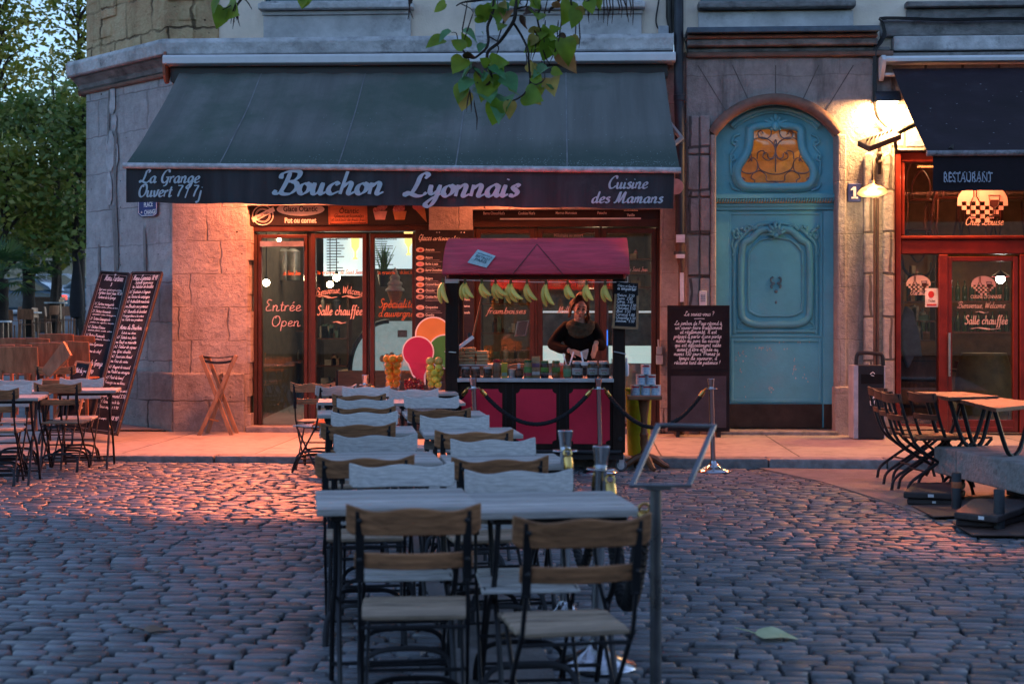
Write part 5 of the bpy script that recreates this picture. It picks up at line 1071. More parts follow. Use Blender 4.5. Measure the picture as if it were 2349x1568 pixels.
# restaurant interior
for px, py, y, lab in ((2295,640,2.2,'bright white bulb hanging behind the restaurant door'),):
    c = P(px, py, y); t = thing('pendant_bulb', lab, 'lamp', (c.x, c.y, 3.9)); bulb('bulb', c, .06, t, (.95,.98,.85), 16); mb = MB(); mb.tube([c+Vector((0,0,.05)), (c.x, c.y, 2.9)], .006, n=5); mb.lathe([(.0,.12),(.03,.1),(.12,.04),(.12,.03),(.03,.08)], c, n=14, cap=False); mb.build('shade', M('red_lamp_shade', (.2,.02,.02), rough=.4), t)
lamp('dining_light', 'AREA', (5.6, 1.4, 3.9), 14, (1,.55,.25), None, shape='RECTANGLE', size=1.6, size_y=1.0, aim=(0,0,-1)).parent = rb
lamp('dining_light', 'AREA', (5.6, 3.4, 2.5), 5, (1,.6,.3), None, shape='RECTANGLE', size=1.6, size_y=1.0, aim=(0,0,-1)).parent = rb
for o in list(rb.children):
    if o.type == 'LIGHT': o.matrix_parent_inverse = Matrix.Translation(-rb.location)
bl = thing('bell_lamp', 'black bell-shaped pendant lamp in the transom of the restaurant', 'lamp', P(2098, 330, .5))
m = MB(); c = P(2103, 345, .6); m.lathe([(.19,0),(.18,.01),(.15,.05),(.09,.1),(.075,.17),(.03,.22),(.03,.27),(.012,.3),(.012,.6)], c, n=22); m.build('shade', m_blk, bl, smooth=True)
bulb('bulb', P(2064, 321, .5), .03, bl, (1,.85,.6), 12)
def bentwood(px, py, y, sc, lab, flip=False):
    c = P(px, py, y); t = thing('bentwood_chair', lab, 'chair', c, group='bentwood chairs stacked behind the restaurant window'); f = -1 if flip else 1
    g_ = lambda a, b_, d=0: (c.x+a*sc, c.y+d*sc, c.z+b_*sc*f)
    mb = MB(); mb.lathe([(.2*sc,-.015*sc),(.21*sc,0),(.2*sc,.015*sc)], g_(0,.45), n=20); mb.build('seat', m_dw, t, smooth=True)
    mb = MB(); mb.tube(smooth_pts([g_(-.17,.45,-.15), g_(-.19,.7,-.19), g_(-.14,.93,-.22), g_(0,.99,-.23), g_(.14,.93,-.22), g_(.19,.7,-.19), g_(.17,.45,-.15)], 5), .017*sc, n=7); mb.tube(smooth_pts([g_(-.1,.45,-.17), g_(-.11,.65,-.19), g_(0,.82,-.21), g_(.11,.65,-.19), g_(.1,.45,-.17)], 5), .013*sc, n=6); mb.build('backrest', m_dw, t, smooth=True)
    for s, d in ((-1,-1),(1,-1),(-1,1),(1,1)):
        mb = MB(); mb.tube([g_(s*.16,.44,d*.15), g_(s*.17,.22,d*.17), g_(s*.21,0,d*.2)], [.017*sc,.016*sc,.012*sc], n=7); mb.build('leg', m_dw, t, smooth=True)
bentwood(2096, 440, .62, 1.05, 'bentwood chair upside down at the left of the upper restaurant window', True)
bentwood(2175, 541, .7, 1.0, 'bentwood chair standing in the middle of the upper restaurant window')
bentwood(2235, 541, .95, 1.0, 'bentwood chair partly behind the emblem in the upper restaurant window')
bentwood(2105, 541, .75, .95, 'bentwood chair at the lower left of the upper restaurant window')
bentwood(2322, 541, .8, 1.0, 'bentwood chair at the right edge of the upper restaurant window')
br_ = thing('wine_barrel', 'old wooden barrel inside the restaurant sidelight', 'barrel', P(2110, 985, .75))
m = MB(); c = P(2110, 990, .75); c.z = .13; m.lathe([(.27,0),(.33,.2),(.36,.42),(.33,.66),(.28,.86),(.26,.86),(.26,.83),(0,.83)], c, n=28); m.build('staves', M('barrel_oak', (.11,.05,.028), rough=.6, stretch=(5,5,.6), scale=5), br_, smooth=True)
m = MB(); [m.lathe([(r+.004,z-.02),(r+.006,z),(r+.004,z+.02)], c, n=28) for r, z in ((.29,.07),(.345,.26),(.348,.58),(.29,.79))]; m.build('hoop', m_blk, br_, smooth=True)
ys = thing('yellow_barrel', 'ochre barrel table deep inside the restaurant', 'barrel', P(2257, 900, 1.6))
m = MB(); c = P(2257, 930, 1.6); c.z = .13; m.lathe([(.27,0),(.34,.3),(.36,.45),(.33,.7),(.28,.88),(0,.88)], c, n=24); m.build('body', M('ochre_wood', (.35,.2,.05), rough=.5), ys, smooth=True)
tb = thing('dining_table', 'dark dining table with orange cloth inside the restaurant', 'table', P(2265, 870, 2.2)); m = MB(); a, b = P(2195, 848, 2.0), P(2322, 830, 2.0); m.box(a.x, b.x, 2.0, 2.8, a.z-.03, a.z); m.build('top', m_dw, tb); m = MB(); m.box(a.x+.15, b.x-.1, 2.1, 2.7, a.z+.002, a.z+.1); m.build('cloth', M('rust_cloth', (.28,.07,.02), rough=.8), tb)
m = MB(); [m.box(x, x+.05, 2.05, 2.12, .12, a.z-.03) for x in (a.x+.03, b.x-.08)]; m.build('leg', m_dw, tb)
m_bot = M('dark_green_bottle', (.03,.05,.03), rough=.1, bump=0)
shf = thing('bottle_shelf', 'wooden wall shelf at the back of the restaurant', 'shelf', P(2260, 720, 4.6)); m = MB()
for py in (690, 760): a, b = P(2080, py, 4.6), P(2330, py, 4.6); m.box(a.x, b.x, 4.5, 4.75, a.z-.03, a.z)
m.build('boards', m_dw, shf)
proto = None
for py in (690, 760):
    for k in range(16):
        a = P(2085+k*16, py, 4.6)
        if proto is None:
            mb = MB(); mb.lathe([(.037,0),(.038,.18),(.03,.21),(.013,.24),(.013,.3),(.0,.3)], (0,0,0), n=12); proto = mb.build('wine_bottle', m_bot, smooth=True); o = proto
            tag(o, 'dark wine bottle standing on the shelf at the back of the restaurant', 'bottle', 'wine bottles on the back shelf'); o.location = a
        else: dup(proto, a)
cs = thing('hanging_coat', 'grey coat hanging behind the restaurant sidelight', 'coat', P(2090, 700, .5))
m = MB(); m.prism([(P(a, b, .55).x, P(a, b, .55).z) for a, b in ((2078,700),(2095,715),(2108,760),(2116,830),(2104,850),(2082,858),(2068,800),(2066,740))], .5, .62); m.build('cloth', M('grey_wool', (.17,.17,.18), rough=.9, bump=.5, bscale=8), cs, bevel=.03, seg=3)

# stairwell light behind the transom, more clutter in the shops
lamp('stairwell_light', 'POINT', (X(1800,1.4), .9, 4.2), 8, (1,.55,.22), None, shadow_soft_size=.1).parent = db
for o in list(db.children):
    if o.type == 'LIGHT': o.matrix_parent_inverse = Matrix.Translation(-db.location)
clut = [M('clutter_%d' % k, c, rough=.5, var=.4, scale=9) for k, c in enumerate(((.16,.09,.05),(.05,.05,.06),(.25,.2,.15),(.12,.03,.02),(.06,.1,.07),(.3,.26,.2)))]
def clutter(px0, px1, py0, py1, y, n, lab, cat, name, smin=.06, smax=.22):
    t = thing(name, lab, cat, P((px0+px1)/2, py1, y)); a, b = P(px0, py1, y), P(px1, py0, y); rows = 4
    for j in range(rows): m = MB(); z = a.z+(b.z-a.z)*j/rows; m.box(a.x, b.x, y, y+.3, z-.02, z); m.build('shelf', m_dw, t)
    m = MB(); m.box(a.x, a.x+.03, y, y+.3, a.z-.0, b.z); m.box(b.x-.03, b.x, y, y+.3, a.z, b.z); m.build('upright', m_dw, t)
    for k, mt in enumerate(clut):
        m = MB()
        for i in range(n):
            j = random.randrange(rows); z = a.z+(b.z-a.z)*j/rows+.002; x = random.uniform(a.x+.05, b.x-.2); w = random.uniform(.05,.14); h = random.uniform(smin, min(smax, (b.z-a.z)/rows-.04))
            if k % 2: m.lathe([(w*.4,0),(w*.45,h*.7),(w*.2,h*.8),(w*.2,h),(0,h)], (x+w/2, y+.1+random.random()*.1, z), n=10)
            else: m.box(x, x+w, y+.05, y+.2, z, z+h)
        tag(m.build('stock', mt, t), kind='stuff')
clutter(596, 700, 690, 960, 3.4, 5, 'dark shelf of stock at the back of the shop behind the entrance door', 'shelf', 'stock_shelf')
clutter(722, 800, 650, 900, 3.0, 5, 'shelf of stock behind the painted greeting', 'shelf', 'stock_shelf')
clutter(1100, 1215, 560, 830, 2.8, 5, 'shelf of stock seen above the wooden bench', 'shelf', 'stock_shelf')
clutter(1250, 1500, 560, 690, 2.6, 8, 'back-bar shelf of bottles and tins above the lit food counter', 'shelf', 'stock_shelf')
clutter(2068, 2150, 600, 780, 3.2, 5, 'dim shelf behind the restaurant sidelight', 'shelf', 'stock_shelf')
for px, py, w, h, y in ((912,700,14,20,YS+.03),(935,705,9,14,YS+.03),(912,765,22,16,YS+.03),(940,790,12,16,YS+.03)):
    a = P(px, py+h/2, y); b = P(px+w, py-h/2, y); m = MB(); m.box(a.x, b.x, y, y+.004, a.z, b.z); o = m.build('window_notice', clut[5] if w > 12 else clut[2]); tag(o, 'small paper notice taped inside the pane beside the flavour board', 'notice', 'paper notices taped inside the pane')

# plaster run-offs and repairs down the chamfered corner
for nm_, mt, xs0 in (('pale_plaster_run', M('pale_plaster_run', (.50,.49,.50), rough=.9, bump=.4), ((256,192,262,7),(262,262,300,6),(254,300,392,9),(252,395,470,7),(269,330,380,4))), ('dark_mortar_run', M('dark_mortar_run', (.22,.205,.20), rough=.9, bump=.4), ((266,300,620,4),(249,200,330,2.5),(261,470,640,3),(330,520,640,3),(225,560,660,2.5)))):
    for cx, y0, y1, w in xs0:
        n = max(4, int((y1-y0)/14)); L_ = []; R_ = []
        for k in range(n+1):
            py = y0+(y1-y0)*k/n; ww = w*(.72+.22*math.sin(k*.45)+.1*random.random())*(.4 if k in (0, n) else 1); dx = 2.5*math.sin(py*.012)+random.uniform(-.5,.5); L_.append(CH(cx-ww+dx, py, .012)); R_.append(CH(cx+ww+dx, py, .012))
        m = MB(); m.add(L_+R_, [(k, k+1, n+1+k+1, n+1+k) for k in range(n)]); m.build(nm_, mt, cb)
# ================================================================== CRÊPE STALL
m_stall = M('stained_dark_timber', (.024,.014,.011), rough=.65, spec=.15, var=.35, scale=4, stretch=(3,3,.4), bump=.2, bscale=30)
m_red = M('crimson_panel_paint', (.64,.016,.05), rough=.45, var=.1, scale=3, bump=.08, bscale=30)
m_roof = M('worn_red_roof_paint', (.58,.045,.075), rough=.42, var=.22, scale=5, stretch=(.5,4,4), bump=.35, bscale=18, dirt=(.5,.16,.14), dscale=4, dpos=.66)
m_brass = M('polished_brass', (.62,.40,.13), rough=.22, metal=1, bump=0)
YC = -3.5
sl = thing('crepe_stall', 'wheeled crêpe stall with crimson panels, red curved roof and steel counter', 'stall', (X(1230,YC), YC, gz(0)))
zr = lambda py, y=YC, px=1230: Z(py, px, y)
for a, b, y0 in ((1022,1052,YC),(1406,1434,YC),(1026,1050,YC+.62),(1408,1430,YC+.62)):
    m = MB(); m.box(X(a,YC), X(b,YC), y0-.04, y0+.06, zr(1036), zr(640)); m.build('post', m_stall, sl, bevel=.008)
m = MB(); m.box(X(1022,YC)-.002, X(1052,YC)+.002, YC-.042, YC+.062, zr(649), zr(640)); m.build('bracket', m_alu, sl)
# cabinet with three crimson panels
x0, x1 = X(1052,YC), X(1406,YC)
m = MB(); m.box(x0, x1, YC, YC+.58, zr(1030), zr(877)); cab = m.build('cabinet', m_stall, sl, bevel=.006)
for a, b in ((1059,1152),(1184,1276),(1306,1399)):
    c = 9; o = []
    for cx, cy, t0 in ((a,892,0),(b,892,0),(b,1017,0),(a,1017,0)):
        sx = 1 if cx == a else -1; sy = 1 if cy == 892 else -1
        arc = [(cx+sx*c*math.cos(t), cy+sy*c*math.sin(t)) for t in np.linspace(1.57, 0, 5)]
        o += arc[::-1] if sx*sy > 0 else arc
    o = [(a+c,892),(b-c,892),(b-c+1,897),(b-4,901),(b,902),(b,1008),(b-4,1009),(b-c,1012),(b-c,1017),(a+c,1017),(a+c,1012),(a+4,1009),(a,1008),(a,902),(a+4,901),(a+c-1,897)]
    m = MB(); m.prism([(X(p,YC), zr(q)) for p, q in o], YC-.004, YC+.002); m.build('panel', m_red, cab)
m = MB()
for px in (1160, 1176, 1283, 1300): m.box(X(px,YC), X(px+1,YC), YC-.003, YC+.001, zr(1028), zr(879))
m.build('panel_groove', m_blk, cab)
m = MB(); m.box(X(1050,YC), X(1408,YC), YC-.05, YC+.6, zr(876), zr(867)); m.build('steel_counter', m_alu, sl, bevel=.004)
m = MB(); m.box(x0+.02, x1-.0, YC-.005, YC+.003, zr(866), zr(824)); m.box(x1-.012, x1-.004, YC, YC+.3, zr(866), zr(824)); m.build('glass_screen', glass('thin_screen_glass', refl=.6, base=.05), sl)
m = MB(); m.tube([(X(1040,YC), YC-.05, zr(1034)), (X(1425,YC), YC-.05, zr(1034))], .022, n=8); m.box(X(1026,YC), X(1430,YC), YC-.02, YC+.56, zr(1052), zr(1031)); m.build('chassis', m_blk, sl)
for px, y in ((1425,YC+.02),(1042,YC+.02),(1425,YC+.55),(1042,YC+.55)):
    x = X(px,YC); z = .056+gz(x); m = MB(); rot = Matrix.Rotation(R(90), 3, 'Y') @ Matrix.Rotation(0,3,'Z'); rz_ = Matrix.Rotation(R(72), 3, 'Z') @ rot
    m.lathe([(.0,-.012),(.05,-.013),(.055,-.008),(.055,.008),(.05,.013),(.0,.012)], (x, y, z), n=22, rot=rz_); cw = m.build('caster_wheel', M('grey_caster_tyre', (.1,.1,.105), rough=.5), sl, smooth=True)
    m = MB(); m.lathe([(.0,-.0145),(.028,-.0148),(.036,-.0142),(.036,.0142),(.028,.0148),(0,.0145)], (x, y, z), n=22, rot=rz_); m.build('rim', M('caster_rim', (.5,.5,.5), rough=.4), cw, smooth=True)
    m = MB(); m.obox((x, y, z+.085), (.06,.05,.03)); m.obox((x+.005, y-.02, z+.04), (.05,.006,.09)); m.obox((x+.005, y+.02, z+.04), (.05,.006,.09)); m.build('fork', m_alu, cw, bevel=.003)
# curved roof
xa_, xb_ = X(1022,YC), X(1440,YC); prof = [(-3.66,629),(-3.655,612),(-3.62,592),(-3.54,572),(-3.42,557),(-3.28,549),(-3.1,546),(-2.9,549)]
pz = [(y, Z(py, 1230, y)) for y, py in prof]; pz += [(-2.72, pz[-1][1]-.06), (-2.62, pz[-1][1]-.2), (-2.6, pz[-1][1]-.36)]
m = MB(); sp_ = smooth_pts([(0, a, b) for a, b in pz], 4); vs = []
for p in sp_:
    t = (p.z-pz[0][1])/.35; t = max(0, min(1, t)); k = .02*(1-t)
    for i in range(9): u = i/8; vs.append((xa_-.016*(1-t)+(xb_-xa_+.03*(1-t))*u, p.y, p.z-.012*math.sin(math.pi*u)*0))
n9 = 9; fs = [(j*n9+i, j*n9+i+1, (j+1)*n9+i+1, (j+1)*n9+i) for j in range(len(sp_)-1) for i in range(8)]
m.add(vs, fs); ro = m.build('roof', m_roof, sl, smooth=True); so = ro.modifiers.new('thick', 'SOLIDIFY'); so.thickness = .025; so.offset = -1
m = MB()
for x in (xa_+.01, xb_-.01): m.prism([(p.y, p.z-.02) for p in sp_]+[(-2.62, pz[-1][1]-.02),(-3.62, pz[0][1]-.0)], x-.012, x+.012, fn=lambda u, w, d: (d, u, w))
m.build('roof_end', M('roof_end_red', (.16,.02,.02), rough=.5), sl)
m = MB(); m.box(X(1030,YC), X(1430,YC), YC-.02, YC+.02, zr(641), zr(627)); m.build('beam', M('dark_red_beam', (.10,.02,.012), rough=.5), sl)
m = MB()
for a, b in (((1177,628),(1232,560)),((1232,560),(1294,632))):
    q = []
    for k in range(9):
        t = k/8; px = a[0]+(b[0]-a[0])*t; py = a[1]+(b[1]-a[1])*t
        for i in range(len(prof)-1):
            if prof[i][1] >= py >= prof[i+1][1]: f = (prof[i][1]-py)/(prof[i][1]-prof[i+1][1]); yy_ = prof[i][0]+(prof[i+1][0]-prof[i][0])*f; break
        q.append(P(px, py, yy_-.012))
    m.tube(q, .0035, n=5)
m.build('roof_wire', m_blkp, sl)
def roofpt(px, py, out=.016):
    py2 = max(549, min(628, py))
    for i in range(len(prof)-1):
        if prof[i][1] >= py2 >= prof[i+1][1]: f = (prof[i][1]-py2)/(prof[i][1]-prof[i+1][1]); yy_ = prof[i][0]+(prof[i+1][0]-prof[i][0])*f; break
    return P(px, py, yy_-out)
c4 = [(1096,572),(1137,587),(1116,614),(1072,602)]
def quadpt(u, v, out): 
    a = [c4[3][k]+(c4[2][k]-c4[3][k])*u for k in (0,1)]; b = [c4[0][k]+(c4[1][k]-c4[0][k])*u for k in (0,1)]; return roofpt(a[0]+(b[0]-a[0])*v, a[1]+(b[1]-a[1])*v, out)
m = MB(); m.grid(lambda u, v: tuple(quadpt(u, v, .018)), 6, 8); stk = m.build('sticker', M('pale_blue_sticker', (.42,.56,.58), rough=.5, var=.15, scale=30), sl)
m = MB()
for t, v0, h_, w0, w1 in (('BISTROT', .52, .17, .12, .9), ('PARIS', .27, .2, .2, .82), ('AUTHENTIQUE', .76, .09, .12, .9)):
    k = MB(); sans(k, t, lambda u, w: (u, w, 0), 1.0, align='l', sx=1, off=.02); mx_ = max(v[0] for v in k.v)
    m.add([tuple(quadpt(w0+(w1-w0)*v[0]/mx_, v0+v[1]*h_, .021)) for v in k.v], k.f)
m.build('sticker_lettering', M('teal_print', (.02,.09,.11), rough=.5), stk)
# wire for the bananas
wl, wr = P(1022, 641, YC-.07), P(1440, 647, YC-.07)
m = MB(); m.tube([wl, wl.lerp(wr, .5)+Vector((0,0,-.012)), wr], .004, n=5); m.tube([wr, P(1440, 630, YC-.1)], .003, n=4); m.tube([wl, P(1022, 628, YC-.1)], .003, n=4); m.build('hanging_wire', m_white, sl)
m = MB(); m.tube([P(1110,660,YC+.1), P(1085,770,YC+.12)], .009, n=6); m.build('batten', M('pine_batten', (.32,.14,.06), rough=.6), sl)
m = MB(); m.box(X(1050,YC+.12), X(1148,YC+.12), YC+.05, YC+.42, zr(839), zr(836)); m.build('tray', m_alu, sl)
m = MB(); m.tube([P(1020, 806, YC-.02), P(1046, 808, YC-.06)], .006, n=6); m.tube([P(1408, 806, YC-.05), P(1436, 812, YC-.05)], .006, n=6); m.build('catch', m_alu, sl)
m = MB(); a = P(1423, 1006, YC-.042); m.lathe([(.012,0),(.02,.004),(.022,.01),(.0,.012)], a, n=14, rot=Matrix.Rotation(R(90),3,'X')); m.build('knob', m_blkp, sl, smooth=True)

# bananas
m_ban = M('green_yellow_banana', (.85,.58,.12), rough=.4, var=.15, scale=9, bump=.05, col2=(.62,.50,.10), objrand=.18, dirt=(.07,.05,.015), dscale=16, dpos=.66)
m_stem = M('banana_stem', (.09,.10,.04), rough=.7)
bl_ = [(1016,2,1,'bunch of bananas hanging outside the left post of the stall, mostly hidden'),(1067,3,1,'three greenish bananas hanging beside the left stall post'),(1105,2,1,'speckled pair of bananas, second bunch from the left post'),(1137,3,1,'green bananas hanging under the paper sticker'),(1171,3,1,'long bananas hanging just right of the roof sticker'),(1209,2,1,'speckled banana pair hanging under the left end of the wire triangle'),(1252,2,1,'largest pair of green bananas, in the middle of the wire'),(1302,2,1,'small bananas hanging just left above the seller'),(1346,2,1,'green banana pair hanging right above the seller'),(1388,2,1,'palest banana pair, nearest the hanging chalkboard')]
lens = [.2,.165,.155,.165,.195,.185,.215,.145,.16,.165]
for (px, n, sd_, lab), L in zip(bl_, lens):
    top = P(px, 641, YC-.075); top.z = wl.z+(wr.z-wl.z)*(top.x-wl.x)/(wr.x-wl.x)-.012; bu = thing('banana_bunch', lab, 'bananas', top, group='banana bunches hung along the stall front')
    m = MB(); m.tube([top+Vector((0,0,.025)), top, top+Vector((0,0,-.025))], [.01,.013,.016], n=7); m.build('stem', m_stem, bu, smooth=True)
    sw_, cv_ = random.uniform(-.12,.14), random.uniform(-.15,.3)
    for k in range(n):
        f = (k-(n-1)/2); a0 = -.05+f*.17; q = []
        for j in range(9):
            t = j/8; ang = a0-.25+1.15*t*t; q.append((t, ang))
        pts = [top+Vector((f*.012, -.012*abs(f), -.02))]; 
        for j in range(1, 10): 
            t = j/9; ang = -.28+sw_+f*.22+ (1.05+.12*f+cv_)*t; pts.append(pts[-1]+Vector((math.sin(ang)*L/9, -.012*f/2-.004, -math.cos(ang)*L/9)))
        m = MB(); m.tube(pts, [.008,.012,.020,.0235,.0245,.0245,.0235,.021,.015,.007], n=8); m.build('banana', m_ban, bu, smooth=True)

# hanging chalkboard on the right post
hb = thing('hanging_chalkboard', 'small framed chalkboard of handwritten prices hung on the right post of the stall', 'chalkboard', P(1436, 700, YC-.07))
cc = [(1414,646),(1464,650),(1461,750),(1408,747)]
def hbp(u, v, o=0): 
    a = [cc[3][k]+(cc[2][k]-cc[3][k])*u for k in (0,1)]; b = [cc[0][k]+(cc[1][k]-cc[0][k])*u for k in (0,1)]; return P(a[0]+(b[0]-a[0])*v, a[1]+(b[1]-a[1])*v, YC-.07-o)
m = MB(); vs = [hbp(a, b, o) for o in (.01, 0) for a, b in ((0,0),(1,0),(1,1),(0,1))]; m.add(vs, [(0,1,2,3),(7,6,5,4),(0,4,5,1),(1,5,6,2),(2,6,7,3),(3,7,4,0)]); m.build('board', m_slate, hb)
m = MB(); m.bar(hbp(-.02,-.02,.01), hbp(.0,.72,.01), .022, .02); m.bar(hbp(1.01,-.02,.01), hbp(1,.72,.01), .022, .02); m.bar(hbp(-.1,-.03,.018), hbp(1.05,-.03,.018), .025, .022); m.build('frame', m_wood, hb)
m = MB()
for i, t in enumerate(['Crêpes et Gaufres', 'a emporter', '', 'Nature  2.50', 'Sucre  2.80', 'Citron  3.00', 'Confiture 3.50', 'Chocolat 3.50', 'Miel  3.50', 'Caramel 4.00', 'Chantilly 4.50', 'Jambon  5.50']):
    if t:
        h = .034 if i < 2 else .026; W = swid(t); k = .86/W; script(m, t, lambda u, w, i=i: tuple(hbp(.07+u, .90-i*.073+w*.42, .013)), k if i < 2 else min(k, .075), wmax=.22, slant=.1, k=3)
m.build('chalk_writing', m_chalk, hb)

# jars, tins, boxes on the counter
def jar(name, px, py0, py1, hw, y, body, lid, lab, labels=None, cat='jar', group=None, square=False, neck=.8, lidh=.13):
    c = P(px, py1, y); s = S((c-CAM).dot(AX)); h = (py1-py0)/s; r = hw/s; t = thing(name, lab, cat, c, group=group)
    if square:
        m = MB(); m.box(c.x-r, c.x+r, y-r*.7, y+r*.7, c.z+.001, c.z+h); m.build('body', body, t, bevel=.003); yf = y-r*.7
    else:
        hb_ = h*(1-lidh); m = MB(); m.lathe([(r*.88,.001),(r,.012),(r,hb_*.8),(r*neck,hb_*.95),(r*neck,hb_),(0,hb_)], c, n=20); m.build('body', body, t, smooth=True)
        m = MB(); m.lathe([(r*neck+.002,hb_-.004),(r*neck+.004,hb_),(r*neck+.003,h),(0,h)], c, n=20); m.build('lid', lid, t, smooth=True); yf = y-r
    for (k0, k1, mt) in (labels or []):
        m = MB()
        if square: m.box(c.x-r*.9, c.x+r*.9, yf-.0015, yf-.0003, c.z+h*k0, c.z+h*k1)
        else: m.grid(lambda u, v: (c.x+(r+.0015)*math.sin((u-.5)*2.3), y-(r+.0015)*math.cos((u-.5)*2.3), c.z+h*(k0+(k1-k0)*v)), 10, 1)
        m.build('label', mt, t)
    return t, c, r, h, s
m_choc = M('chocolate_spread', (.035,.017,.012), rough=.15, bump=0); m_grn = M('green_label', (.09,.30,.05), rough=.5, bump=0); m_glid = M('green_lid', (.03,.16,.05), rough=.3, bump=0); m_rlid = M('red_lid', (.4,.02,.03), rough=.3, bump=0)
m_wl = M('white_label', (.62,.62,.62), rough=.5, bump=0)
YJ = YC+.06
for px, l in ((1068,'leftmost dark jar under the waffle tray'),(1091,'middle dark jar under the waffle tray'),(1118,'right dark jar under the waffle tray')): jar('spread_jar', px, 841, 866.5, 10.5, YJ, m_choc, m_white, l, group='dark jars under the waffle tray')
jar('sugar_shaker', 1139.5, 824, 866.5, 9.5, YJ, M('cinnamon_sugar', (.3,.16,.1), rough=.35), m_rlid, 'tall clear shaker of cinnamon sugar with a red lid', cat='shaker')
jar('carton', 1157, 831, 866.5, 7, YJ, M('yellow_carton', (.55,.48,.04), rough=.5), None, 'narrow yellow carton standing on the steel counter', [(.12,.35,M('pale_green_label', (.3,.5,.35), rough=.5))], cat='carton', square=True)
jar('steel_tin', 1174, 846, 866.5, 8.5, YJ, m_alu, m_alu, 'plain steel tin beside the syrup bottle', cat='tin', neck=.98)
t, c, r, h, s = jar('syrup_bottle', 1190.5, 833, 866.5, 9.5, YJ, m_choc, m_white, 'small round dark syrup bottle with oval label', [(.2,.52,M('brown_oval_label', (.22,.1,.06), rough=.5))], cat='bottle', neck=.3, lidh=.3)
jar('compote_jar', 1211, 825, 866.5, 9.8, YJ, M('apple_compote', (.42,.32,.12), rough=.15), m_glid, 'compote jar with green lid and an apple on its label', [(.3,.62,m_grn),(.12,.3,M('apple_red', (.4,.04,.05), rough=.4))])
jar('carton', 1229.5, 817, 866.5, 9.5, YJ, M('brown_carton', (.34,.2,.09), rough=.6), None, 'tall brown carton between the compote and the dark jam', [(.5,.68,M('purple_print', (.12,.05,.14), rough=.5)),(.15,.3,m_wl)], cat='carton', square=True)
jar('jam_jar', 1249.5, 827, 866.5, 9.6, YJ, M('blackberry_jam', (.035,.008,.015), rough=.12), m_glid, 'dark berry jam jar with a green label', [(.25,.62,m_grn),(.2,.36,M('berry_print', (.12,.01,.03), rough=.4))])
jar('jam_jar', 1275.5, 827, 866.5, 9.8, YJ, M('apricot_jam', (.30,.085,.015), rough=.12), m_glid, 'orange apricot jam jar with a green label', [(.25,.62,m_grn),(.2,.36,M('apricot_print', (.5,.2,.03), rough=.4))])
jar('sauce_bottle', 1288, 832, 866.5, 5.5, YJ+.08, M('orange_sauce', (.45,.12,.02), rough=.2), m_white, 'orange sauce bottle half hidden behind the spoon jar', cat='bottle')
t, c, r, h, s = jar('spoon_jar', 1301, 836, 866.5, 9.6, YJ, M('honey_jar', (.40,.32,.16), rough=.15), M('clear_rim', (.4,.4,.38), rough=.2), 'jar with mint green label holding spoons', [(.12,.7,M('mint_label', (.22,.45,.22), rough=.5))], neck=.95, lidh=.04)
for a, b, r_ in (((1300,840),(1292,810),.006),((1306,840),(1316,806),.0075)):
    m = MB(); m.tube([P(*a, YJ), P(*b, YJ)], r_, n=7); m.build('spoon', m_white, t, smooth=True)
for px, l in ((1324.5,'chocolate spread jar beside the spoon jar'),(1358.5,'chocolate spread jar with the ladle resting on its left'),(1385.5,'chocolate spread jar nearest the right stall post')):
    t, c, r, h, s = jar('spread_jar', px, 828, 866.5, 13, YJ, m_choc, m_white, l, [(.2,.6,m_wl)], group='labelled chocolate spread jars', neck=.82)
    yl = lambda u: YJ-(r+.003)*math.cos(u/r)
    m = MB(); sans(m, 'nutella', lambda u, w: (c.x+(r+.003)*math.sin(u/r), YJ-(r+.003)*math.cos(u/r), c.z+h*.42+w), .019, sx=.8, off=.02); m.build('brand_lettering', m_rlid, t)
    m = MB(); [m.ball((c.x+dx, YJ-r*.93-.004, c.z+h*.3+dz), (.008,.003,.006), n=8, m=5) for dx, dz in ((-.012,0),(.002,.004),(.016,-.001))]; m.build('label_picture', M('nut_print', (.2,.1,.05), col2=(.1,.3,.05), scale=60, rough=.5), t)
ld = thing('ladle', 'white plastic ladle propped between the chocolate spread jars', 'ladle', P(1341, 840, YJ-.05))
m = MB(); m.lathe([(.0,-.018),(.03,-.016),(.038,.0),(.039,.018),(.036,.018),(.034,.0),(.0,-.012)], P(1341, 834, YJ-.05), n=18); m.build('cup', m_white, ld, smooth=True)
m = MB(); m.bar(P(1338, 832, YJ-.03), P(1333, 807, YJ), .016, .006, up=(0,1,0)); m.build('handle', m_white, ld)
pt = thing('pastry_board', 'row of flat golden pastries on a board behind the jars', 'pastry', P(1184, 850, YJ+.14))
m = MB(); [m.obox(P(1172+k*9, 839, YJ+.14)+Vector((0,0,.006*(k % 2))), (.07,.1,.03), Matrix.Rotation(.2*(k-1),3,'Z')) for k in range(4)]; m.build('pastry', M('golden_pastry', (.42,.2,.08), rough=.7, bump=.4), pt, bevel=.008)
m_waf = M('waffle_bread', (.50,.30,.14), rough=.8, var=.25, scale=12, bump=.5, bscale=40, objrand=.15)
wp = None
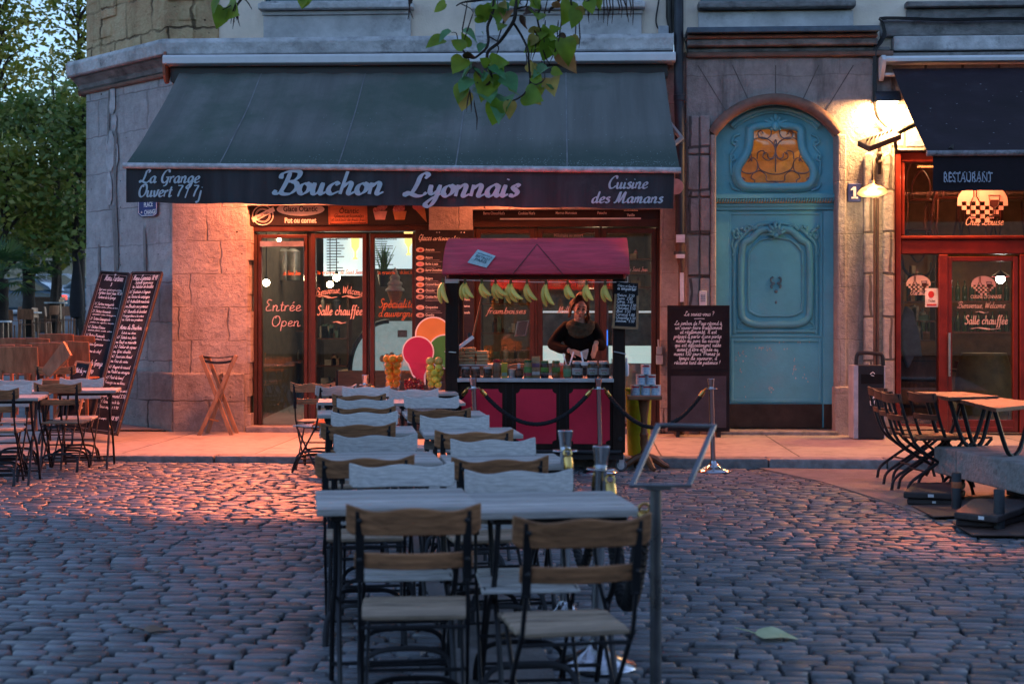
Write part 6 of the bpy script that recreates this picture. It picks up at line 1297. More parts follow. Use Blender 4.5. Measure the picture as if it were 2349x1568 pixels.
for (px, w, n, top), pl_ in zip(((1058,15,5,797),(1078.5,26,5,796),(1106,26,4,804)), ('left','middle','right')):
    h = (836-top)/240/n
    for k in range(n):
        c = P(px, 836, YC+.16)+Vector((random.uniform(-.006,.006), random.uniform(-.01,.01), h*(k+.5))); 
        lab = 'flat golden waffle slab, %s from the bottom of the %s pile on the tray' % (['first','second','third','fourth','fifth'][k], pl_)
        if wp is None:
            mb = MB(); mb.slab(lambda u, v: ((u-.5)*.108, (v-.5)*.13, -.0135+.002*math.sin(u*9)*math.sin(v*11)), 8, 8, (0,0,.028)); wp = mb.build('waffle', m_waf, bevel=.006, smooth=True); o = wp; tag(o, lab, 'waffle', 'waffles piled on the tray'); o.location = c; o.rotation_euler.z = .05; o.scale = (w/26,1,1)
        else: o = dup(wp, c, random.uniform(-.12,.12), lab); o.scale = (w/26,1,1)
sc2 = thing('spreading_tool', 'white plastic spreader leaning beside the waffle piles', 'spreader', P(1066, 790, YC+.1)); m = MB(); m.bar(P(1048, 800, YC+.05), P(1086, 772, YC+.08), .035, .012, up=(0,1,0)); m.build('blade', m_white, sc2, bevel=.004)
m = MB(); m.tube([P(1078, 778, YC+.09), P(1075, 764, YC+.1)], .02, n=8); m.build('handle', m_blkp, sc2)

# ---------------- small tables of goods either side
m_tin = M('blue_white_tin', (.12,.30,.48), rough=.3, var=.8, scale=45, bump=0, col2=(.55,.62,.66)); 
pt = thing('pedestal_table', 'small brown table on a turned leg carrying a pyramid of tins', 'table', G(1478, 13.62))
YT_ = -3.28; a, b = P(1438, 915, YT_), P(1517, 906, YT_); cx = (a.x+b.x)/2
m_ped = M('turned_brown_wood', (.2,.085,.04), rough=.4, var=.25)
m = MB(); m.box(a.x, b.x, YT_-.16, YT_+.14, a.z, b.z); m.build('table_top', m_ped, pt, bevel=.008)
m = MB(); H = a.z; m.lathe([(.03,.1),(.035,.16),(.028,.19),(.04,.24),(.036,.3),(.045,.33),(.03,.36),(.034,.5),(.045,H-.1),(.05,H-.04),(.06,H)], (cx, YT_, 0), n=18); m.build('turned_leg', m_ped, pt, smooth=True)
for t in (20, 110, 200, 290):
    m = MB(); d = Vector((math.cos(R(t)), math.sin(R(t)), 0)); c = Vector((cx, YT_, 0)); m.tube([c+Vector((0,0,.14)), c+d*.1+Vector((0,0,.1)), c+d*.2+Vector((0,0,.035)), c+d*.25+Vector((0,0,.02))], [.03,.035,.028,.018], n=8); m.build('foot', m_ped, pt, smooth=True)
tp = None
for px, lvl, l in ((1458,0,'left tin of the bottom row'),(1481.5,0,'middle tin of the bottom row'),(1504.5,0,'right tin of the bottom row'),(1470,1,'left tin of the second row'),(1493,1,'right tin of the second row'),(1481.5,2,'single tin on top of the pyramid')):
    c = P(px, 906, YT_); c.z = b.z+.001+lvl*.099
    if tp is None:
        tp = thing('chestnut_tin', 'x', 'tin', c, group='blue and white tins stacked in a pyramid'); m = MB(); m.lathe([(.046,0),(.047,.003),(.046,.006),(.046,.09),(.047,.094),(.0,.093)], c, n=22); m.build('can', m_tin, tp, smooth=True)
        m = MB(); m.lathe([(.0475,.086),(.0485,.09),(.0475,.097),(.0,.097)], c, n=22); m.build('lid', m_alu, tp, smooth=True)
        m = MB(); m.grid(lambda u, v: (c.x+.0472*math.sin((u-.5)*1.6), YT_-.0472*math.cos((u-.5)*1.6), c.z+.07+.014*v), 8, 1); m.build('red_band', m_rlid, tp); o = tp
    else: o = dup(tp, c, random.uniform(-.4,.4))
    o['label'] = 'blue and white printed tin, '+l
lb_ = thing('lime_bin', 'lime green plastic bin behind the table of tins', 'bin', P(1465, 1038, -2.75)); c = P(1465, 1040, -2.75); c.z = PAVE+.002
m = MB(); m.lathe([(.105,0),(.11,.02),(.128,.62),(.137,.63),(.137,.66),(.13,.66),(.12,.6),(.1,.02),(0,.02)], c, n=24); m.build('body', M('lime_plastic', (.40,.45,.02), rough=.4, bump=0), lb_, smooth=True)
jb2 = thing('white_bottle', 'white squeezy bottle hanging by the right post of the stall', 'bottle', P(1436, 850, YC)); m = MB(); m.lathe([(.02,0),(.026,.02),(.026,.1),(.01,.13),(.01,.17),(0,.17)], P(1437, 862, YC+.05), n=14); m.build('body', m_white, jb2, smooth=True)
# fruit glasses
m_org = M('orange_peel', (.90,.27,.012), rough=.45, bump=.2, bscale=160, objrand=.1); m_lem = M('lemon_peel', (.90,.62,.06), rough=.4, bump=.2, bscale=140, objrand=.1); m_clear = glass('clear_vase', refl=.22, base=.0)
YFR = -3.55
def vase(px0, px1, py0, py1, lab):
    c = P((px0+px1)/2, py1, YFR); s = S((c-CAM).dot(AX)); R1 = (px1-px0)/2/s; h = (py1-py0)/s; t = thing('glass_vase', lab, 'vase', c, group='tall glass vases of fruit'); m = MB(); m.lathe([(R1*.62,0),(R1*.66,.01),(R1,h),(R1*.96,h),(R1*.6,.014),(0,.012)], c, n=26, cap=False); m.build('glass', m_clear, t, smooth=True); return c, R1, h
def fruits(c, R1, h, rf, mat, name, lab, group, stretch=1.0, over=.04, jit=0):
    pr_ = None; z = rf+.014; lay = 0; n = 0; 
    while z < h+over:
        Rz = R1*(.64+.36*min(1, z/h))-rf*1.02; k = 1 if Rz < rf*.5 else max(2, int(math.pi*max(Rz, rf*.6)/ (rf*1.05))) ; k = min(k, 4)
        for i in range(k):
            a = 2*math.pi*i/k+lay*.8; rr = 0 if k == 1 else max(Rz, rf*.7 if k == 2 else rf*.95); p = c+Vector((rr*math.cos(a), rr*math.sin(a), z+random.uniform(-.004,.004)))
            if pr_ is None:
                mb = MB(); mb.ball((0,0,0), (rf,rf,rf*stretch), n=14, m=10)
                if stretch > 1: mb.ball((0,0,rf*stretch), (.008,.008,.01), n=6, m=4)
                else: mb.lathe([(.004,rf*.97),(.005,rf*1.0),(0,rf*1.01)], (0,0,0), n=6)
                pr_ = mb.build(name, mat, smooth=True); o = pr_; tag(o, lab, name, group); o.location = p
            else: o = dup(pr_, p)
            o.rotation_euler = (random.uniform(0,6), random.uniform(0,6), 0)
        z += rf*1.55; lay += 1
c, R1, h = vase(878, 925, 828, 893, 'flared glass vase filled with oranges'); fruits(c, R1, h, .038, m_org, 'orange', 'ripe orange piled in the flared glass vase', 'oranges in the glass vase')
c, R1, h = vase(974, 1020, 836, 893, 'flared glass vase filled with lemons'); fruits(c, R1, h, .034, m_lem, 'lemon', 'yellow lemon piled in the right glass vase', 'lemons in the glass vase', stretch=1.15, over=.0)
gfo = None
for px, l in ((987,'large pale grapefruit on the left atop the lemon vase'),(1006,'large pale grapefruit on the right atop the lemon vase')):
    p = P(px, 828, YFR)
    mb = MB(); mb.ball((0,0,0), (.042,.042,.04), n=14, m=10); mb.lathe([(.004,.039),(.0,.0405)], (0,0,0), n=6); o = mb.build('grapefruit', M('grapefruit_peel', (.62,.36,.08), rough=.45, bump=.15, bscale=150), smooth=True); tag(o, l, 'grapefruit'); o.location = p
pu = thing('strawberry_punnet', 'clear punnet heaped with strawberries between the two fruit vases', 'punnet', P(950, 893, YFR)); a, b = P(926, 893, YFR), P(974, 876, YFR)
m = MB(); m.box(a.x, b.x, YFR-.07, YFR-.067, a.z, b.z); m.box(a.x, a.x+.003, YFR-.067, YFR+.07, a.z, b.z); m.box(b.x-.003, b.x, YFR-.067, YFR+.07, a.z, b.z); m.box(a.x, b.x, YFR-.07, YFR+.07, a.z, a.z+.003); m.build('box', m_clear, pu)
sp2 = None
for i in range(44):
    z = a.z+.018+.02*(i//11); k = i//11; p = Vector((a.x+.02+(b.x-a.x-.04)*((i % 11)/10)+random.uniform(-.008,.008), YFR+random.uniform(-.055,.03), z+random.uniform(-.004,.008)+(.012*math.sin((i % 11)/10*3.1) if k > 1 else 0)))
    if sp2 is None:
        sp2 = thing('strawberry', 'red strawberry heaped in the clear punnet', 'strawberry', p, group='strawberries in the punnet'); mb = MB(); mb.lathe([(.0,-.018),(.008,-.014),(.0155,0),(.014,.009),(.006,.013),(0,.013)], p, n=10); mb.build('berry', M('strawberry_red', (.38,.015,.02), rough=.3, bump=.2, bscale=150, objrand=.25), sp2, smooth=True)
        mb = MB()
        for q in range(5): t = q*1.256; mb.add([p+Vector((0,0,.0135)), p+Vector((.006*math.cos(t-.4), .006*math.sin(t-.4), .0138)), p+Vector((.015*math.cos(t), .015*math.sin(t), .0105)), p+Vector((.006*math.cos(t+.4), .006*math.sin(t+.4), .0138))], [(0,1,2,3)])
        mb.build('calyx', M('strawberry_leaf', (.05,.2,.03), rough=.6), sp2); o = sp2
    else: o = dup(sp2, p)
    o.rotation_euler = (random.uniform(-1.2,1.2), random.uniform(-1.2,1.2), random.uniform(0,6))

# ================================================================== MENU BOARD AND ICE CREAM SIGN
YM = -.22
mbd = thing('flavour_board', 'tall black board listing ice cream flavours with oval pictures, by the stone pier', 'menu board', P(1020, 985, YM))
m = MB(); a, b = P(952, 990, YM), P(1087, 527, YM); m.box(a.x, b.x, YM, YM+.03, PAVE, b.z); m.build('board', M('board_black', (.02,.016,.018), rough=.45, var=.3), mbd, bevel=.006)
m = MB(); [m.ball(P(px, 533, YM-.002), .008, n=8, m=5) for px in (1002,1008,1058,1065)]; m.build('rivet', m_alu, mbd)
m = MB(); fit(m, 'Glaces', 960, 990, 551, 6.5, YM-.003, wmax=.3, wmin=.1); fit(m, 'artisanales', 993, 1055, 551, 5.2, YM-.003, wmax=.3, wmin=.1); m.build('title_lettering', m_cream_t, mbd)
nm = ['Amarena','Azzuro','Barbe à papa',"Barre ChocoNut's",'Bulgare','Caramel Beurre','Chocolat',"Cookies Nut's",'Croquantine','Crumble']; ysn = [573,591,605.5,620,639,652.7,666.6,681,705,722.6]
m = MB(); m2 = MB()
for t, y in zip(nm, ysn):
    put(m, t, 976, y+2, 5.6, YM-.003, align='l', sx=.72, off=.02)
    for j in range(1+(nm.index(t) % 3)): a_, b_ = P(976, y+6+j*3.5, YM), P(976+random.uniform(22,40), y+4.8+j*3.5, YM); m2.box(a_.x, b_.x, YM-.003, YM-.001, a_.z, b_.z)
for t, y in (('Rose',675),('Raisin',689),('Noisettes',704),('Stracciatella',719)): put(m, t, 1078, y, 5.4, YM-.003, align='r', sx=.72, off=.02)
m.build('lettering', m_cream_t, mbd); m2.build('fine_print', M('fine_print_grey', (.25,.22,.22), rough=.6), mbd)
fcol = [(.3,.02,.03),(.5,.25,.12),(.6,.2,.3),(.08,.03,.02),(.6,.5,.45),(.5,.2,.06),(.06,.02,.015),(.25,.12,.06),(.4,.18,.1),(.25,.1,.06)]
for y, fc in zip(ysn, fcol):
    m = MB(); ellipse(m, 964, y, 9.5, 5.6, YM-.004); e = m.build('oval_picture', m_pink_t, mbd); m = MB(); ellipse(m, 964+random.uniform(-1,1), y+.6, 4.2, 3.2, YM-.007, n=12); m.build('scoop_picture', M('scoop_print', fc, rough=.5), e)
ic = thing('ice_cream_sign', 'cut-out sign of three ice cream scoops in orange, crimson and green', 'sign', P(985, 890, -.42))
def disc(px, py, r, y, col, name):
    m = MB(); pl = [(P(px+r*1.08*math.cos(t), py, y).x, P(px, py-r*1.08*math.sin(t), y).z) for t in np.linspace(0, 6.283, 41)[:-1]]; m.prism(pl, y, y+.014); w = m.build(name, m_white, ic)
    m = MB(); pl = [(P(px+r*math.cos(t), py, y).x, P(px, py-r*math.sin(t), y).z) for t in np.linspace(0, 6.283, 41)[:-1]]; m.prism(pl, y-.003, y-.0005); m.build('face', M(name+'_face', col, rough=.35, bump=0, var=.08, scale=2), w)
disc(994, 768, 39, -.40, (.50,.24,.07), 'orange_scoop'); disc(1021, 806, 37, -.42, (.05,.22,.05), 'green_scoop'); disc(959, 807, 34, -.44, (.40,.03,.10), 'crimson_scoop')
m = MB(); m.prism([(P(a, b, -.45).x, P(a, b, -.45).z) for a, b in ((934,836),(946,862),(951,868),(951,882),(976,882),(976,862),(985,842))], -.445, -.43); m.build('cone_tip', m_white, ic)
m = MB(); m.prism([(P(a, b, -.46).x, P(a, b, -.46).z) for a, b in ((936,830),(947,858),(953,864),(953,880),(972,880),(972,860),(984,834))], -.4495, -.446); m.build('cone_face', M('crimson_drip', (.40,.03,.10), rough=.35, bump=0), ic)
m = MB(); a = P(965, 885, -.43); m.box(a.x-.25, a.x+.3, -.43, -.40, PAVE, a.z+.05); m.build('foot', m_blk, ic)

# ================================================================== THE SELLER
YPn = -2.55
def q(px, py, dy=0): return P(px, py, YPn+dy)
pe = thing('person', 'woman in a black jumper and thick dark scarf, hair tied up, folding a paper cone', 'person', (q(1328,739).x, YPn, PAVE))
hc = q(1331, 704, -.03)
HR = Matrix.Rotation(R(8), 3, 'Z') @ Matrix.Rotation(R(7), 3, 'Y') @ Matrix.Rotation(R(20), 3, 'X')
def hp(x, y, z): return hc + HR @ Vector((x, y, z))
def hand(mb, w, palm, u, nrm, L=.175, curl=.5, thumb=1):
    """w wrist point, palm direction u (towards fingers), nrm back-of-hand normal"""
    u = u.normalized(); s = u.cross(nrm).normalized(); k = w+u*.05; rot = Matrix((s, u, nrm.normalized())).transposed()
    mb.ball(k, (.038,.052,.017), n=12, m=8, rot=rot)
    for i, (off, ln) in enumerate(((-.028,.068),(-.010,.076),(.009,.072),(.026,.056))):
        b0 = w+u*.088+s*off; d = u; pts = [w+u*.05+s*off*.8, b0]; 
        for j, f in enumerate((.45,.32,.23)): d = (d-nrm*curl*(.35+.15*i*.3)).normalized(); pts.append(pts[-1]+d*ln*f*1.05)
        mb.tube(pts, [.009,.0092,.0086,.0078,.0062], n=8)
    t0 = w+u*.03+s*(-.032)*thumb; mb.tube([w+u*.02, t0, t0+u*.03-s*.02*thumb-nrm*.01, t0+u*.055-s*.018*thumb-nrm*.02], [.013,.012,.010,.007], n=8)
shl, shr = q(1301, 750, .02), q(1361, 751, .03)
ell, elr = q(1268, 790, -.02), q(1379, 792, .0)
wl_, wr_ = q(1306, 804, -.2), q(1367, 786, -.16)
bd_ = MB()
bd_.ball(hc, (.068,.086,.104), n=20, m=14, rot=HR); bd_.ball(hp(0,-.022,-.05), (.052,.06,.062), n=16, m=10, rot=HR)
bd_.ball(hp(0,-.066,-.098), (.02,.018,.016), n=10, m=8, rot=HR); bd_.tube([hp(0,-.082,.02), hp(0,-.094,-.008), hp(0,-.106,-.032)], [.008,.010,.013], n=8)
for s in (-1, 1): bd_.ball(hp(s*.030,-.066,-.03), (.024,.02,.022), n=10, m=8, rot=HR); bd_.ball(hp(s*.026,-.074,.028), (.024,.012,.009), n=10, m=6, rot=HR); bd_.ball(hp(s*.071,.0,-.012), (.01,.02,.03), n=8, m=6, rot=HR); bd_.ball(hp(s*.026,-.076,.007), (.015,.010,.010), n=10, m=6, rot=HR); bd_.ball(hp(s*.009,-.096,-.036), (.008,.009,.007), n=8, m=6, rot=HR)
bd_.ball(hp(0,-.083,-.064), (.022,.012,.010), n=10, m=6, rot=HR)
nb = q(1331, 752, .02); bd_.tube([hp(0,.02,-.06), nb], [.055,.06], n=12)
ch = q(1331, 775, .03); wa = q(1330, 815, .04); hi = Vector((wa.x, wa.y, .95)); 
bd_.tube([nb, ch, wa, hi], [.06,.12,.115,.14], n=14)
bd_.tube([shl, ell], [.045,.04], n=10); bd_.tube([ell, wl_], [.04,.026], n=10); bd_.tube([shr, elr], [.045,.04], n=10); bd_.tube([elr, wr_], [.04,.026], n=10)
bd_.tube([nb, shl], [.05,.05], n=10); bd_.tube([nb, shr], [.05,.05], n=10)
for s in (-1, 1): bd_.tube([hi+Vector((s*.07,0,0)), Vector((hi.x+s*.085, hi.y-.01, .52)), Vector((hi.x+s*.09, hi.y+.02, .13))], [.08,.055,.035], n=12); bd_.tube([Vector((hi.x+s*.09, hi.y+.03, .12)), Vector((hi.x+s*.1, hi.y-.14, .11))], [.035,.03], n=8)
hand(bd_, wl_, None, (q(1327,810,-.2)-wl_)+Vector((0,-.02,0)), Vector((-.15,-.55,.8)).normalized(), curl=.45, thumb=-1)
hand(bd_, wr_, None, (q(1361,815,-.2)-wr_), Vector((.75,-.6,.0)).normalized(), curl=.18, thumb=1)
m_skin = M('skin', (.62,.36,.26), rough=.5, var=.06, bump=.03, objrand=0)
bo = bd_.build('body', m_skin, pe, smooth=True); rm = bo.modifiers.new('merge', 'REMESH'); rm.mode = 'VOXEL'; rm.voxel_size = .0058; rm.use_smooth_shade = True
sm = bo.modifiers.new('smooth', 'SMOOTH'); sm.iterations = 3; sm.factor = .5
def cloth_part(name, mb, mat, vox=.012, it=6):
    o = mb.build(name, mat, pe, smooth=True); r_ = o.modifiers.new('merge', 'REMESH'); r_.mode = 'VOXEL'; r_.voxel_size = vox; r_.use_smooth_shade = True; s_ = o.modifiers.new('smooth', 'SMOOTH'); s_.iterations = it; return o
sw = MB(); sw.tube([nb+Vector((0,.01,-.02)), q(1331,762,.04), ch+Vector((0,0,-.02)), wa, Vector((hi.x, hi.y, 1.0)), Vector((hi.x, hi.y, .90))], [.09,.15,.165,.15,.165,.175], n=18, flat=.8, ref=(0,1,0))
sw.tube([nb+Vector((-.06,.01,-.01)), shl, shl.lerp(ell,.5)+Vector((-.012,0,0)), ell], [.07,.072,.064,.058], n=14); sw.tube([nb+Vector((.06,.01,-.01)), shr, shr.lerp(elr,.5)+Vector((.012,0,0)), elr], [.07,.070,.062,.056], n=14)
sw.tube([ell, ell.lerp(wl_,.5)+Vector((0,-.01,-.012)), wl_+ (ell-wl_).normalized()*.01], [.058,.052,.042], n=12); sw.ball(ell, .058); sw.tube([elr, elr.lerp(wr_,.5), wr_+(elr-wr_).normalized()*.01], [.056,.050,.040], n=12); sw.ball(elr, .057)
cloth_part('jumper', sw, M('black_wool_jumper', (.007,.0065,.007), rough=.95, bump=.2, bscale=90, spec=.1))
tr_ = MB(); tr_.tube([Vector((hi.x, hi.y, .96)), Vector((hi.x, hi.y, .86))], [.155,.16], n=14)
for s in (-1, 1): tr_.tube([hi+Vector((s*.07,0,-.05)), Vector((hi.x+s*.085, hi.y-.01, .52)), Vector((hi.x+s*.09, hi.y+.02, .14))], [.1,.072,.055], n=12)
cloth_part('trousers', tr_, M('dark_trousers', (.015,.015,.02), rough=.9))
sc3 = MB(); scn_ = q(1331, 742, .0)
for k, (rx, ry, dz, r_, ph) in enumerate(((.088,.08,.008,.032,0),(.116,.092,-.030,.040,1),(.100,.088,-.078,.032,2))):
    sc3.tube([scn_+Vector((rx*math.cos(t), .005-.012*k+ry*math.sin(t)*.85, dz+.012*math.sin(2*t+ph)+.028*math.sin(t))) for t in np.linspace(0, 6.283, 21)[:-1]], r_, n=10, closed=True)
sc3.ball(scn_+Vector((.0,.02,-.03)), (.07,.05,.05))
cloth_part('scarf', sc3, M('olive_grey_knit', (.075,.078,.055), rough=.95, bump=.35, bscale=70, var=.25, scale=30, spec=.1), vox=.008, it=1)
m_hair = M('dark_auburn_hair', (.06,.022,.011), rough=.5, var=.4, scale=18, stretch=(1,1,.25), bump=.4, bscale=70, spec=.2)
hr = MB(); hr.ball(hp(0,.028,.030), (.084,.084,.092), n=20, m=14, rot=HR); hr.ball(hp(.0,.052,.092), (.052,.05,.045), n=14, m=8, rot=HR)
for k in range(30):
    t = -1.45+2.9*k/29; hr.tube(smooth_pts([hp(.077*math.sin(t), -.066*math.cos(t)+.012, .055-.02*abs(t)), hp(.078*math.sin(t), -.05*math.cos(t)+.012, .088-.014*abs(t)), hp(.06*math.sin(t), .0, .118-.01*abs(t)), hp(.03*math.sin(t), .04, .125+.004*math.cos(k*2))], 3), [.010]*10, n=6)
for s in (-1, 1):
    for k in range(9):
        hr.tube(smooth_pts([hp(s*.068,-.026+.013*k,.045), hp(s*(.082+.002*k),-.016+.013*k,-.005), hp(s*(.084+.008*(s > 0)),-.004+.012*k,-.05), hp(s*(.084+.024*(s > 0)+.006*math.sin(k)),.01+.01*k,-.100-.008*k)], 4), [.011]*12+[.007], n=6)
for k in range(8):
    b0 = hp(.078+.004*math.sin(k*2), .0+.012*k-.03, -.04); hr.tube(smooth_pts([b0, b0+Vector((.016+.004*math.sin(k*3), -.005, -.05)), b0+Vector((.006+.01*math.sin(k*5), -.01, -.10)), b0+Vector((.02+.008*math.cos(k*4), -.015, -.155)), b0+Vector((.01, -.02, -.19-.01*(k % 3)))], 4), [.012]*14+[.007]*3, n=6)
cloth_part('hair', hr, m_hair, vox=.006, it=1)
ft = MB()
for s in (-1, 1): ft.tube(smooth_pts([hp(s*.010,-.087,.030), hp(s*.024,-.089,.0375), hp(s*.042,-.076,.032)], 4), [.003]*4+[.0035]*4+[.002], n=6)
ft.build('eyebrows', M('eyebrow_brown', (.03,.014,.01), rough=.8), pe)
ft = MB()
for s in (-1, 1):
    ft.tube(smooth_pts([hp(s*.012,-.086,.004), hp(s*.025,-.0895,.0), hp(s*.040,-.078,.004)], 4), [.0032]*4+[.004]*4+[.003], n=6)
    ft.ball(hp(s*.026,-.083,.012), (.014,.006,.006), n=10, m=6, rot=HR)
ft.build('eyes', M('lash_dark', (.05,.022,.018), rough=.6), pe)
ft = MB(); ft.ball(hp(0,-.0935,-.0615), (.019,.005,.0045), n=12, m=6, rot=HR); ft.ball(hp(0,-.0925,-.069), (.016,.006,.005), n=12, m=6, rot=HR); ft.build('lips', M('lip_rose', (.30,.075,.07), rough=.4), pe, smooth=True)
pc = thing('paper_cone', 'folded white paper cone held in the seller\'s hands', 'paper', q(1341, 815, -.27))
m = MB(); ps = [q(a, b, d) for a, b, d in ((1332,806,-.27),(1349.5,799.5,-.25),(1350,806,-.27),(1345,824,-.27),(1341,823,-.275),(1336,812,-.285))]; m.add(ps, [(0,1,2,5),(5,2,3,4)]); ps2 = [q(a, b, d) for a, b, d in ((1332,806,-.27),(1349.5,799.5,-.25),(1344,808,-.225),(1341,823,-.26))]; m.add(ps2, [(0,1,2),(0,2,3)])
o = m.build('sheet', M('waxed_paper', (.62,.52,.46), rough=.6, bump=0), pc); so = o.modifiers.new('thick', 'SOLIDIFY'); so.thickness = .002
# ================================================================== CHAIRS, TABLES, BARRIERS
m_wg = M('silvered_teak', (.50,.485,.465), rough=.7, var=.22, scale=16, stretch=(.7,8,8), bump=.18, bscale=22, objrand=.2, dirt=(.36,.33,.30), dscale=4, dpos=.62)
m_wb = M('worn_brown_teak', (.36,.165,.075), rough=.6, var=.4, scale=7, stretch=(.8,9,9), bump=.3, bscale=22, objrand=.2, dirt=(.2,.12,.075), dscale=3, dpos=.6)
m_iron = M('black_painted_iron', (.02,.021,.025), rough=.42, var=.3, bump=.08, metal=.2)
m_table = M('silvered_table_slats', (.46,.43,.40), rough=.6, var=.28, scale=12, stretch=(.6,10,10), bump=.2, bscale=20, island=.3, dirt=(.36,.32,.29), dscale=3, dpos=.62)

m_seat = M('tan_seat_slats', (.36,.27,.19), rough=.65, var=.4, scale=7, stretch=(.8,9,9), bump=.3, bscale=22, objrand=.2, island=.3, dirt=(.2,.17,.15), dscale=3, dpos=.55)
def make_chair(wood, seatwood, lab, group):
    t = thing('folding_chair', lab, 'chair', (0,0,0), group=group)
    bk = dict(parent=t, world=False)
    def upper(u, v):
        x = (u-.5)*.425; a = abs(u-.5)*2; top = .800+.028*a**2+.011*math.cos(a*math.pi*1.5)-.022*max(0, (a-.86)/.14)**2
        z = .722+.016*max(0, (a-.88)/.12)**2+(top-.722)*v; return (x, -.262+.034*(1-a*a)*-1+.004*v-.02*v, z)
    m = MB(); m.slab(upper, 24, 4, (0,.017,0)); m.build('backrest', wood, smooth=True, bevel=.004, **bk)
    m = MB(); m.slab(lambda u, v: ((u-.5)*.375, -.245-.026*(1-(2*u-1)**2)-.008*v, .615+.052*v-.004*math.cos((2*u-1)*1.5)), 16, 2, (0,.016,0)); m.build('lower_slat', wood, smooth=True, bevel=.004, **bk)
    m = MB()
    for k in range(6):
        y0 = -.185+k*.066; w = .355 if k else .34; zz = .452-.006*math.sin(math.pi*k/5)+(-.012 if k == 5 else 0); m.box(-w/2, w/2, y0, y0+.057, zz-.017, zz)
    m.build('seat', seatwood, bevel=.006, **bk)
    for s in (-1, 1):
        m = MB(); m.bar((s*.168,-.285,.80), (s*.170,-.25,.57), .028, .007, up=(0,1,0)); m.bar((s*.170,-.252,.58), (s*.172,-.205,.45), .013, .013); m.bar((s*.172,-.205,.452), (s*.178,.215,.0), .013, .013)
        m.lathe([(.009,0),(.01,.003),(.0,.006)], (s*.168,-.292,.77), n=8, rot=Matrix.Rotation(R(90),3,'X')); m.lathe([(.009,0),(.01,.003),(.0,.006)], (s*.169,-.277,.645), n=8, rot=Matrix.Rotation(R(90),3,'X')); m.build('back_leg', m_iron, bevel=.002, seg=1, **bk)
        m = MB(); m.bar((s*.158,.17,.435), (s*.160,-.25,.0), .013, .013); m.bar((s*.165,-.19,.432), (s*.165,.2,.432), .010, .016); m.build('leg', m_iron, bevel=.002, seg=1, **bk)
    for w, y, z in ((.17,.125,.095),(.16,-.165,.09),(.17,-.19,.415),(.172,0,.232)): m = MB(); m.tube([(-w,y,z), (w,y,z)], .0065, n=6); m.build('cross_rod', m_iron, smooth=True, **bk)
    for y, s in ((.165,1), (-.205,-1)):
        q = [(-.172, y+s*.05, .0), (-.170, y+s*.03, .06), (-.155, y, .125), (-.1, y-s*.004, .158), (0, y-s*.006, .165), (.1, y-s*.004, .158), (.155, y, .125), (.170, y+s*.03, .06), (.172, y+s*.05, .0)]
        m = MB(); m.tube(smooth_pts(q, 4), .0115, n=6, flat=.5, ref=(0,0,1)); m.build('leg_hoop', m_iron, smooth=True, **bk)
    return t
def make_table(lab, group, w=.575, d=.575, h=.735, wood=None):
    t = thing('folding_table', lab, 'table', (0,0,0), group=group); bk = dict(parent=t, world=False)
    m = MB(); n = 7
    for k in range(n): y0 = -d/2+k*d/n; m.box(-w/2, w/2, y0+.0035, y0+d/n-.0035, h-.026, h-.001*(k % 2))
    m.build('table_top', wood or m_table, bevel=.004, **bk)
    m = MB(); [m.box(-w/2+.05, w/2-.05, y-.012, y+.012, h-.05, h-.027) for y in (-d/2+.06, d/2-.06)]; [m.box(x-.012, x+.012, -d/2+.073, d/2-.073, h-.05, h-.0275) for x in (-w/2+.06, w/2-.06)]; m.build('under_frame', m_iron, **bk)
    for s in (-1, 1):
        m = MB(); m.tube(smooth_pts([(s*.22,-d/2+.06,h-.05), (s*.22,-.1,.45), (s*.225,.08,.3), (s*.225,d/2-.02,.0)], 4), .011, n=6); m.build('leg', m_iron, smooth=True, **bk)
        m = MB(); m.tube(smooth_pts([(s*.2,d/2-.06,h-.05), (s*.2,.1,.45), (s*.205,-.08,.3), (s*.205,-d/2+.02,.0)], 4), .011, n=6); m.build('leg', m_iron, smooth=True, **bk)
    for w_, y_ in ((.225,d/2-.1),(.205,-d/2+.1)): m = MB(); m.tube([(-w_,y_,.08), (w_,y_,.08)], .008, n=6); m.build('cross_rod', m_iron, smooth=True, **bk)
    return t
dirv = ray(743, HY); dirv.z = 0; dirv.normalize(); RZ = math.atan2(-dirv.x, dirv.y)
GC_ = 'wooden folding chairs along the row of tables'
protoB = make_chair(m_wb, m_seat, 'x', GC_); protoG = make_chair(m_wg, m_wg, 'x', GC_); usedB = usedG = False
def chair(px, ztop_py, facing, lab, rz=None, depth=None, group=GC_, wood=None, z=None, tilt=None):
    """facing 'away': seen from behind, iron straps showing; 'toward': facing the camera"""
    global usedB, usedG
    Y = depth or 3262*.575/(ztop_py-HY); r = RZ if rz is None else rz; r = r+(0 if facing == 'away' else math.pi)+random.uniform(-.09,.09); p = G(px, Y); f = Vector((-math.sin(r), math.cos(r), 0)); c = p+f*.27; c.z = gz(c.x)+.006 if z is None else z
    if c.y > -3.1 and z is None: c.z = PAVE+.003
    wood = wood or ('b' if facing == 'away' else 'g')
    if wood == 'b': o = protoB if not usedB else dup(protoB, c, r); usedB = True
    else: o = protoG if not usedG else dup(protoG, c, r); usedG = True
    o.location = c; o.rotation_euler = (0, 0, r); o['label'] = lab; o['group'] = group; return o
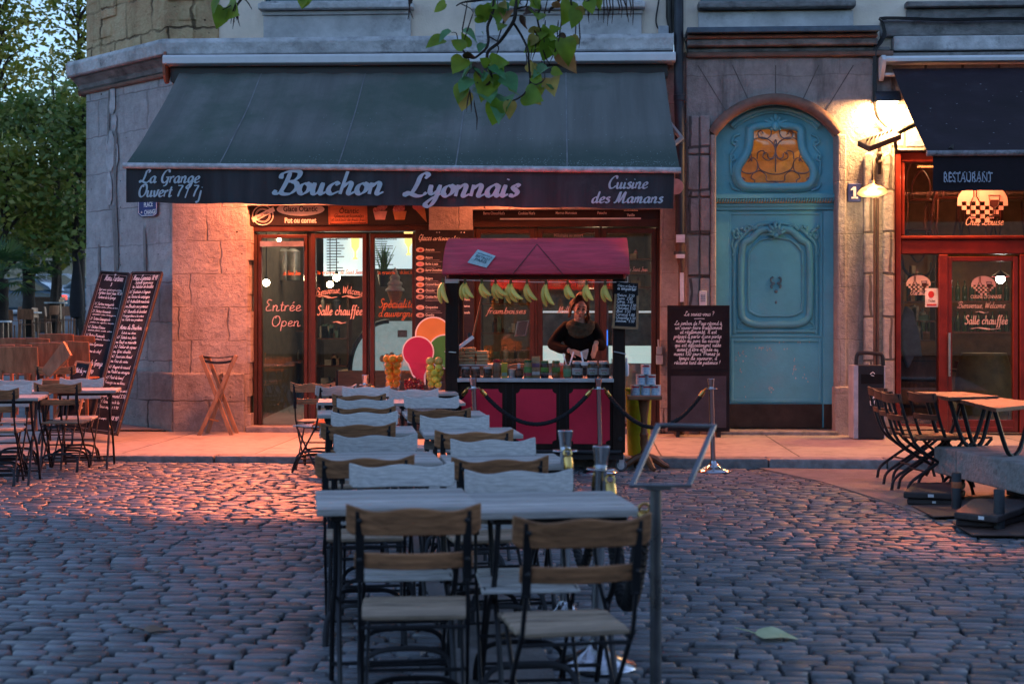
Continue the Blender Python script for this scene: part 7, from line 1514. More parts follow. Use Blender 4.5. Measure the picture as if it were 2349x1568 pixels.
rowc = [(949,1158,'away','brown-backed chair nearest the camera in the left column, black straps on its back'),(1337,1180,'away','nearest brown-backed chair of the right column, slightly turned, beside the sign stand'),
 (922,1064,'toward','pale chair facing the camera just behind the nearest left table'),(1190,1077,'toward','pale grey chair facing the camera just behind the nearest right table'),
 (837,1047,'away','brown-backed chair at the second left table, strapped back near the table edge'),(1148,1048,'away','strapped brown chair at the second right table'),
 (862,998,'toward','almost white chair with a small knot, behind the second left table'),(1131,1006,'toward','pale wavy-topped chair behind the second right table'),
 (822,972,'away','dark strapped chair tilted down to the right, at the third left table'),(1088,987,'away','strapped chair at the third right table, in front of the stall'),
 (836,946,'toward','pale chair with a crack in its back, behind the third left table'),(1043,954,'toward','grey chair behind the third right table, against the crimson panels'),
 (836,934,'away','thin dark-backed chair at the fourth left table'),(1008,937,'away','strapped chair at the fourth right table by the rope post'),
 (838,916,'toward','whitish chair behind the fourth left table'),(990,910,'toward','beige chair behind the fourth right table'),
 (824,906,'away','dark strapped chair at the fifth left table'),
 (840,888,'toward','small pale chair below the oranges'),(949,893,'toward','small grey chair below the strawberries')]
for px, py, f, l in rowc: chair(px, py, f, l)
chair(717, 880, 'away', 'brown-backed chair at the pavement edge left of the table row, before the entrance door', rz=RZ-.12)
# tables of the row (front-edge depth, left-edge column)
GT = 'slatted folding tables set in a row across the cobbles'
tproto = None
def table(pxl, Yf, lab, right=False, w=.575):
    global tproto
    p = G(pxl, Yf); c = p+Vector((math.cos(RZ), math.sin(RZ), 0))*(w/2)+dirv*.29; c.z = gz(c.x)+.006
    if c.y > -3.1: c.z = PAVE-.03
    if tproto is None: tproto = make_table(lab, GT); o = tproto
    else: o = dup(tproto, c, RZ)
    o.location = c; o.rotation_euler.z = RZ+random.uniform(-.02,.02); o['label'] = lab
for i, (Yf, xl, xr) in enumerate(((4.98,724,1100),(6.55,729,1028),(8.3,733,972),(9.95,728,928),(11.5,730,902),(13.05,760,905))):
    n_th = ['nearest','second','third','fourth','fifth','farthest'][i]
    table(xl, Yf, '%s table of the left column in the row of slatted tables' % n_th); table(xr+4, Yf-.06, '%s table of the right column in the row of slatted tables' % n_th)
cu = thing('seat_cushion', 'orange seat cushion lying on a chair by the entrance door', 'cushion', G(782, 13.2)); c = G(772, 12.9); c.z = .47
m = MB(); m.slab(lambda u, v: (c.x-.19+.38*u, c.y-.17+.34*v, c.z+.012*math.sin(u*12.6)**2*math.sin(v*12.6)**2-.02*((2*u-1)**4+(2*v-1)**4)), 16, 16, (0,0,.045)); m.build('pad', M('orange_cushion', (.62,.10,.02), rough=.85, bump=.2), cu, smooth=True, angle=80)
chair(772, 0, 'away', 'folding chair under the orange cushion, mostly hidden by the tables', depth=12.75, rz=RZ+.5, wood='g')

# ---------------- rope barrier
m_chr = M('polished_steel', (.55,.56,.58), rough=.16, metal=1, bump=0, var=.05)
m_rope = M('black_twisted_rope', (.012,.013,.016), rough=.75, var=.4, bump=.5, bscale=120)
st_pts = {}
def stanchion(px, depth, lab, lean=0, h=.88):
    c = G(px, depth); 
    if c.y > -3.1: c.z = PAVE+.002
    t = thing('barrier_post', lab, 'post', c, group='steel rope barrier posts'); t.rotation_euler.y = lean; bk = dict(parent=t, world=False, smooth=True)
    m = MB(); m.lathe([(.0,0),(.165,.002),(.168,.012),(.16,.024),(.10,.045),(.05,.075),(.034,.1),(.03,.11),(0,.11)], n=32); m.build('base', m_chr, **bk)
    m = MB(); m.lathe([(.024,.1),(.024,h-.085),(.026,h-.08),(.028,h-.05),(.036,h-.004),(.033,h),(0,h+.001)], n=20); m.build('pole', m_chr, **bk)
    m = MB(); m.lathe([(.024,h-.10),(.058,h-.098),(.06,h-.095),(.058,h-.092),(.024,h-.09)], n=24); m.build('clip_ring', m_chr, **bk)
    st_pts[lab] = c+Vector((math.sin(lean)*(h-.095), 0, h-.095)); return st_pts[lab]
s0 = stanchion(838, 13.75, 'steel rope post standing alone behind the chairs, below the oranges')
s1 = stanchion(1096, 13.15, 'steel rope post in front of the left crimson panel, leaning slightly', lean=-.05)
s2 = stanchion(1378, 13.2, 'steel rope post in front of the right crimson panel', lean=-.025)
s3 = stanchion(1637, 13.35, 'steel rope post in front of the standing chalkboard', lean=-.03)
s4 = stanchion(1297, 6.6, 'shorter-looking steel post behind the right-hand tables', h=.90)
s5 = stanchion(1367, 5.78, 'nearest steel rope post, its wide base showing under the right chair', lean=.025, h=.90)
def rope(a, b, sag, lab, da=None, db=None, n=44, r=.0125, hooks=(1,1)):
    a, b = Vector(a), Vector(b); t = thing('barrier_rope', lab, 'rope', (a+b)/2+Vector((0,0,-sag)), group='black twisted barrier ropes')
    d = (b-a); dh = Vector((d.x, d.y, 0)).normalized() if d.length > .01 else Vector((1,0,0)); ha = a+dh*.055; hb_ = b-dh*.055
    pts = [ha.lerp(hb_, k/n)+Vector((0,0,-sag*(1-(2*k/n-1)**2)))+Vector((0,0,-.05*(1-abs(2*k/n-1)**8)*0)) for k in range(n+1)]
    i0, i1 = 2, n-2
    ends = []
    for (p, q, ring) in ((pts[0], pts[3], a), (pts[-1], pts[-4], b)):
        u = (q-p).normalized(); m = MB(); rot = u.to_track_quat('Z', 'Y').to_matrix(); m.lathe([(.0,.02),(.012,.022),(.021,.03),(.023,.085),(.020,.09),(0,.09)], p, n=14, rot=rot); m.tube([p+rot @ Vector((.018*math.cos(k), 0, .006+.018*math.sin(k))) for k in np.linspace(0, 6.283, 13)[:-1]], .005, n=6, closed=True); m.build('brass_hook', m_brass, t, smooth=True)
    core = pts[i0:i1+1]; L = sum((core[k+1]-core[k]).length for k in range(len(core)-1)); fine = smooth_pts(core, max(2, int(L/.012/len(core))+1)); m = MB(); tot = 0; acc = [0]
    for k in range(1, len(fine)): tot += (fine[k]-fine[k-1]).length; acc.append(tot)
    for s in range(3):
        q = []
        for k, p in enumerate(fine):
            tt = (fine[min(k+1, len(fine)-1)]-fine[max(k-1, 0)]).normalized(); side = tt.cross(Vector((0,0,1))); side = side.normalized() if side.length > .05 else Vector((0,1,0)); nn = side.cross(tt); an = acc[k]/.10*2*math.pi+s*2.094; q.append(p+(side*math.cos(an)+nn*math.sin(an))*r*.72)
        m.tube(q, r, n=7)
    m.build('strand', m_rope, t, smooth=True)
rope(s1, s2, .33, 'black rope sagging across the front of the crêpe stall')
rope(s2, s3, .36, 'black rope sagging between the stall and the standing chalkboard')
rope(s0, s1, .34, 'black rope running from the left panel post back behind the chairs')
rope(s5, s4, .46, 'black rope looping low between the two nearest posts')

# ---------------- sign stand in the foreground
m_stand = M('grey_steel_stand', (.20,.21,.23), rough=.3, metal=.85, bump=0)
ss = thing('sign_stand', 'empty tilted metal sign frame on a tall steel post in the foreground', 'sign stand', G(1504, 4.7)); c = G(1504, 4.7); hz = D(1504, 1118, 4.7).z
m = MB(); m.lathe([(.0195,.01),(.0195,hz-c.z),(0,hz-c.z+.001)], c, n=20); m.build('post', m_stand, ss, smooth=True)
m = MB(); m.lathe([(0,0),(.15,.002),(.152,.012),(.03,.02),(0,.02)], c, n=28); m.build('base', m_stand, ss, smooth=True)
m = MB(); fr_ = [D(1450,1113,4.66), D(1580,1113,4.70), D(1637,977,4.98), D(1510,974,4.94)]
for k in range(4): m.bar(fr_[k], fr_[(k+1) % 4]+(fr_[(k+1) % 4]-fr_[k]).normalized()*.008, .018, .012)
m.bar(D(1478,1118,4.69), D(1535,1118,4.71), .045, .014); m.build('frame', m_stand, ss, bevel=.003)
rope(s5+Vector((.03,0,-.03)), D(1484,1166,4.74), .41, 'thick black rope looping from the nearest post to the sign stand', r=.019)

# ---------------- chalkboards
def leaning(corners, depths, lab, lines, name='chalkboard', frame_mat=None, inset=.03, thick=.03):
    q4 = [D(px, py, d) for (px, py), d in zip(corners, depths)]      # bottom-left, bottom-right, top-right, top-left
    t = thing(name, lab, 'chalkboard', (q4[0]+q4[1])/2); nrm = (q4[1]-q4[0]).cross(q4[3]-q4[0]).normalized(); nrm = -nrm if nrm.y > 0 else nrm
    f = lambda u, v, o=0: q4[0].lerp(q4[1], u).lerp(q4[3].lerp(q4[2], u), v)+nrm*o
    m = MB(); vs = [f(a, b, o) for o in (0, -thick) for a, b in ((0,0),(1,0),(1,1),(0,1))]; m.add(vs, [(0,1,2,3),(7,6,5,4),(0,4,5,1),(1,5,6,2),(2,6,7,3),(3,7,4,0)]); m.build('board', m_slate, t)
    W = (q4[1]-q4[0]).length; H = (q4[3]-q4[0]).length; m = MB()
    for a, b in (((0,0),(1,0)),((1,0),(1,1)),((1,1),(0,1)),((0,1),(0,0))): m.bar(f(*a, .004), f(*b, .004), .022, .02, up=nrm)
    m.build('frame', frame_mat or M('chipped_dark_frame', (.035,.024,.02), rough=.6, dirt=(.25,.15,.1), dscale=7, dpos=.6), t)
    m = MB(); i0 = .06; 
    for a, b in (((i0,.012),(1-i0,.012)),((1-i0,.012),(1-i0,.985)),((1-i0,.985),(i0,.985)),((i0,.985),(i0,.012))): m.bar(f(*a, .0015), f(*b, .0015), .006, .001, up=nrm)
    m.build('chalk_border', M('faded_chalk_line', (.32,.28,.27), rough=.9), t)
    m = MB()
    for tx, u0, u1, v, xh in lines:
        k = (u1-u0)/swid(tx); j0 = random.uniform(-.01,.01)
        script(m, tx, lambda u, w, u0=u0, v=v, k=k: tuple(f(u0+u+j0, v+w/H, .003)), 1, wmax=.22, slant=.2, k=2, wob=.04) if False else None
        sx = (u1-u0)/swid(tx); hh = xh
        script(m, tx, lambda u, w, u0=u0, v=v, sx=sx, hh=hh: tuple(f(u0+u*sx, v+w*hh/H, .003)), 1.0, wmax=.24, slant=.15, k=2, wob=.06)
    m.build('chalk_writing', m_chalk, t); return t
L1 = [('Menu Tartines',.2,.85,.945,.05),('1',.45,.5,.905,.03),('Servi avec salade verte et frites',.1,.9,.875,.017),('Tartine Saint Jean 18.50',.12,.92,.85,.025),('Tartines de la Grange',.15,.75,.82,.025),('1/ Tartine savoyarde',.1,.75,.775,.022),('reblochon, lardons, pommes de terre',.12,.9,.757,.012),('2/ Tartine Normande',.1,.7,.725,.022),('camembert, crème, champignons',.12,.9,.707,.012),('3/ Tartine Campagnarde',.1,.75,.675,.022),('jambon cru, oignons, tomates',.12,.9,.655,.012),('4/ Tartine Océane',.1,.65,.62,.022),('saumon fumé, aneth, citron',.12,.9,.602,.012),('5/ Tartine Provençale',.1,.7,.565,.022),('poivrons, chèvre, basilic',.12,.9,.547,.012),('6/ Tartine Lyonnaise',.1,.72,.51,.022),('7/ Tartine du chef',.1,.7,.465,.022),('Menu de la Grange',.15,.85,.385,.04),('18.90',.38,.62,.335,.03),('Entrée plat dessert',.1,.7,.275,.016),('au choix 18.90',.5,.9,.245,.026),('Salade lyonnaise',.12,.7,.2,.02),('Andouillette',.12,.6,.16,.02),('Dessert du jour',.12,.6,.12,.02)]
L2 = [('Menu Lyonnais 18.90',.1,.9,.95,.04),('Salade lyonnaise',.2,.8,.925,.022),('ou Saladier de lentilles',.15,.85,.897,.026),('6/ Gratinée à l\'oignon',.1,.8,.862,.024),('ou Terrine de campagne',.1,.82,.83,.024),('6/ Andouillette moutarde',.1,.85,.798,.024),('ou Boudin aux pommes',.1,.85,.766,.024),('6/ Quenelle de brochet',.1,.85,.732,.024),('Fromage blanc à la crème',.1,.8,.705,.018),('ou Tarte aux pralines',.1,.8,.68,.02),('Menu du Bouchon',.1,.85,.625,.034),('Entrée au choix',.2,.7,.595,.018),('6/ Salade aux foies',.1,.75,.565,.022),('ou Oeufs en meurette',.1,.8,.535,.022),('6/ Tablier de sapeur',.1,.85,.505,.022),('ou Gras double',.1,.7,.475,.022),('6/ Saucisson chaud',.1,.78,.445,.022),('ou Foie de veau',.1,.7,.415,.022),('6/ Magret de canard',.1,.82,.38,.022),('ou Poulet au vinaigre',.1,.85,.35,.022),('6/ Pavé de boeuf',.1,.7,.315,.022),('Fromage sec ou blanc',.1,.8,.285,.02),('Dessert au choix de la carte',.05,.95,.24,.02),('Café gourmand 5.50',.1,.95,.205,.026),('6/ Tarte, crème brûlée',.1,.8,.17,.02),('Menu enfant 9.90',.1,.8,.14,.02),('Service compris',.1,.5,.075,.016),('18.90',.65,.9,.075,.03)]
leaning([(128,978),(212,988),(296,628),(232,624)], [15.9,15.75,17.35,17.45], 'left one of two tall menu chalkboards leaning on the corner, partly hidden by chairs', L1)
leaning([(204,988),(268,996),(372,625),(303,626)], [15.75,15.55,17.0,17.2], 'right one of two tall menu chalkboards leaning on the corner, fully visible', L2)
leaning([(126,962),(178,960),(209,834),(176,830)], [14.9,14.9,15.35,15.4], 'small chalkboard with red scrawl propped against the left tall board', [('Plat du jour',.12,.85,.82,.035),('Entrée du jour',.12,.8,.55,.03),('Soupe à l\'oignon',.12,.9,.42,.03),('Dessert maison',.12,.85,.28,.03)], frame_mat=M('pale_wood_frame', (.3,.17,.09), rough=.6))
# standing board before the turquoise door
def up_board():
    YB = -.55; t = thing('standing_chalkboard', 'black standing chalkboard with a neat white paragraph of handwriting, beside the turquoise door', 'chalkboard', P(1603, 990, YB))
    a, b = P(1531, 989, YB), P(1674, 700, YB); m = MB(); m.box(a.x, b.x, YB, YB+.035, a.z, b.z); bo_ = m.build('board', M('dark_frame_board', (.018,.017,.02), rough=.75, spec=.12), t, bevel=.005)
    for py0, py1, mt in ((708, 846, m_slate), (862, 980, M('chalk_grey_lower_panel', (.045,.044,.058), rough=.7, var=.2))):
        c, d = P(1539, py1, YB), P(1666, py0, YB); m = MB(); m.box(c.x, d.x, YB-.0035, YB+.001, c.z, d.z); m.build('panel', mt, bo_)
    m = MB(); [m.box(x, x+.04, YB+.01, YB+.4, PAVE, a.z+.02) for x in (a.x+.1, b.x-.14)]; [m.bar((x+.02, YB+.37, PAVE+.03), (x+.02, YB+.04, b.z-.2), .03, .03) for x in (a.x+.1, b.x-.14)]; m.build('prop', m_iron, t)
    m = MB(); yw = YB-.005
    fit(m, 'Le saviez-vous ?', 1570, 1638, 724, 5, yw, wmax=.22, slant=.15); fit(m, '_', 1592, 1616, 733, 6, yw, wmax=.22)
    for i, (tx, x0, x1) in enumerate((("Le jambon de Pays répond à",1548,1656),("un savoir-faire traditionnel",1549,1656),("et réglementé. Il est",1560,1644),("préparé à partir d'une partie",1546,1655),("noble du porc (la cuisse)",1551,1651),("qui est délicatement salée",1548,1654),("avant d'être affinée au",1553,1648),("moins 130 jours. Prenez le",1546,1651),("temps de savourer, il",1557,1645),("réclame tant de patience !",1547,1652))): fit(m, tx, x0, x1, 745+i*10, 4.6, yw, wmax=.24, slant=.15, wob=.03)
    m.build('chalk_writing', m_chalk, t)
up_board()

# ---------------- folding tray stand by the pillar
ts = thing('tray_stand', 'folded wooden tray stand with a black strap leaning by the lit stone pillar', 'stand', P(503, 995, -.35)); m_ts = M('beech_wood', (.35,.19,.10), rough=.6, var=.3, stretch=(4,4,.6))
for (a, b, d) in (((460,815),(533,1003),-.5),((542,815),(456,1000),-.55),((478,820),(546,1000),-.2),((537,818),(474,998),-.25)):
    m = MB(); m.bar(P(*a, d), P(*b, d), .045, .022, up=(0,1,0)); m.build('leg', m_ts, ts, bevel=.004)
m = MB(); m.tube([P(460,820,-.5), P(482,820,-.2)], .015); m.tube([P(542,820,-.55), P(537,820,-.25)], .015); m.tube([P(475,960,-.5), P(500,965,-.25)], .01); m.build('cross_bar', m_ts, ts)
m = MB(); m.slab(lambda u, v: tuple(P(464+74*u, 815+4*math.sin(u*3.1), -.5+.25*v)), 8, 2, (0,0,-.012)); m.slab(lambda u, v: tuple(P(466+70*u, 824+5*math.sin(u*3.1), -.5+.05*v)), 8, 1, (0,0,-.03)); m.build('strap', m_blkp, ts)

# ---------------- litter bin by the restaurant
lb2 = thing('litter_bin', 'tall black and white litter bin with a hoop handle beside the restaurant front', 'bin', P(1994, 1005, -.55)); YL = -.75; a, b = P(1969, 1005, YL), P(2028, 838, YL)
m = MB(); m.box(a.x, b.x, YL, YL+.32, PAVE+.01, b.z); bb = m.build('body', M('matt_black_bin', (.017,.015,.017), rough=.45), lb2, bevel=.006)
m = MB(); m.box(X(1958,YL), a.x-.001, YL-.002, YL+.322, PAVE+.01, b.z-.0); m.box(b.x+.001, b.x+.014, YL-.002, YL+.322, PAVE+.01, b.z); m.build('side_panel', M('pale_lilac_panel', (.42,.40,.42), rough=.45, bump=0), lb2, bevel=.004)
m = MB(); c0 = P(1975, 880, YL); c1 = P(2026, 858, YL); m.box(c0.x, c1.x, YL-.003, YL-.001, c0.z, c1.z); m.build('opening', M('bin_opening', (.004,.004,.004), rough=.9), bb)
m = MB(); m.tube(smooth_pts([P(1964,836,YL+.04), P(1966,815,YL+.04), P(1976,809,YL+.04), P(2014,811,YL+.04), P(2024,816,YL+.04), P(2026,838,YL+.04)], 4), .022, n=8); m.build('handle', m_blkp, lb2, smooth=True)
m = MB(); yl_ = YL-.004
m.tube([P(a_, b_, yl_) for a_, b_ in ((1996,919),(1997,929),(2005,929),(2006,918))], .004, n=4); m.tube([P(2001,916,yl_), P(2007,904,yl_)], .005, n=4); m.tube([P(2006,912,yl_), P(2002,906,yl_)], .004, n=4); m.tube([P(1996,858,yl_), P(2002,853,yl_), P(2007,857,yl_)], .004, n=4); m.tube([P(1998,860,yl_), P(2005,862,yl_)], .004, n=4); m.build('pictogram', m_white_t, bb)

# ---------------- terrace at the right edge
VP2 = ray(760, HY); VP2.z = 0; VP2.normalize(); PR = Vector((VP2.y, -VP2.x, 0))
A0 = G(2149, 11.6); ZT, ZB = .39, .17
m_conc = M('pitted_concrete', (.27,.26,.25), rough=.85, var=.35, scale=5, bump=.9, bscale=24, dirt=(.11,.105,.1), dscale=5, dpos=.55)
tw = thing('terrace_slab', 'rough concrete terrace slab raised above the cobbles at the right edge', 'terrace', (A0.x, A0.y, 0)); rotT = Matrix((PR, VP2, UP)).transposed()
def terr(u0, u1, v0, v1, z0, z1, mb): 
    c = A0+PR*((u0+u1)/2)-VP2*((v0+v1)/2); mb.obox((c.x, c.y, (z0+z1)/2), (u1-u0, v1-v0, z1-z0), rotT); return mb
terr(0, 3.2, .36, 5.2, ZB, ZT, MB()).build('slab', m_conc, tw, bevel=.012); terr(-.0, 3.2, -.06, .352, ZB, ZT-.003, MB()).build('slab', m_conc, tw, bevel=.012)
terr(.55, 3.0, .1, 5.0, 0, ZB+.01, MB()).build('hollow_shade_block', M('shadowed_block', (.05,.045,.04), rough=.9), tw)  # near-black colour stands in for the shade in the hollow under the slab
tr2 = thing('steel_beam', 'black steel channel lying on the concrete terrace slab', 'beam', A0+PR*.9); m = MB(); terr(.75, 2.6, 1.5, 1.62, ZT+.002, ZT+.09, m); terr(.66, 2.6, .5, .56, ZT+.002, ZT+.08, m); m.build('channel', m_iron, tr2, bevel=.004)
def bollard(px, d, lab, band):
    c = G(px, d); t = thing('bollard', lab, 'bollard', c, group='short dark bollards by the terrace'); m = MB(); h = .30; m.lathe([(.036,0),(.036,h-.01),(.03,h),(0,h)], c, n=18); b_ = m.build('post', M('bollard_'+band, (.03,.034,.04), rough=.5), t, smooth=True); m = MB(); m.lathe([(.0365,h*.62),(.0372,h*.63),(.0372,h*.76),(.0365,h*.77)], c, n=18, cap=False)
    if band == 'orange': m.build('band', M('orange_band', (.42,.12,.05), rough=.5), t, smooth=True)
    m = MB(); m.lathe([(.07,0),(.07,.008),(.036,.01)], c, n=18, cap=False); m.build('foot_plate', m_iron, t)
bollard(2194, 10.6, 'short dark bollard with an orange band by the terrace slab', 'orange'); bollard(2292, 9.55, 'plain black short bollard in front of the terrace slab', 'plain')
m_base = M('parasol_base_rubber', (.055,.042,.042), rough=.6, var=.3, bump=.2, dirt=(.1,.09,.09))
m_board = M('brown_ply_board', (.12,.07,.055), rough=.6, var=.3, bump=.2)
def wedge(pts, z0, th, lab, mat, name, cat, lbl=None):
    """pts: ground pixels with the pixel's own depth"""
    g3 = [G(px, 3262*(1.4-z0)/(py-HY), 0) for px, py in pts]; t = thing(name, lab, cat, (g3[0].x, g3[0].y, z0)); m = MB(); m.prism([(p.x, p.y) for p in g3], z0, z0+th, fn=lambda u, w, d: (u, w, d)); m.build('block', mat, t, bevel=.012)
    if lbl:
        a, b = lbl; p = g3[0].lerp(g3[1], a); q_ = g3[0].lerp(g3[1], b); o = Vector((0,-.004,0)); m = MB(); m.add([p+o+Vector((0,0,z0+.015)), q_+o+Vector((0,0,z0+.015)), q_+o+Vector((0,0,z0+th-.012)), p+o+Vector((0,0,z0+th-.012))], [(0,1,2,3)]); m.build('paper_label', m_white, t)
GB = None
wedge([(2080,1156),(2186,1160),(2215,1136),(2110,1132)], .005, .045, 'lower black parasol base block beside the banded bollard', m_base, 'parasol_base', 'weight', (.55,.63))
wedge([(2072,1142),(2185,1146),(2215,1118),(2095,1120)], .055, .05, 'upper black parasol base block beside the banded bollard', m_base, 'parasol_base', 'weight', (.5,.62))
wedge([(2192,1206),(2290,1210),(2400,1180),(2220,1172)], .02, .045, 'lower black parasol base block beside the plain bollard', m_base, 'parasol_base', 'weight')
wedge([(2188,1190),(2290,1200),(2400,1160),(2230,1158)], .07, .05, 'upper black parasol base block beside the plain bollard', m_base, 'parasol_base', 'weight', (.55,.68))
wedge([(2090,1161),(2142,1187),(2225,1184),(2200,1158)], .004, .012, 'thin brown board on the cobbles below the banded bollard', m_board, 'ply_board', 'board')
wedge([(2182,1200),(2230,1229),(2420,1231),(2400,1200)], .004, .014, 'thin brown board on the cobbles below the plain bollard', m_board, 'ply_board', 'board')
yb = thing('squashed_bottle', 'squashed yellow-green plastic bottle wedged by the plain bollard', 'bottle', G(2262, 9.75)); c = G(2255, 9.75); m = MB(); m.tube([c+Vector((0,0,.06)), c+Vector((.05,.0,.05)), c+Vector((.14,.02,.035)), c+Vector((.2,.03,.03))], [.02,.03,.022,.012], n=8); m.build('body', M('yellow_green_plastic', (.22,.24,.03), rough=.4), yb, smooth=True)

# tables and chairs of the restaurant terrace
m_tr = M('reddish_teak', (.10,.042,.025), rough=.5, var=.3, scale=6, stretch=(.6,9,9), bump=.2, objrand=.1)
GR = 'slatted tables outside the restaurant'
def rtable(corners, zt_, lab):
    q4 = [D(px, py, 3262*(1.4-zt_)/(py-HY)) for px, py in corners]; c = sum(q4, Vector())/4; t = thing('terrace_table', lab, 'table', (c.x, c.y, 0), group=GR); m = MB(); n = 9; f = lambda u, v, z: tuple(Vector(q4[0].lerp(q4[1], u).lerp(q4[3].lerp(q4[2], u), v))+Vector((0,0,z)))
    for k in range(n):
        v0, v1 = (k+.03)/n, (k+.97)/n; vs = [f(u, v, z) for z in (0, -.03) for u, v in ((0,v0),(1,v0),(1,v1),(0,v1))]; m.add(vs, [(0,1,2,3),(7,6,5,4),(0,4,5,1),(1,5,6,2),(2,6,7,3),(3,7,4,0)])
    m.build('table_top', m_tr, t, bevel=.003)
    for (u0, v0), (u1, v1) in (((.12,.15),(.88,.15)),((.88,.15),(.12,.15)),((.12,.85),(.88,.85)),((.88,.85),(.12,.85))):
        m = MB(); a = Vector(f(u0,v0,-.03)); b = Vector(f(u1,v1,0)); b.z = .09; mid = a.lerp(b, .5); m.tube(smooth_pts([a, a.lerp(mid,.6)+Vector((0,0,-.1)), mid+Vector((0,0,-.05)), b.lerp(mid,.4)+Vector((0,0,-.02)), b], 4), .018, n=7); m.build('leg', m_iron, t, smooth=True)
rtable([(2098,898),(2210,898),(2291,908),(2178,911)][::1], .80, 'far slatted reddish table outside the restaurant window')
rtable([(2180,911),(2270,909),(2400,924),(2285,936)], .78, 'near slatted reddish table outside the restaurant window, cut by the right edge')
sst = None
def rchair(px, d, lab, rz):
    global sst
    c = G(px, d); c.z = PAVE if c.y > -3.1 else gz(c.x)+.015
    if sst is None:
        t = thing('terrace_chair', lab, 'chair', (0,0,0), group='iron and wood chairs outside the restaurant'); bk = dict(parent=t, world=False)
        m = MB(); [m.box(-.19, .19, -.19+k*.065, -.19+k*.065+.058, .443, .46) for k in range(6)]; m.build('seat', m_tr, bevel=.004, **bk)
        m = MB(); m.slab(lambda u, v: ((u-.5)*.4, -.36-.03*(1-(2*u-1)**2)-.01*v, .74+.075*v+.01*abs(2*u-1)), 12, 2, (0,.018,0)); m.build('backrest', m_tr, bevel=.004, smooth=True, **bk)
        m = MB(); m.slab(lambda u, v: ((u-.5)*.38, -.315-.03*(1-(2*u-1)**2)-.01*v, .6+.045*v), 12, 2, (0,.018,0)); m.build('lower_slat', m_tr, bevel=.004, smooth=True, **bk)
        for s in (-1, 1):
            m = MB(); m.tube(smooth_pts([(s*.18,-.37,.82), (s*.18,-.27,.5), (s*.18,-.17,.36), (s*.18,.08,.2), (s*.18,.22,.12), (s*.18,.27,0)], 4), .013, n=7); m.build('back_leg', m_iron, smooth=True, **bk)
            m = MB(); m.tube(smooth_pts([(s*.165,.2,.44), (s*.165,.08,.33), (s*.165,-.12,.2), (s*.165,-.26,.1), (s*.165,-.29,0)], 4), .013, n=7); m.build('leg', m_iron, smooth=True, **bk)
        
        for w_, y_ in ((.18,.1),(.165,-.14)): m = MB(); m.tube([(-w_,y_,.19), (w_,y_,.19)], .008, n=6); m.build('cross_rod', m_iron, smooth=True, **bk)
        sst = t; o = t
    else: o = dup(sst, c, rz)
    o.location = c; o.rotation_euler.z = rz; o['label'] = lab
rchair(2100, 12.75, 'farthest of the four terrace chairs before the red restaurant front, back to the bin', R(-78)); rchair(2118, 12.2, 'second farthest terrace chair in the row before the red front', R(-80)); rchair(2140, 11.75, 'third terrace chair in the row, half behind the concrete slab', R(-80)); rchair(2200, 11.9, 'nearest terrace chair, its whole slatted seat showing above the concrete slab', R(-70))

# ================================================================== LEFT: CAFÉ CHAIRS
GLc = 'folding chairs at the left edge of the cobbles'
chair(132, 882, 'away', 'strapped brown folding chair in front of the tall chalkboards', depth=12.9, rz=RZ-.1, group=GLc); chair(188, 866, 'toward', 'grey-green chair facing the camera at the foot of the left chalkboard', depth=14.0, group=GLc)
chair(45, 866, 'toward', 'wide grey chair facing the camera behind the left-edge table', depth=13.6, group=GLc); chair(18, 886, 'toward', 'grey chair cut by the left edge, facing the camera', depth=12.6, group=GLc); chair(-18, 900, 'away', 'strapped chair nearly out of the picture at the left edge', depth=11.8, group=GLc)
def ltable(px, d, lab):
    c = G(px, d); c.z = gz(c.x)+.005 if c.y < -3.1 else PAVE; dup(tproto, c, RZ+.05, lab, 'folding tables at the left edge')
ltable(200, 13.45, 'folding table behind the strapped chair before the chalkboards'); ltable(48, 13.1, 'folding table at the left edge between grey chairs'); ltable(18, 12.1, 'folding table cut by the left edge of the picture')
m_pc = M('reddish_plywood', (.30,.125,.06), rough=.45, var=.3, scale=5, stretch=(4,4,.7), bump=.1, objrand=.25)
pcp = None
def pchair(px, pyt, d, lab, rz=0, ztop=.86):
    """low wooden café chair with a solid plywood back, on the raised pavement behind"""
    global pcp
    top = D(px, pyt, d); c = Vector((top.x, top.y, top.z-ztop))
    if pcp is None:
        t = thing('plywood_chair', lab, 'chair', c, group='brown plywood café chairs behind the folding chairs'); bk = dict(parent=t, world=False)
        m = MB(); m.slab(lambda u, v: ((u-.5)*.42, -.2-.03*(1-(2*u-1)**2)-.03*v, .58+.28*v+.008*math.cos((2*u-1)*1.57)), 12, 3, (0,.014,0)); m.build('backrest', m_pc, bevel=.006, smooth=True, **bk)
        m = MB(); m.box(-.2,.2,-.2,.2,.44,.46); m.build('seat', m_pc, bevel=.01, **bk)
        for s in (-1, 1):
            m = MB(); m.bar((s*.17,-.215,.62), (s*.18,-.2,0), .03, .03); m.build('leg', m_pc, **bk); m = MB(); m.bar((s*.17,.17,.44), (s*.18,.2,0), .03, .03); m.build('leg', m_pc, **bk)
        pcp = t; o = t
    else: o = dup(pcp, c, rz)
    o.location = c; o.rotation_euler.z = rz+random.uniform(-.08,.08); o['label'] = lab
for px, py, d, l in ((215//2+40,766,16.6,'red-brown plywood chair back in the far row, nearest the chalkboards'),(190,770,16.9,'plywood chair half hidden behind the left chalkboard'),(176,783,16.0,'plywood chair beside the chalkboard, second row'),(90,776,16.3,'plywood chair in the second row, left of the orange-lit chair'),(45,776,16.3,'plywood chair in the second row near the left edge'),(48,790,15.6,'pale plywood chair back partly hidden, third row'),(10,790,15.2,'plywood chair cut by the left edge, third row'),(57,795,14.9,'solid plywood chair with a broad back, nearest of its row'),(128,786,15.7,'plywood chair lit bright orange by the heater')): pchair(px, py, d, l)
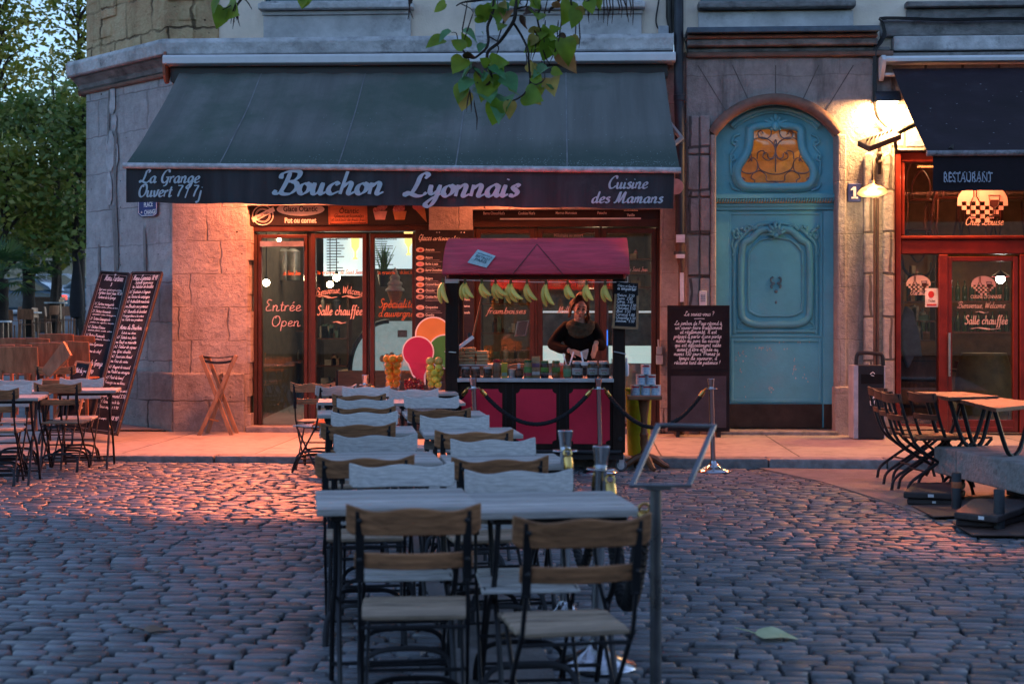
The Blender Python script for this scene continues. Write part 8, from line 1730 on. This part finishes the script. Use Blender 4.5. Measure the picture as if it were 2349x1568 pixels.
chair(126, 0, 'away', 'folding chair with a dark strapped back behind the tilted wooden plank', depth=14.7, group=GLc, z=.14)
pk = thing('wooden_plank_sign', 'square brown wooden board tilted on a corner among the left-hand chairs', 'board', D(122, 862, 14.3)); m = MB(); f4 = [D(94,848,14.3), D(112,866,14.3), D(162,815,14.4), D(144,782,14.4)]; bk_ = Vector((.01,.03,0)); m.add(f4+[p+bk_ for p in f4], [(0,1,2,3),(7,6,5,4),(0,4,5,1),(1,5,6,2),(2,6,7,3),(3,7,4,0)]); m.build('board', m_pc, pk, bevel=.004)
nk = thing('paper_napkin', 'crumpled white napkin on the pavement by the right tall chalkboard', 'napkin', P(210, 985, -1.6)); c = G(210, 3262*(1.4-PAVE)/(990-HY), PAVE+.004); m = MB(); m.slab(lambda u, v: (c.x+(u-.5)*.16, c.y+(v-.5)*.14, c.z+.012*math.sin(u*9)*math.sin(v*7)+.012), 6, 6, (0,0,.003)); m.build('sheet', m_white, nk)
# ================================================================== TREES AND FAR CAFÉ
m_bark = M('dark_bark', (.045,.035,.028), rough=.9, bump=.6, bscale=20)
def mesh_np(name, V, F, mat, parent=None, smooth=False):
    me = bpy.data.meshes.new(name); V = np.asarray(V, np.float32).reshape(-1, 3); F = np.asarray(F, np.int32); k = F.shape[1]
    me.vertices.add(len(V)); me.vertices.foreach_set('co', V.ravel()); me.loops.add(F.size); me.loops.foreach_set('vertex_index', F.ravel()); me.polygons.add(len(F)); me.polygons.foreach_set('loop_start', np.arange(0, F.size, k)); me.update(); me.validate(); me.materials.append(mat)
    o = bpy.data.objects.new(name, me); COL.objects.link(o)
    if parent is not None: o.parent = parent; o.matrix_parent_inverse = Matrix.Translation(-parent.location)
    return o
def leaf_cloud(cents, per, spread, size, seed):
    r = np.random.default_rng(seed); C = np.repeat(np.asarray(cents), per, 0); n = len(C); p = C+r.normal(0, 1, (n, 3))*np.asarray(spread)
    a = r.normal(0, 1, (n, 3)); a[:, 2] *= .6; a /= np.linalg.norm(a, axis=1)[:, None]; b = np.cross(a, r.normal(0, 1, (n, 3))); b /= np.linalg.norm(b, axis=1)[:, None]
    s = size*r.uniform(.55, 1.25, n)[:, None]; V = np.stack([p-a*s, p+b*s*.55, p+a*s, p-b*s*.55], 1); return V.reshape(-1, 3), np.arange(4*n).reshape(-1, 4)
def tree(px, depth, lab, h, z0, z1, rx, ncl, per, size, mat, seed, lean=0, spread=.45, rtr=.16):
    r = np.random.default_rng(seed); b = G(px, depth, 0); b.z = ramp(b.y)-.05; t = thing('tree', lab, 'tree', b, group='trees beyond the corner')
    top = b+Vector((lean, 0, h)); mid = b.lerp(top, .45)+Vector((r.normal(0,.2), 0, 0)); m = MB(); m.tube(smooth_pts([b, mid, top], 6), [rtr*(1-.85*k/12) for k in range(13)], n=8); m.build('trunk', m_bark, t, smooth=True)
    cents = []; m = MB()
    for i in range(ncl):
        u = r.uniform(0, 1); z = z0+(z1-z0)*u; prof_ = math.sin(math.pi*(.12+.83*u))**.7; a = r.uniform(0, 6.283); rr = rx*prof_*math.sqrt(r.uniform(.05, 1)); c = Vector((b.x+lean*u+rr*math.cos(a), b.y+rr*math.sin(a), b.z+z)); cents.append(tuple(c))
        if i % 2 == 0:
            k = max(.15, min(.95, (z-rr*.7)/h)); s = b.lerp(mid, k/.45) if k < .45 else mid.lerp(top, (k-.45)/.55); m.tube(smooth_pts([s, s.lerp(c, .5)+Vector((0,0,.25)), c], 3), [.05,.045,.04,.03,.025,.018,.012], n=5)
    m.build('limb', m_bark, t, smooth=True); V, F = leaf_cloud(cents, per, (spread, spread, spread*.8), size, seed+1); mesh_np('crown', V, F, mat, t)
lf1 = leafmat('green_gold_leaves', (.11,.18,.02), (.28,.26,.05)); lf2 = leafmat('deep_green_leaves', (.07,.15,.03), (.18,.21,.045)); lf3 = leafmat('autumn_olive_leaves', (.2,.17,.06), (.32,.23,.09))
tree(-5, 46, 'tall green-gold tree at the left edge, reaching out of the top of the picture', 15, 3.4, 15, 1.35, 100, 42, .125, lf1, 11, spread=.42)
tree(185, 50, 'airy tree close to the building corner, sky showing through its crown', 14, 4.0, 15, 1.05, 70, 34, .125, lf1, 23, lean=-.2, spread=.42)
tree(120, 43, 'broad deep green tree in the middle, below the patch of open sky', 8.0, 2.8, 7.4, 2.4, 105, 56, .125, lf2, 37, spread=.42)
tree(190, 40, 'dense green tree low against the building edge', 6.2, 2.6, 6.6, 1.4, 60, 60, .12, lf2, 41, spread=.38, rtr=.11)
tree(-150, 52, 'dark tree outside the left edge leaning its branches into the picture', 13, 3.5, 14, 2.8, 100, 45, .14, lf2, 53)
tree(20, 40, 'low yellow-green tree behind the left palm', 4.6, 2.4, 5.2, 1.7, 50, 50, .12, lf1, 59, spread=.4, rtr=.09)
# far wood on the slope, pale house front at its foot
r_ = np.random.default_rng(5); far = []
for i in range(240): px = r_.uniform(-500, 420); d = r_.uniform(80, 105); g_ = G(px, d, 0); far.append((g_.x, g_.y, ramp(g_.y)+r_.uniform(1.5, 7.2)*(.7+.3*math.sin(px*.02))))
V, F = leaf_cloud(far, 70, (.9, .9, .8), .2, 6); o = mesh_np('far_wood', V, F, lf3); tag(o, 'hazy autumn woodland filling the gap behind the trees', 'woodland', kind='stuff')
hb3 = thing('far_house', 'pale house front glimpsed behind the parked cars', 'building', G(120, 78, ramp(60)))
c = G(110, 78, 0); m = MB(); m.box(c.x-8, c.x+8, c.y, c.y+6, ramp(c.y)-.5, ramp(c.y)+4.6); w_ = m.build('wall', M('pale_ochre_wall', (.45,.38,.27), rough=.9), hb3); m = MB(); m.prism([(c.x-8.4, ramp(c.y)+4.6), (c.x+8.4, ramp(c.y)+4.6), (c.x+6, ramp(c.y)+6.6), (c.x-6, ramp(c.y)+6.6)], c.y-.3, c.y+6.3); m.build('roof', M('tile_roof', (.2,.1,.06), rough=.8), hb3)
for k in range(6): m = MB(); x = c.x-6.6+2.5*k; m.box(x, x+.9, c.y-.04, c.y-.005, ramp(c.y)+1.8, ramp(c.y)+3.4); m.build('window', m_paneup, hb3)

# palms
m_frond = leafmat('palm_frond', (.03,.075,.02), (.05,.13,.03), tr=.2); m_ptr = M('palm_trunk_fibre', (.03,.024,.02), rough=.95, bump=1.0, bscale=30)
def palm(px, d, pyt, lab, rt=.15, L=1.0, nf=22):
    b = G(px, d, 0); b.z = ramp(b.y); ht_ = D(px, pyt, d).z-b.z; t = thing('palm_tree', lab, 'palm', b, group='palms on the square'); m = MB(); m.tube([b+Vector((0,0,ht_*k/8)) for k in range(9)], [rt*(1.05+.12*(k % 2)) for k in range(9)], n=12); m.build('trunk', m_ptr, t, smooth=True); V = []; F = []; top = b+Vector((0,0,ht_))
    for i in range(nf):
        a = random.uniform(0, 6.283); el = random.uniform(-.35, 1.25); dr = Vector((math.cos(a)*math.cos(el), math.sin(a)*math.cos(el), math.sin(el))); c = top+dr*L*.5+Vector((0,0,-.05)); side = dr.cross(UP).normalized() if abs(dr.z) < .98 else Vector((1,0,0)); n0 = len(V); V += [tuple(top), tuple(top+dr*.02+side*.015), tuple(c+side*.012), tuple(c)]; F.append((n0, n0+1, n0+2, n0+3))
        for k in range(17):
            f = -1.25+2.5*k/16; dd = (dr*math.cos(f)+side*math.sin(f)); tip = c+dd*L*random.uniform(.38,.5)+Vector((0,0,-.10-.1*abs(f))); w = side*math.cos(f)*.022-dr*math.sin(f)*.022; midp = c.lerp(tip, .5)+Vector((0,0,.04)); n0 = len(V); V += [tuple(c), tuple(midp+w), tuple(tip), tuple(midp-w)]; F.append((n0, n0+1, n0+2, n0+3))
    mesh_np('fronds', V, F, m_frond, t)
palm(66, 41, 596, 'palm with a thick dark trunk, left of the round parasol', rt=.16, L=1.25, nf=30); palm(131, 44, 592, 'palm with a slimmer trunk nearer the building corner', rt=.13, L=1.05, nf=24); palm(2, 36, 640, 'bushy palm cut by the left edge of the picture', rt=.17, L=1.5, nf=34)
# closed parasol
cp = thing('closed_parasol', 'closed black parasol standing beside the building corner', 'parasol', G(176, 40, 0)); b = G(176, 40, 0); b.z = ramp(b.y); m = MB(); m.lathe([(.03,.55),(.17,.6),(.2,.8),(.19,1.2),(.13,1.8),(.06,2.25),(.02,2.4),(0,2.42)], b, n=14); m.build('canopy', M('black_parasol_cloth', (.015,.015,.018), rough=.85, bump=.4, bscale=10), cp, smooth=True); m = MB(); m.tube([b, b+Vector((0,0,.6))], .03); m.lathe([(.25,0),(.25,.06),(0,.07)], b, n=16); m.build('pole', m_iron, cp)
# parked cars
def car(px, d, lab, paint, win):
    b = G(px, d, 0); b.z = ramp(b.y); t = thing('parked_car', lab, 'car', b, group='cars parked behind the café terrace'); W = 1.72; fn = lambda u, w, dd: (b.x+u, b.y+dd, b.z+w)
    m = MB(); m.prism([(-2.1,.3),(-2.12,.62),(-2.0,.82),(-1.2,.93),(1.35,.95),(1.95,.86),(2.1,.7),(2.12,.32),(1.75,.24),(-1.75,.24)], 0, W, fn); m.build('body', paint, t, bevel=.08, seg=3, smooth=True)
    m = MB(); m.prism([(-1.25,.92),(-.55,1.42),(.9,1.44),(1.5,1.1),(1.62,.93)], .1, W-.1, fn); cab_ = m.build('cabin', paint, t, bevel=.06, seg=3, smooth=True)
    m = MB(); 
    for pl in ([(-1.02,.96),(-.5,1.34),(-.05,1.36),(-.05,.96)], [(.02,.96),(.02,1.36),(.82,1.36),(1.3,1.05),(1.32,.96)]): m.prism(pl, .085, .1, fn)
    m.build('window', win, cab_)
    for x in (-1.3, 1.3):
        w_ = MB(); w_.lathe([(0,-.1),(.3,-.1),(.32,-.06),(.32,.06),(.3,.1),(0,.1)], (b.x+x, b.y+.1, b.z+.32), n=20, rot=Matrix.Rotation(R(90),3,'X')); wo = w_.build('wheel', m_blkp, t, smooth=True); w_ = MB(); w_.lathe([(0,.0),(.19,.0),(.2,.01),(.0,.02)], (b.x+x, b.y-.002, b.z+.32), n=16, rot=Matrix.Rotation(R(90),3,'X')); w_.build('rim', m_alu, wo)
    m = MB(); m.box(b.x+2.02, b.x+2.125, b.y+.05, b.y+.35, b.z+.62, b.z+.78); m.build('tail_light', M('tail_lamp', (.4,.02,.02), rough=.3, emit=(1,.05,.03), estr=.6), t)
m_win = M('car_window', (.1,.14,.17), rough=.08, bump=0, spec=1)
car(20, 54, 'blue-grey parked car behind the left palm', M('blue_grey_paint', (.08,.14,.19), rough=.25, bump=0, coat=.6), m_win); car(205, 57, 'pale parked car half hidden by the building corner', M('pale_car_paint', (.35,.40,.43), rough=.25, bump=0, coat=.6), m_win); car(105, 62, 'white van-like car parked in the second row behind the palms', M('white_car_paint', (.6,.62,.63), rough=.3, bump=0, coat=.6), m_win)
# far café terrace
m_top = M('pale_round_top', (.55,.58,.6), rough=.4, bump=0)
def rtab(px, d, r, lab, hh=.75):
    b = G(px, d, 0); b.z = ramp(b.y); t = thing('round_table', lab, 'table', b, group='round café tables in the distance'); m = MB(); m.lathe([(0,hh-.04),(r,hh-.04),(r,hh),(0,hh)], b, n=28); m.build('table_top', m_top, t)
    for k in range(4): a = .8+k*1.571; m = MB(); m.bar(b+Vector((r*.75*math.cos(a), r*.75*math.sin(a), 0)), b+Vector((r*.7*math.cos(a), r*.7*math.sin(a), hh-.04)), .06, .06); m.build('leg', m_dw, t)
rtab(38, 40, .68, 'large round table at the left edge with pale menus on it'); rtab(128, 43, .34, 'small white round table near the palm with the slim trunk', .95); rtab(-4, 33, .3, 'small round table cut by the left edge, in front of the large one')
mn = thing('stack_of_menus', 'pale boards lying on the large round table', 'boards', D(20, 713, 40)); b = G(20, 40, 0); b.z = ramp(b.y)+.752; m = MB(); m.obox(b+Vector((0,0,.03)), (1.0,.4,.05)); m.obox(b+Vector((.3,-.15,.012)), (.8,.3,.02)); m.build('boards', m_white, mn)
for i, (px, d, rz, l) in enumerate(((60,38.5,.3,'dark wooden chair in front of the large round table'),(97,40,-1.6,'chair drawn up to the right side of the large round table'),(15,38,.2,'chair in front of the large round table at the left edge'),(112,42.5,1.2,'reddish chair left of the small white table'),(122,41,-1.3,'curved-back chair in front of the small white table'),(150,42.5,1.7,'chair beside the closed parasol'),(45,41.5,2.9,'chair behind the large round table'),(165,41.5,-2.4,'chair between the parasol and the corner'))):
    b = G(px, d, 0); b.z = ramp(b.y); o = dup(pcp, b, rz, l, 'wooden chairs of the far café terrace')
pb = thing('wooden_planter', 'dark wooden planter box between the palms', 'planter', G(112, 44, 0)); b = G(112, 44, 0); b.z = ramp(b.y); m = MB(); m.box(b.x-.4, b.x+.4, b.y-.2, b.y+.2, b.z, b.z+1.0); m.box(b.x-.45, b.x+.45, b.y-.24, b.y+.24, b.z+1.001, b.z+1.07); m.build('box', m_dw, pb)

# ================================================================== OVERHANGING CATALPA
ca = thing('catalpa_tree', 'leafy branch with hanging brown pods reaching into the top of the picture', 'tree', (5.2, -8.2, 0))
DB = 9.0
def bp(cx, cy, dd=0): return D(954.3+.1931*cx, .1931*cy, DB+dd)
m = MB(); m.tube(smooth_pts([(5.2,-8.2,0),(5.1,-8.25,1.6),(4.8,-8.4,3.2),(4.0,-8.6,5.0),(2.8,-9,6.5)], 5), [.22-.006*k for k in range(21)], n=12); m.build('trunk', m_bark, ca, smooth=True)
top_ = [bp(930,-260), bp(1210,-240), bp(1470,-220), bp(1720,-200)]
m = MB(); m.tube(smooth_pts([(4.4,-8.5,4.2),(3.0,-8.3,4.35), bp(2300,-420), bp(1720,-330), bp(1300,-330), bp(700,-360), bp(-600,-330), bp(-2000,-300)], 5), [.075]*10+[.06]*10+[.045]*16, n=8)
for c in ((( -1.5,-10.5,6.3)), ((1.5,-11.5,6.8)), ((0,-7.5,6.6)), ((3,-10.5,7)), ((-3.5,-9,6)), ((5,-11,6.5))): m.tube(smooth_pts([(4.0,-8.6,5.0), Vector((4.0,-8.6,5.0)).lerp(Vector(c), .5)+Vector((0,0,.5)), c], 4), [.09,.085,.08,.075,.07,.06,.05,.04,.03], n=7)
TW = [([(930,-360),(930,0),(900,180),(850,320),(860,480),(830,580),(740,660),(690,690),(620,670),(500,530)], .013), ([(1210,-330),(1200,0),(1180,110),(1160,250),(1000,490),(860,610),(850,740),(890,880),(890,960),(800,1030),(720,980)], .014), ([(1155,270),(1250,420),(1330,600),(1340,760),(1355,980),(1290,1110),(1170,1190),(1080,1190)], .009), ([(1355,980),(1430,1005),(1520,950),(1530,870)], .006), ([(1470,-320),(1460,0),(1480,90),(1440,200),(1480,370),(1560,440),(1640,470)], .009), ([(1740,-330),(1700,0),(1600,110),(1580,150)], .014), ([(1160,110),(1250,90),(1320,40),(1330,-300)], .008), ([(860,430),(960,490)], .006), ([(1160,180),(1060,240),(980,450),(970,500)], .006), ([(960,520),(980,590),(920,720)], .005), ([(720,10),(560,30),(480,70)], .008), ([(720,10),(900,-30),(930,-100)], .008), ([(540,50),(640,100),(680,150)], .004), ([(1850,-320),(1840,0),(1860,90)], .008), ([(2300,-350),(2200,-60),(2100,-20),(2000,40)], .008), ([(-1990,-300),(-2060,-50),(-2110,40),(-2160,110)], .012), ([(-2110,40),(-2180,60),(-2300,120)], .006), ([(-2060,-30),(-2000,30),(-1950,110)], .005), ([(-30,-320),(-50,0),(-60,40)], .007), ([(1640,470),(1720,400),(1720,380)], .004), ([(500,530),(480,400),(420,390)], .004), ([(620,670),(640,800),(600,900)], .004)]
for pts, r in TW:
    sp_ = smooth_pts([bp(a, b, random.uniform(-.05,.05)) for a, b in pts], 4); m.tube(sp_, [r*(1-.55*k/len(sp_)) for k in range(len(sp_))], n=6)
m.build('limb', m_bark, ca, smooth=True)
HEART = [(0,0),(.16,-.06),(.34,.0),(.46,.16),(.47,.36),(.38,.58),(.2,.82),(.05,.98),(0,1.04)]
def leaf(mb, base, along, face, L, curl=.2):
    along = along.normalized(); side = along.cross(face).normalized(); nn = side.cross(along); row = []
    def pt(u, v): return base+along*(v*L)+side*(u*L*.95)+nn*(L*(abs(u)*.45*curl-.5*curl*v*v+.03*math.sin(v*9+u*6)))
    n = len(HEART); vs = []
    for u, v in HEART: vs.append(tuple(pt(0, max(v, 0) if v > 0 else .0)))
    for u, v in HEART: vs.append(tuple(pt(u, v)))
    for u, v in HEART: vs.append(tuple(pt(-u, v)))
    fs = []
    for i in range(n-1): fs += [(i, n+i, n+i+1, i+1), (i, i+1, 2*n+i+1, 2*n+i)]
    b = len(mb.v); mb.v.extend(vs); mb.f.extend([tuple(k+b for k in f) for f in fs]); mb.m.extend([0]*len(fs))
LV = [(350,40,-140,-95,0),(800,60,20,-230,0),(930,60,60,-150,0),(420,380,-150,-50,1),(560,370,170,-60,1),(330,470,-200,-40,0),(560,590,-120,140,0),(600,560,-20,160,0),(600,620,90,-110,3),(560,690,-110,-150,0),(700,790,-200,-90,1),(720,800,80,-80,1),(880,760,150,20,0),(860,770,-90,70,0),(890,790,180,-110,1),(640,930,-120,-150,1),(860,880,-60,-250,0),(900,900,70,-140,0),(560,1010,-70,-190,0),(800,1050,80,-110,1),(1040,880,150,-180,1),(1060,1150,-110,-170,1),(1000,1200,-130,-280,0),(1090,1200,50,-200,2),(1180,1100,-60,40,0),(1290,1110,180,-70,0),(1560,800,-160,-40,1),(1610,840,130,-30,0),(1600,930,10,-120,2),(1830,20,-50,-240,0),(1930,80,60,-120,2),(1900,120,-30,-200,0),(1560,430,-160,-110,0),(1590,470,-60,-260,0),(1600,390,60,60,0),(1760,460,60,-270,0),(1860,420,60,-120,2),(1700,430,110,-60,3),(1740,600,110,-210,4),(1290,200,-20,-160,3),(1540,370,-120,-90,0),(600,1090,-60,-220,2),(1440,500,-120,-110,0),(1100,130,-50,-40,4),(1300,140,80,20,3),(1030,20,10,-50,2),(-2290,90,-70,-230,0),(-2220,40,60,-120,0),(-2350,-10,-90,-160,0),(-1340,-10,-20,-80,0),(-1290,-60,-60,-150,0),(1160,-10,40,-80,0),(2050,10,40,-130,0),(2200,-20,-60,-150,0),(1400,-20,60,-110,0),(1650,20,60,-100,4)]
LV += [(random.choice((620,740,860,960,1080,1350,1480,1600))+random.gauss(0,60), random.uniform(-20,1150), random.uniform(-110,110), random.uniform(-150,10), random.choice((0,0,0,1,2,3))) for _ in range(26)]
mats_ = [leafmat('catalpa_leaf_green', (.14,.27,.02), (.25,.34,.03), tr=.45), leafmat('catalpa_leaf_blue_green', (.07,.24,.09), (.13,.30,.13), tr=.3), leafmat('catalpa_leaf_yellow', (.33,.28,.06), (.42,.34,.09), tr=.4), leafmat('catalpa_leaf_brown', (.05,.025,.015), (.09,.045,.025), tr=.1), leafmat('catalpa_leaf_ochre', (.32,.18,.06), (.38,.2,.08), tr=.3)]
mbs = [MB() for _ in mats_]
for cx, cy, dx, dy, k in LV:
    base = bp(cx, cy, random.uniform(-.06,.06)); tip = bp(cx+dx, cy-dy, random.uniform(-.1,.02)); al = tip-base; fc = Vector((random.uniform(-.8,.8), -1, random.uniform(-.5,.8))); 
    if k == 1: fc = Vector((random.uniform(-.2,.2), -.55, 1))
    leaf(mbs[k], base, al, fc, al.length*1.02, curl=random.uniform(.2,.95) if k < 3 else .9)
# crown overhead (out of the picture, it shades the foreground)
for i in range(420):
    p = Vector((random.gauss(.3,2.8), random.gauss(-12.8,1.3), 0)); zt2 = 1.4+.227*max(1,(p.y+16.9))+.9; p.z = random.uniform(max(4.7, zt2), 8.6)
    a = random.uniform(0,6.28); leaf(mbs[0 if random.random() < .7 else 1], p, Vector((math.cos(a), math.sin(a), -.7)), Vector((random.uniform(-.5,.5), random.uniform(-.5,.5), 1)), random.uniform(.18,.32))
for mb, mt in zip(mbs, mats_): mb.build('foliage', mt, ca, smooth=True, angle=80)
m = MB()
PD = [((610,0),(550,560)),((680,150),(560,520)),((970,0),(950,290)),((1070,150),(990,400)),((640,1060),(600,1330)),((640,1060),(655,1340)),((690,1190),(720,1550)),((1410,330),(1360,740)),((1440,370),(1370,740)),((1480,420),(1490,760)),((1520,440),(1530,800)),((1690,240),(1680,480)),((1725,240),(1690,690)),((1720,400),(1570,780)),((1900,270),(1890,630)),((1940,250),(1935,580)),((1540,240),(1500,440)),((1300,560),(1310,780)),((1240,0),(1260,60)),((1490,560),(1600,780)),((1560,0),(1520,250))]
PD += [((2000+k*38+random.uniform(-10,10), -60),(2000+k*40+random.uniform(-40,40), random.uniform(60,330))) for k in range(16)] + [((-2150+random.uniform(-30,60), 30),(-2200+k*22, random.uniform(220,380)+k*8)) for k in range(6)] + [((-100+k*14, -40),(-60+random.uniform(-70,40), random.uniform(120,300))) for k in range(4)]
for (a, b), (c, d) in PD:
    p, q_ = bp(a, b, random.uniform(-.1,.1)), bp(c, d, random.uniform(-.1,.1)); m.tube([p, p.lerp(q_, .15), p.lerp(q_, .6)+Vector((random.uniform(-.012,.012),0,0)), q_], [.0015,.0042,.0048,.0014], n=5)
m.build('seed_pods', M('dry_pod_brown', (.055,.03,.025), rough=.8), ca, smooth=True)
# fallen leaves
def fallen(px, py, L, ang, lab, mat):
    c = G(px, 3262*1.4/(py-HY)); c.z += .022; t = MB(); leaf(t, c, Vector((math.cos(ang), math.sin(ang), .05)), Vector((0,-.12,1)), L, curl=.3); st_ = Vector((math.cos(ang), math.sin(ang), 0)); t.tube([c, c-st_*.04+Vector((0,0,.012)), c-st_*.10+Vector((0,.02,.02))], [.003,.0025,.002], n=5); o = t.build('fallen_leaf', mat, smooth=True); tag(o, lab, 'leaf')
lm = leafmat('pale_fallen_leaf', (.55,.60,.32), (.6,.64,.36), tr=.2); lb4 = leafmat('dry_fallen_leaf', (.12,.075,.045), (.2,.13,.07), tr=.1)
fallen(1738, 1462, .17, -.15, 'pale yellow-green heart-shaped leaf lying on the cobbles at lower right', lm); fallen(332, 1462, .1, .4, 'dry brown leaf on the cobbles at lower left', lb4); fallen(362, 1327, .055, 2, 'tiny curled brown leaf on the cobbles in the middle left', lb4); fallen(1175, 1472, .1, 2.6, 'brown leaf under the right front chair', lb4)
litter = MB()
for k in range(160):
    px, py = random.uniform(100, 2300), random.uniform(1090, 1560); c = G(px, 3262*1.4/(py-HY)); s = random.uniform(.003,.008); litter.add([c+Vector((s*math.cos(a), s*math.sin(a), .013)) for a in (0,1.4,2.9,4.4)], [(0,1,2,3)])
tag(litter.build('litter', M('pale_litter_specks', (.5,.5,.48), rough=.9)), 'pale specks of litter scattered between the cobbles', 'litter', kind='stuff')

# unseen house added behind the camera: dark reflections, less low sky light
oh = thing('light_blocking_house', 'unseen house front added behind the camera to darken panes and low sky light', 'building', (0, -44, 0)); m = MB(); m.box(-26, 26, -50, -44, 0, 9); m.build('wall', M('added_house_render', (.25,.22,.19), rough=.9), oh)
for i in range(9):
    for j in range(2): m = MB(); x = -22+i*5.2; z = 2.2+j*3.8; m.box(x, x+1.5, -43.98, -43.9, z, z+2.2); m.build('window', m_paneup, oh)  # windows of the added unseen house
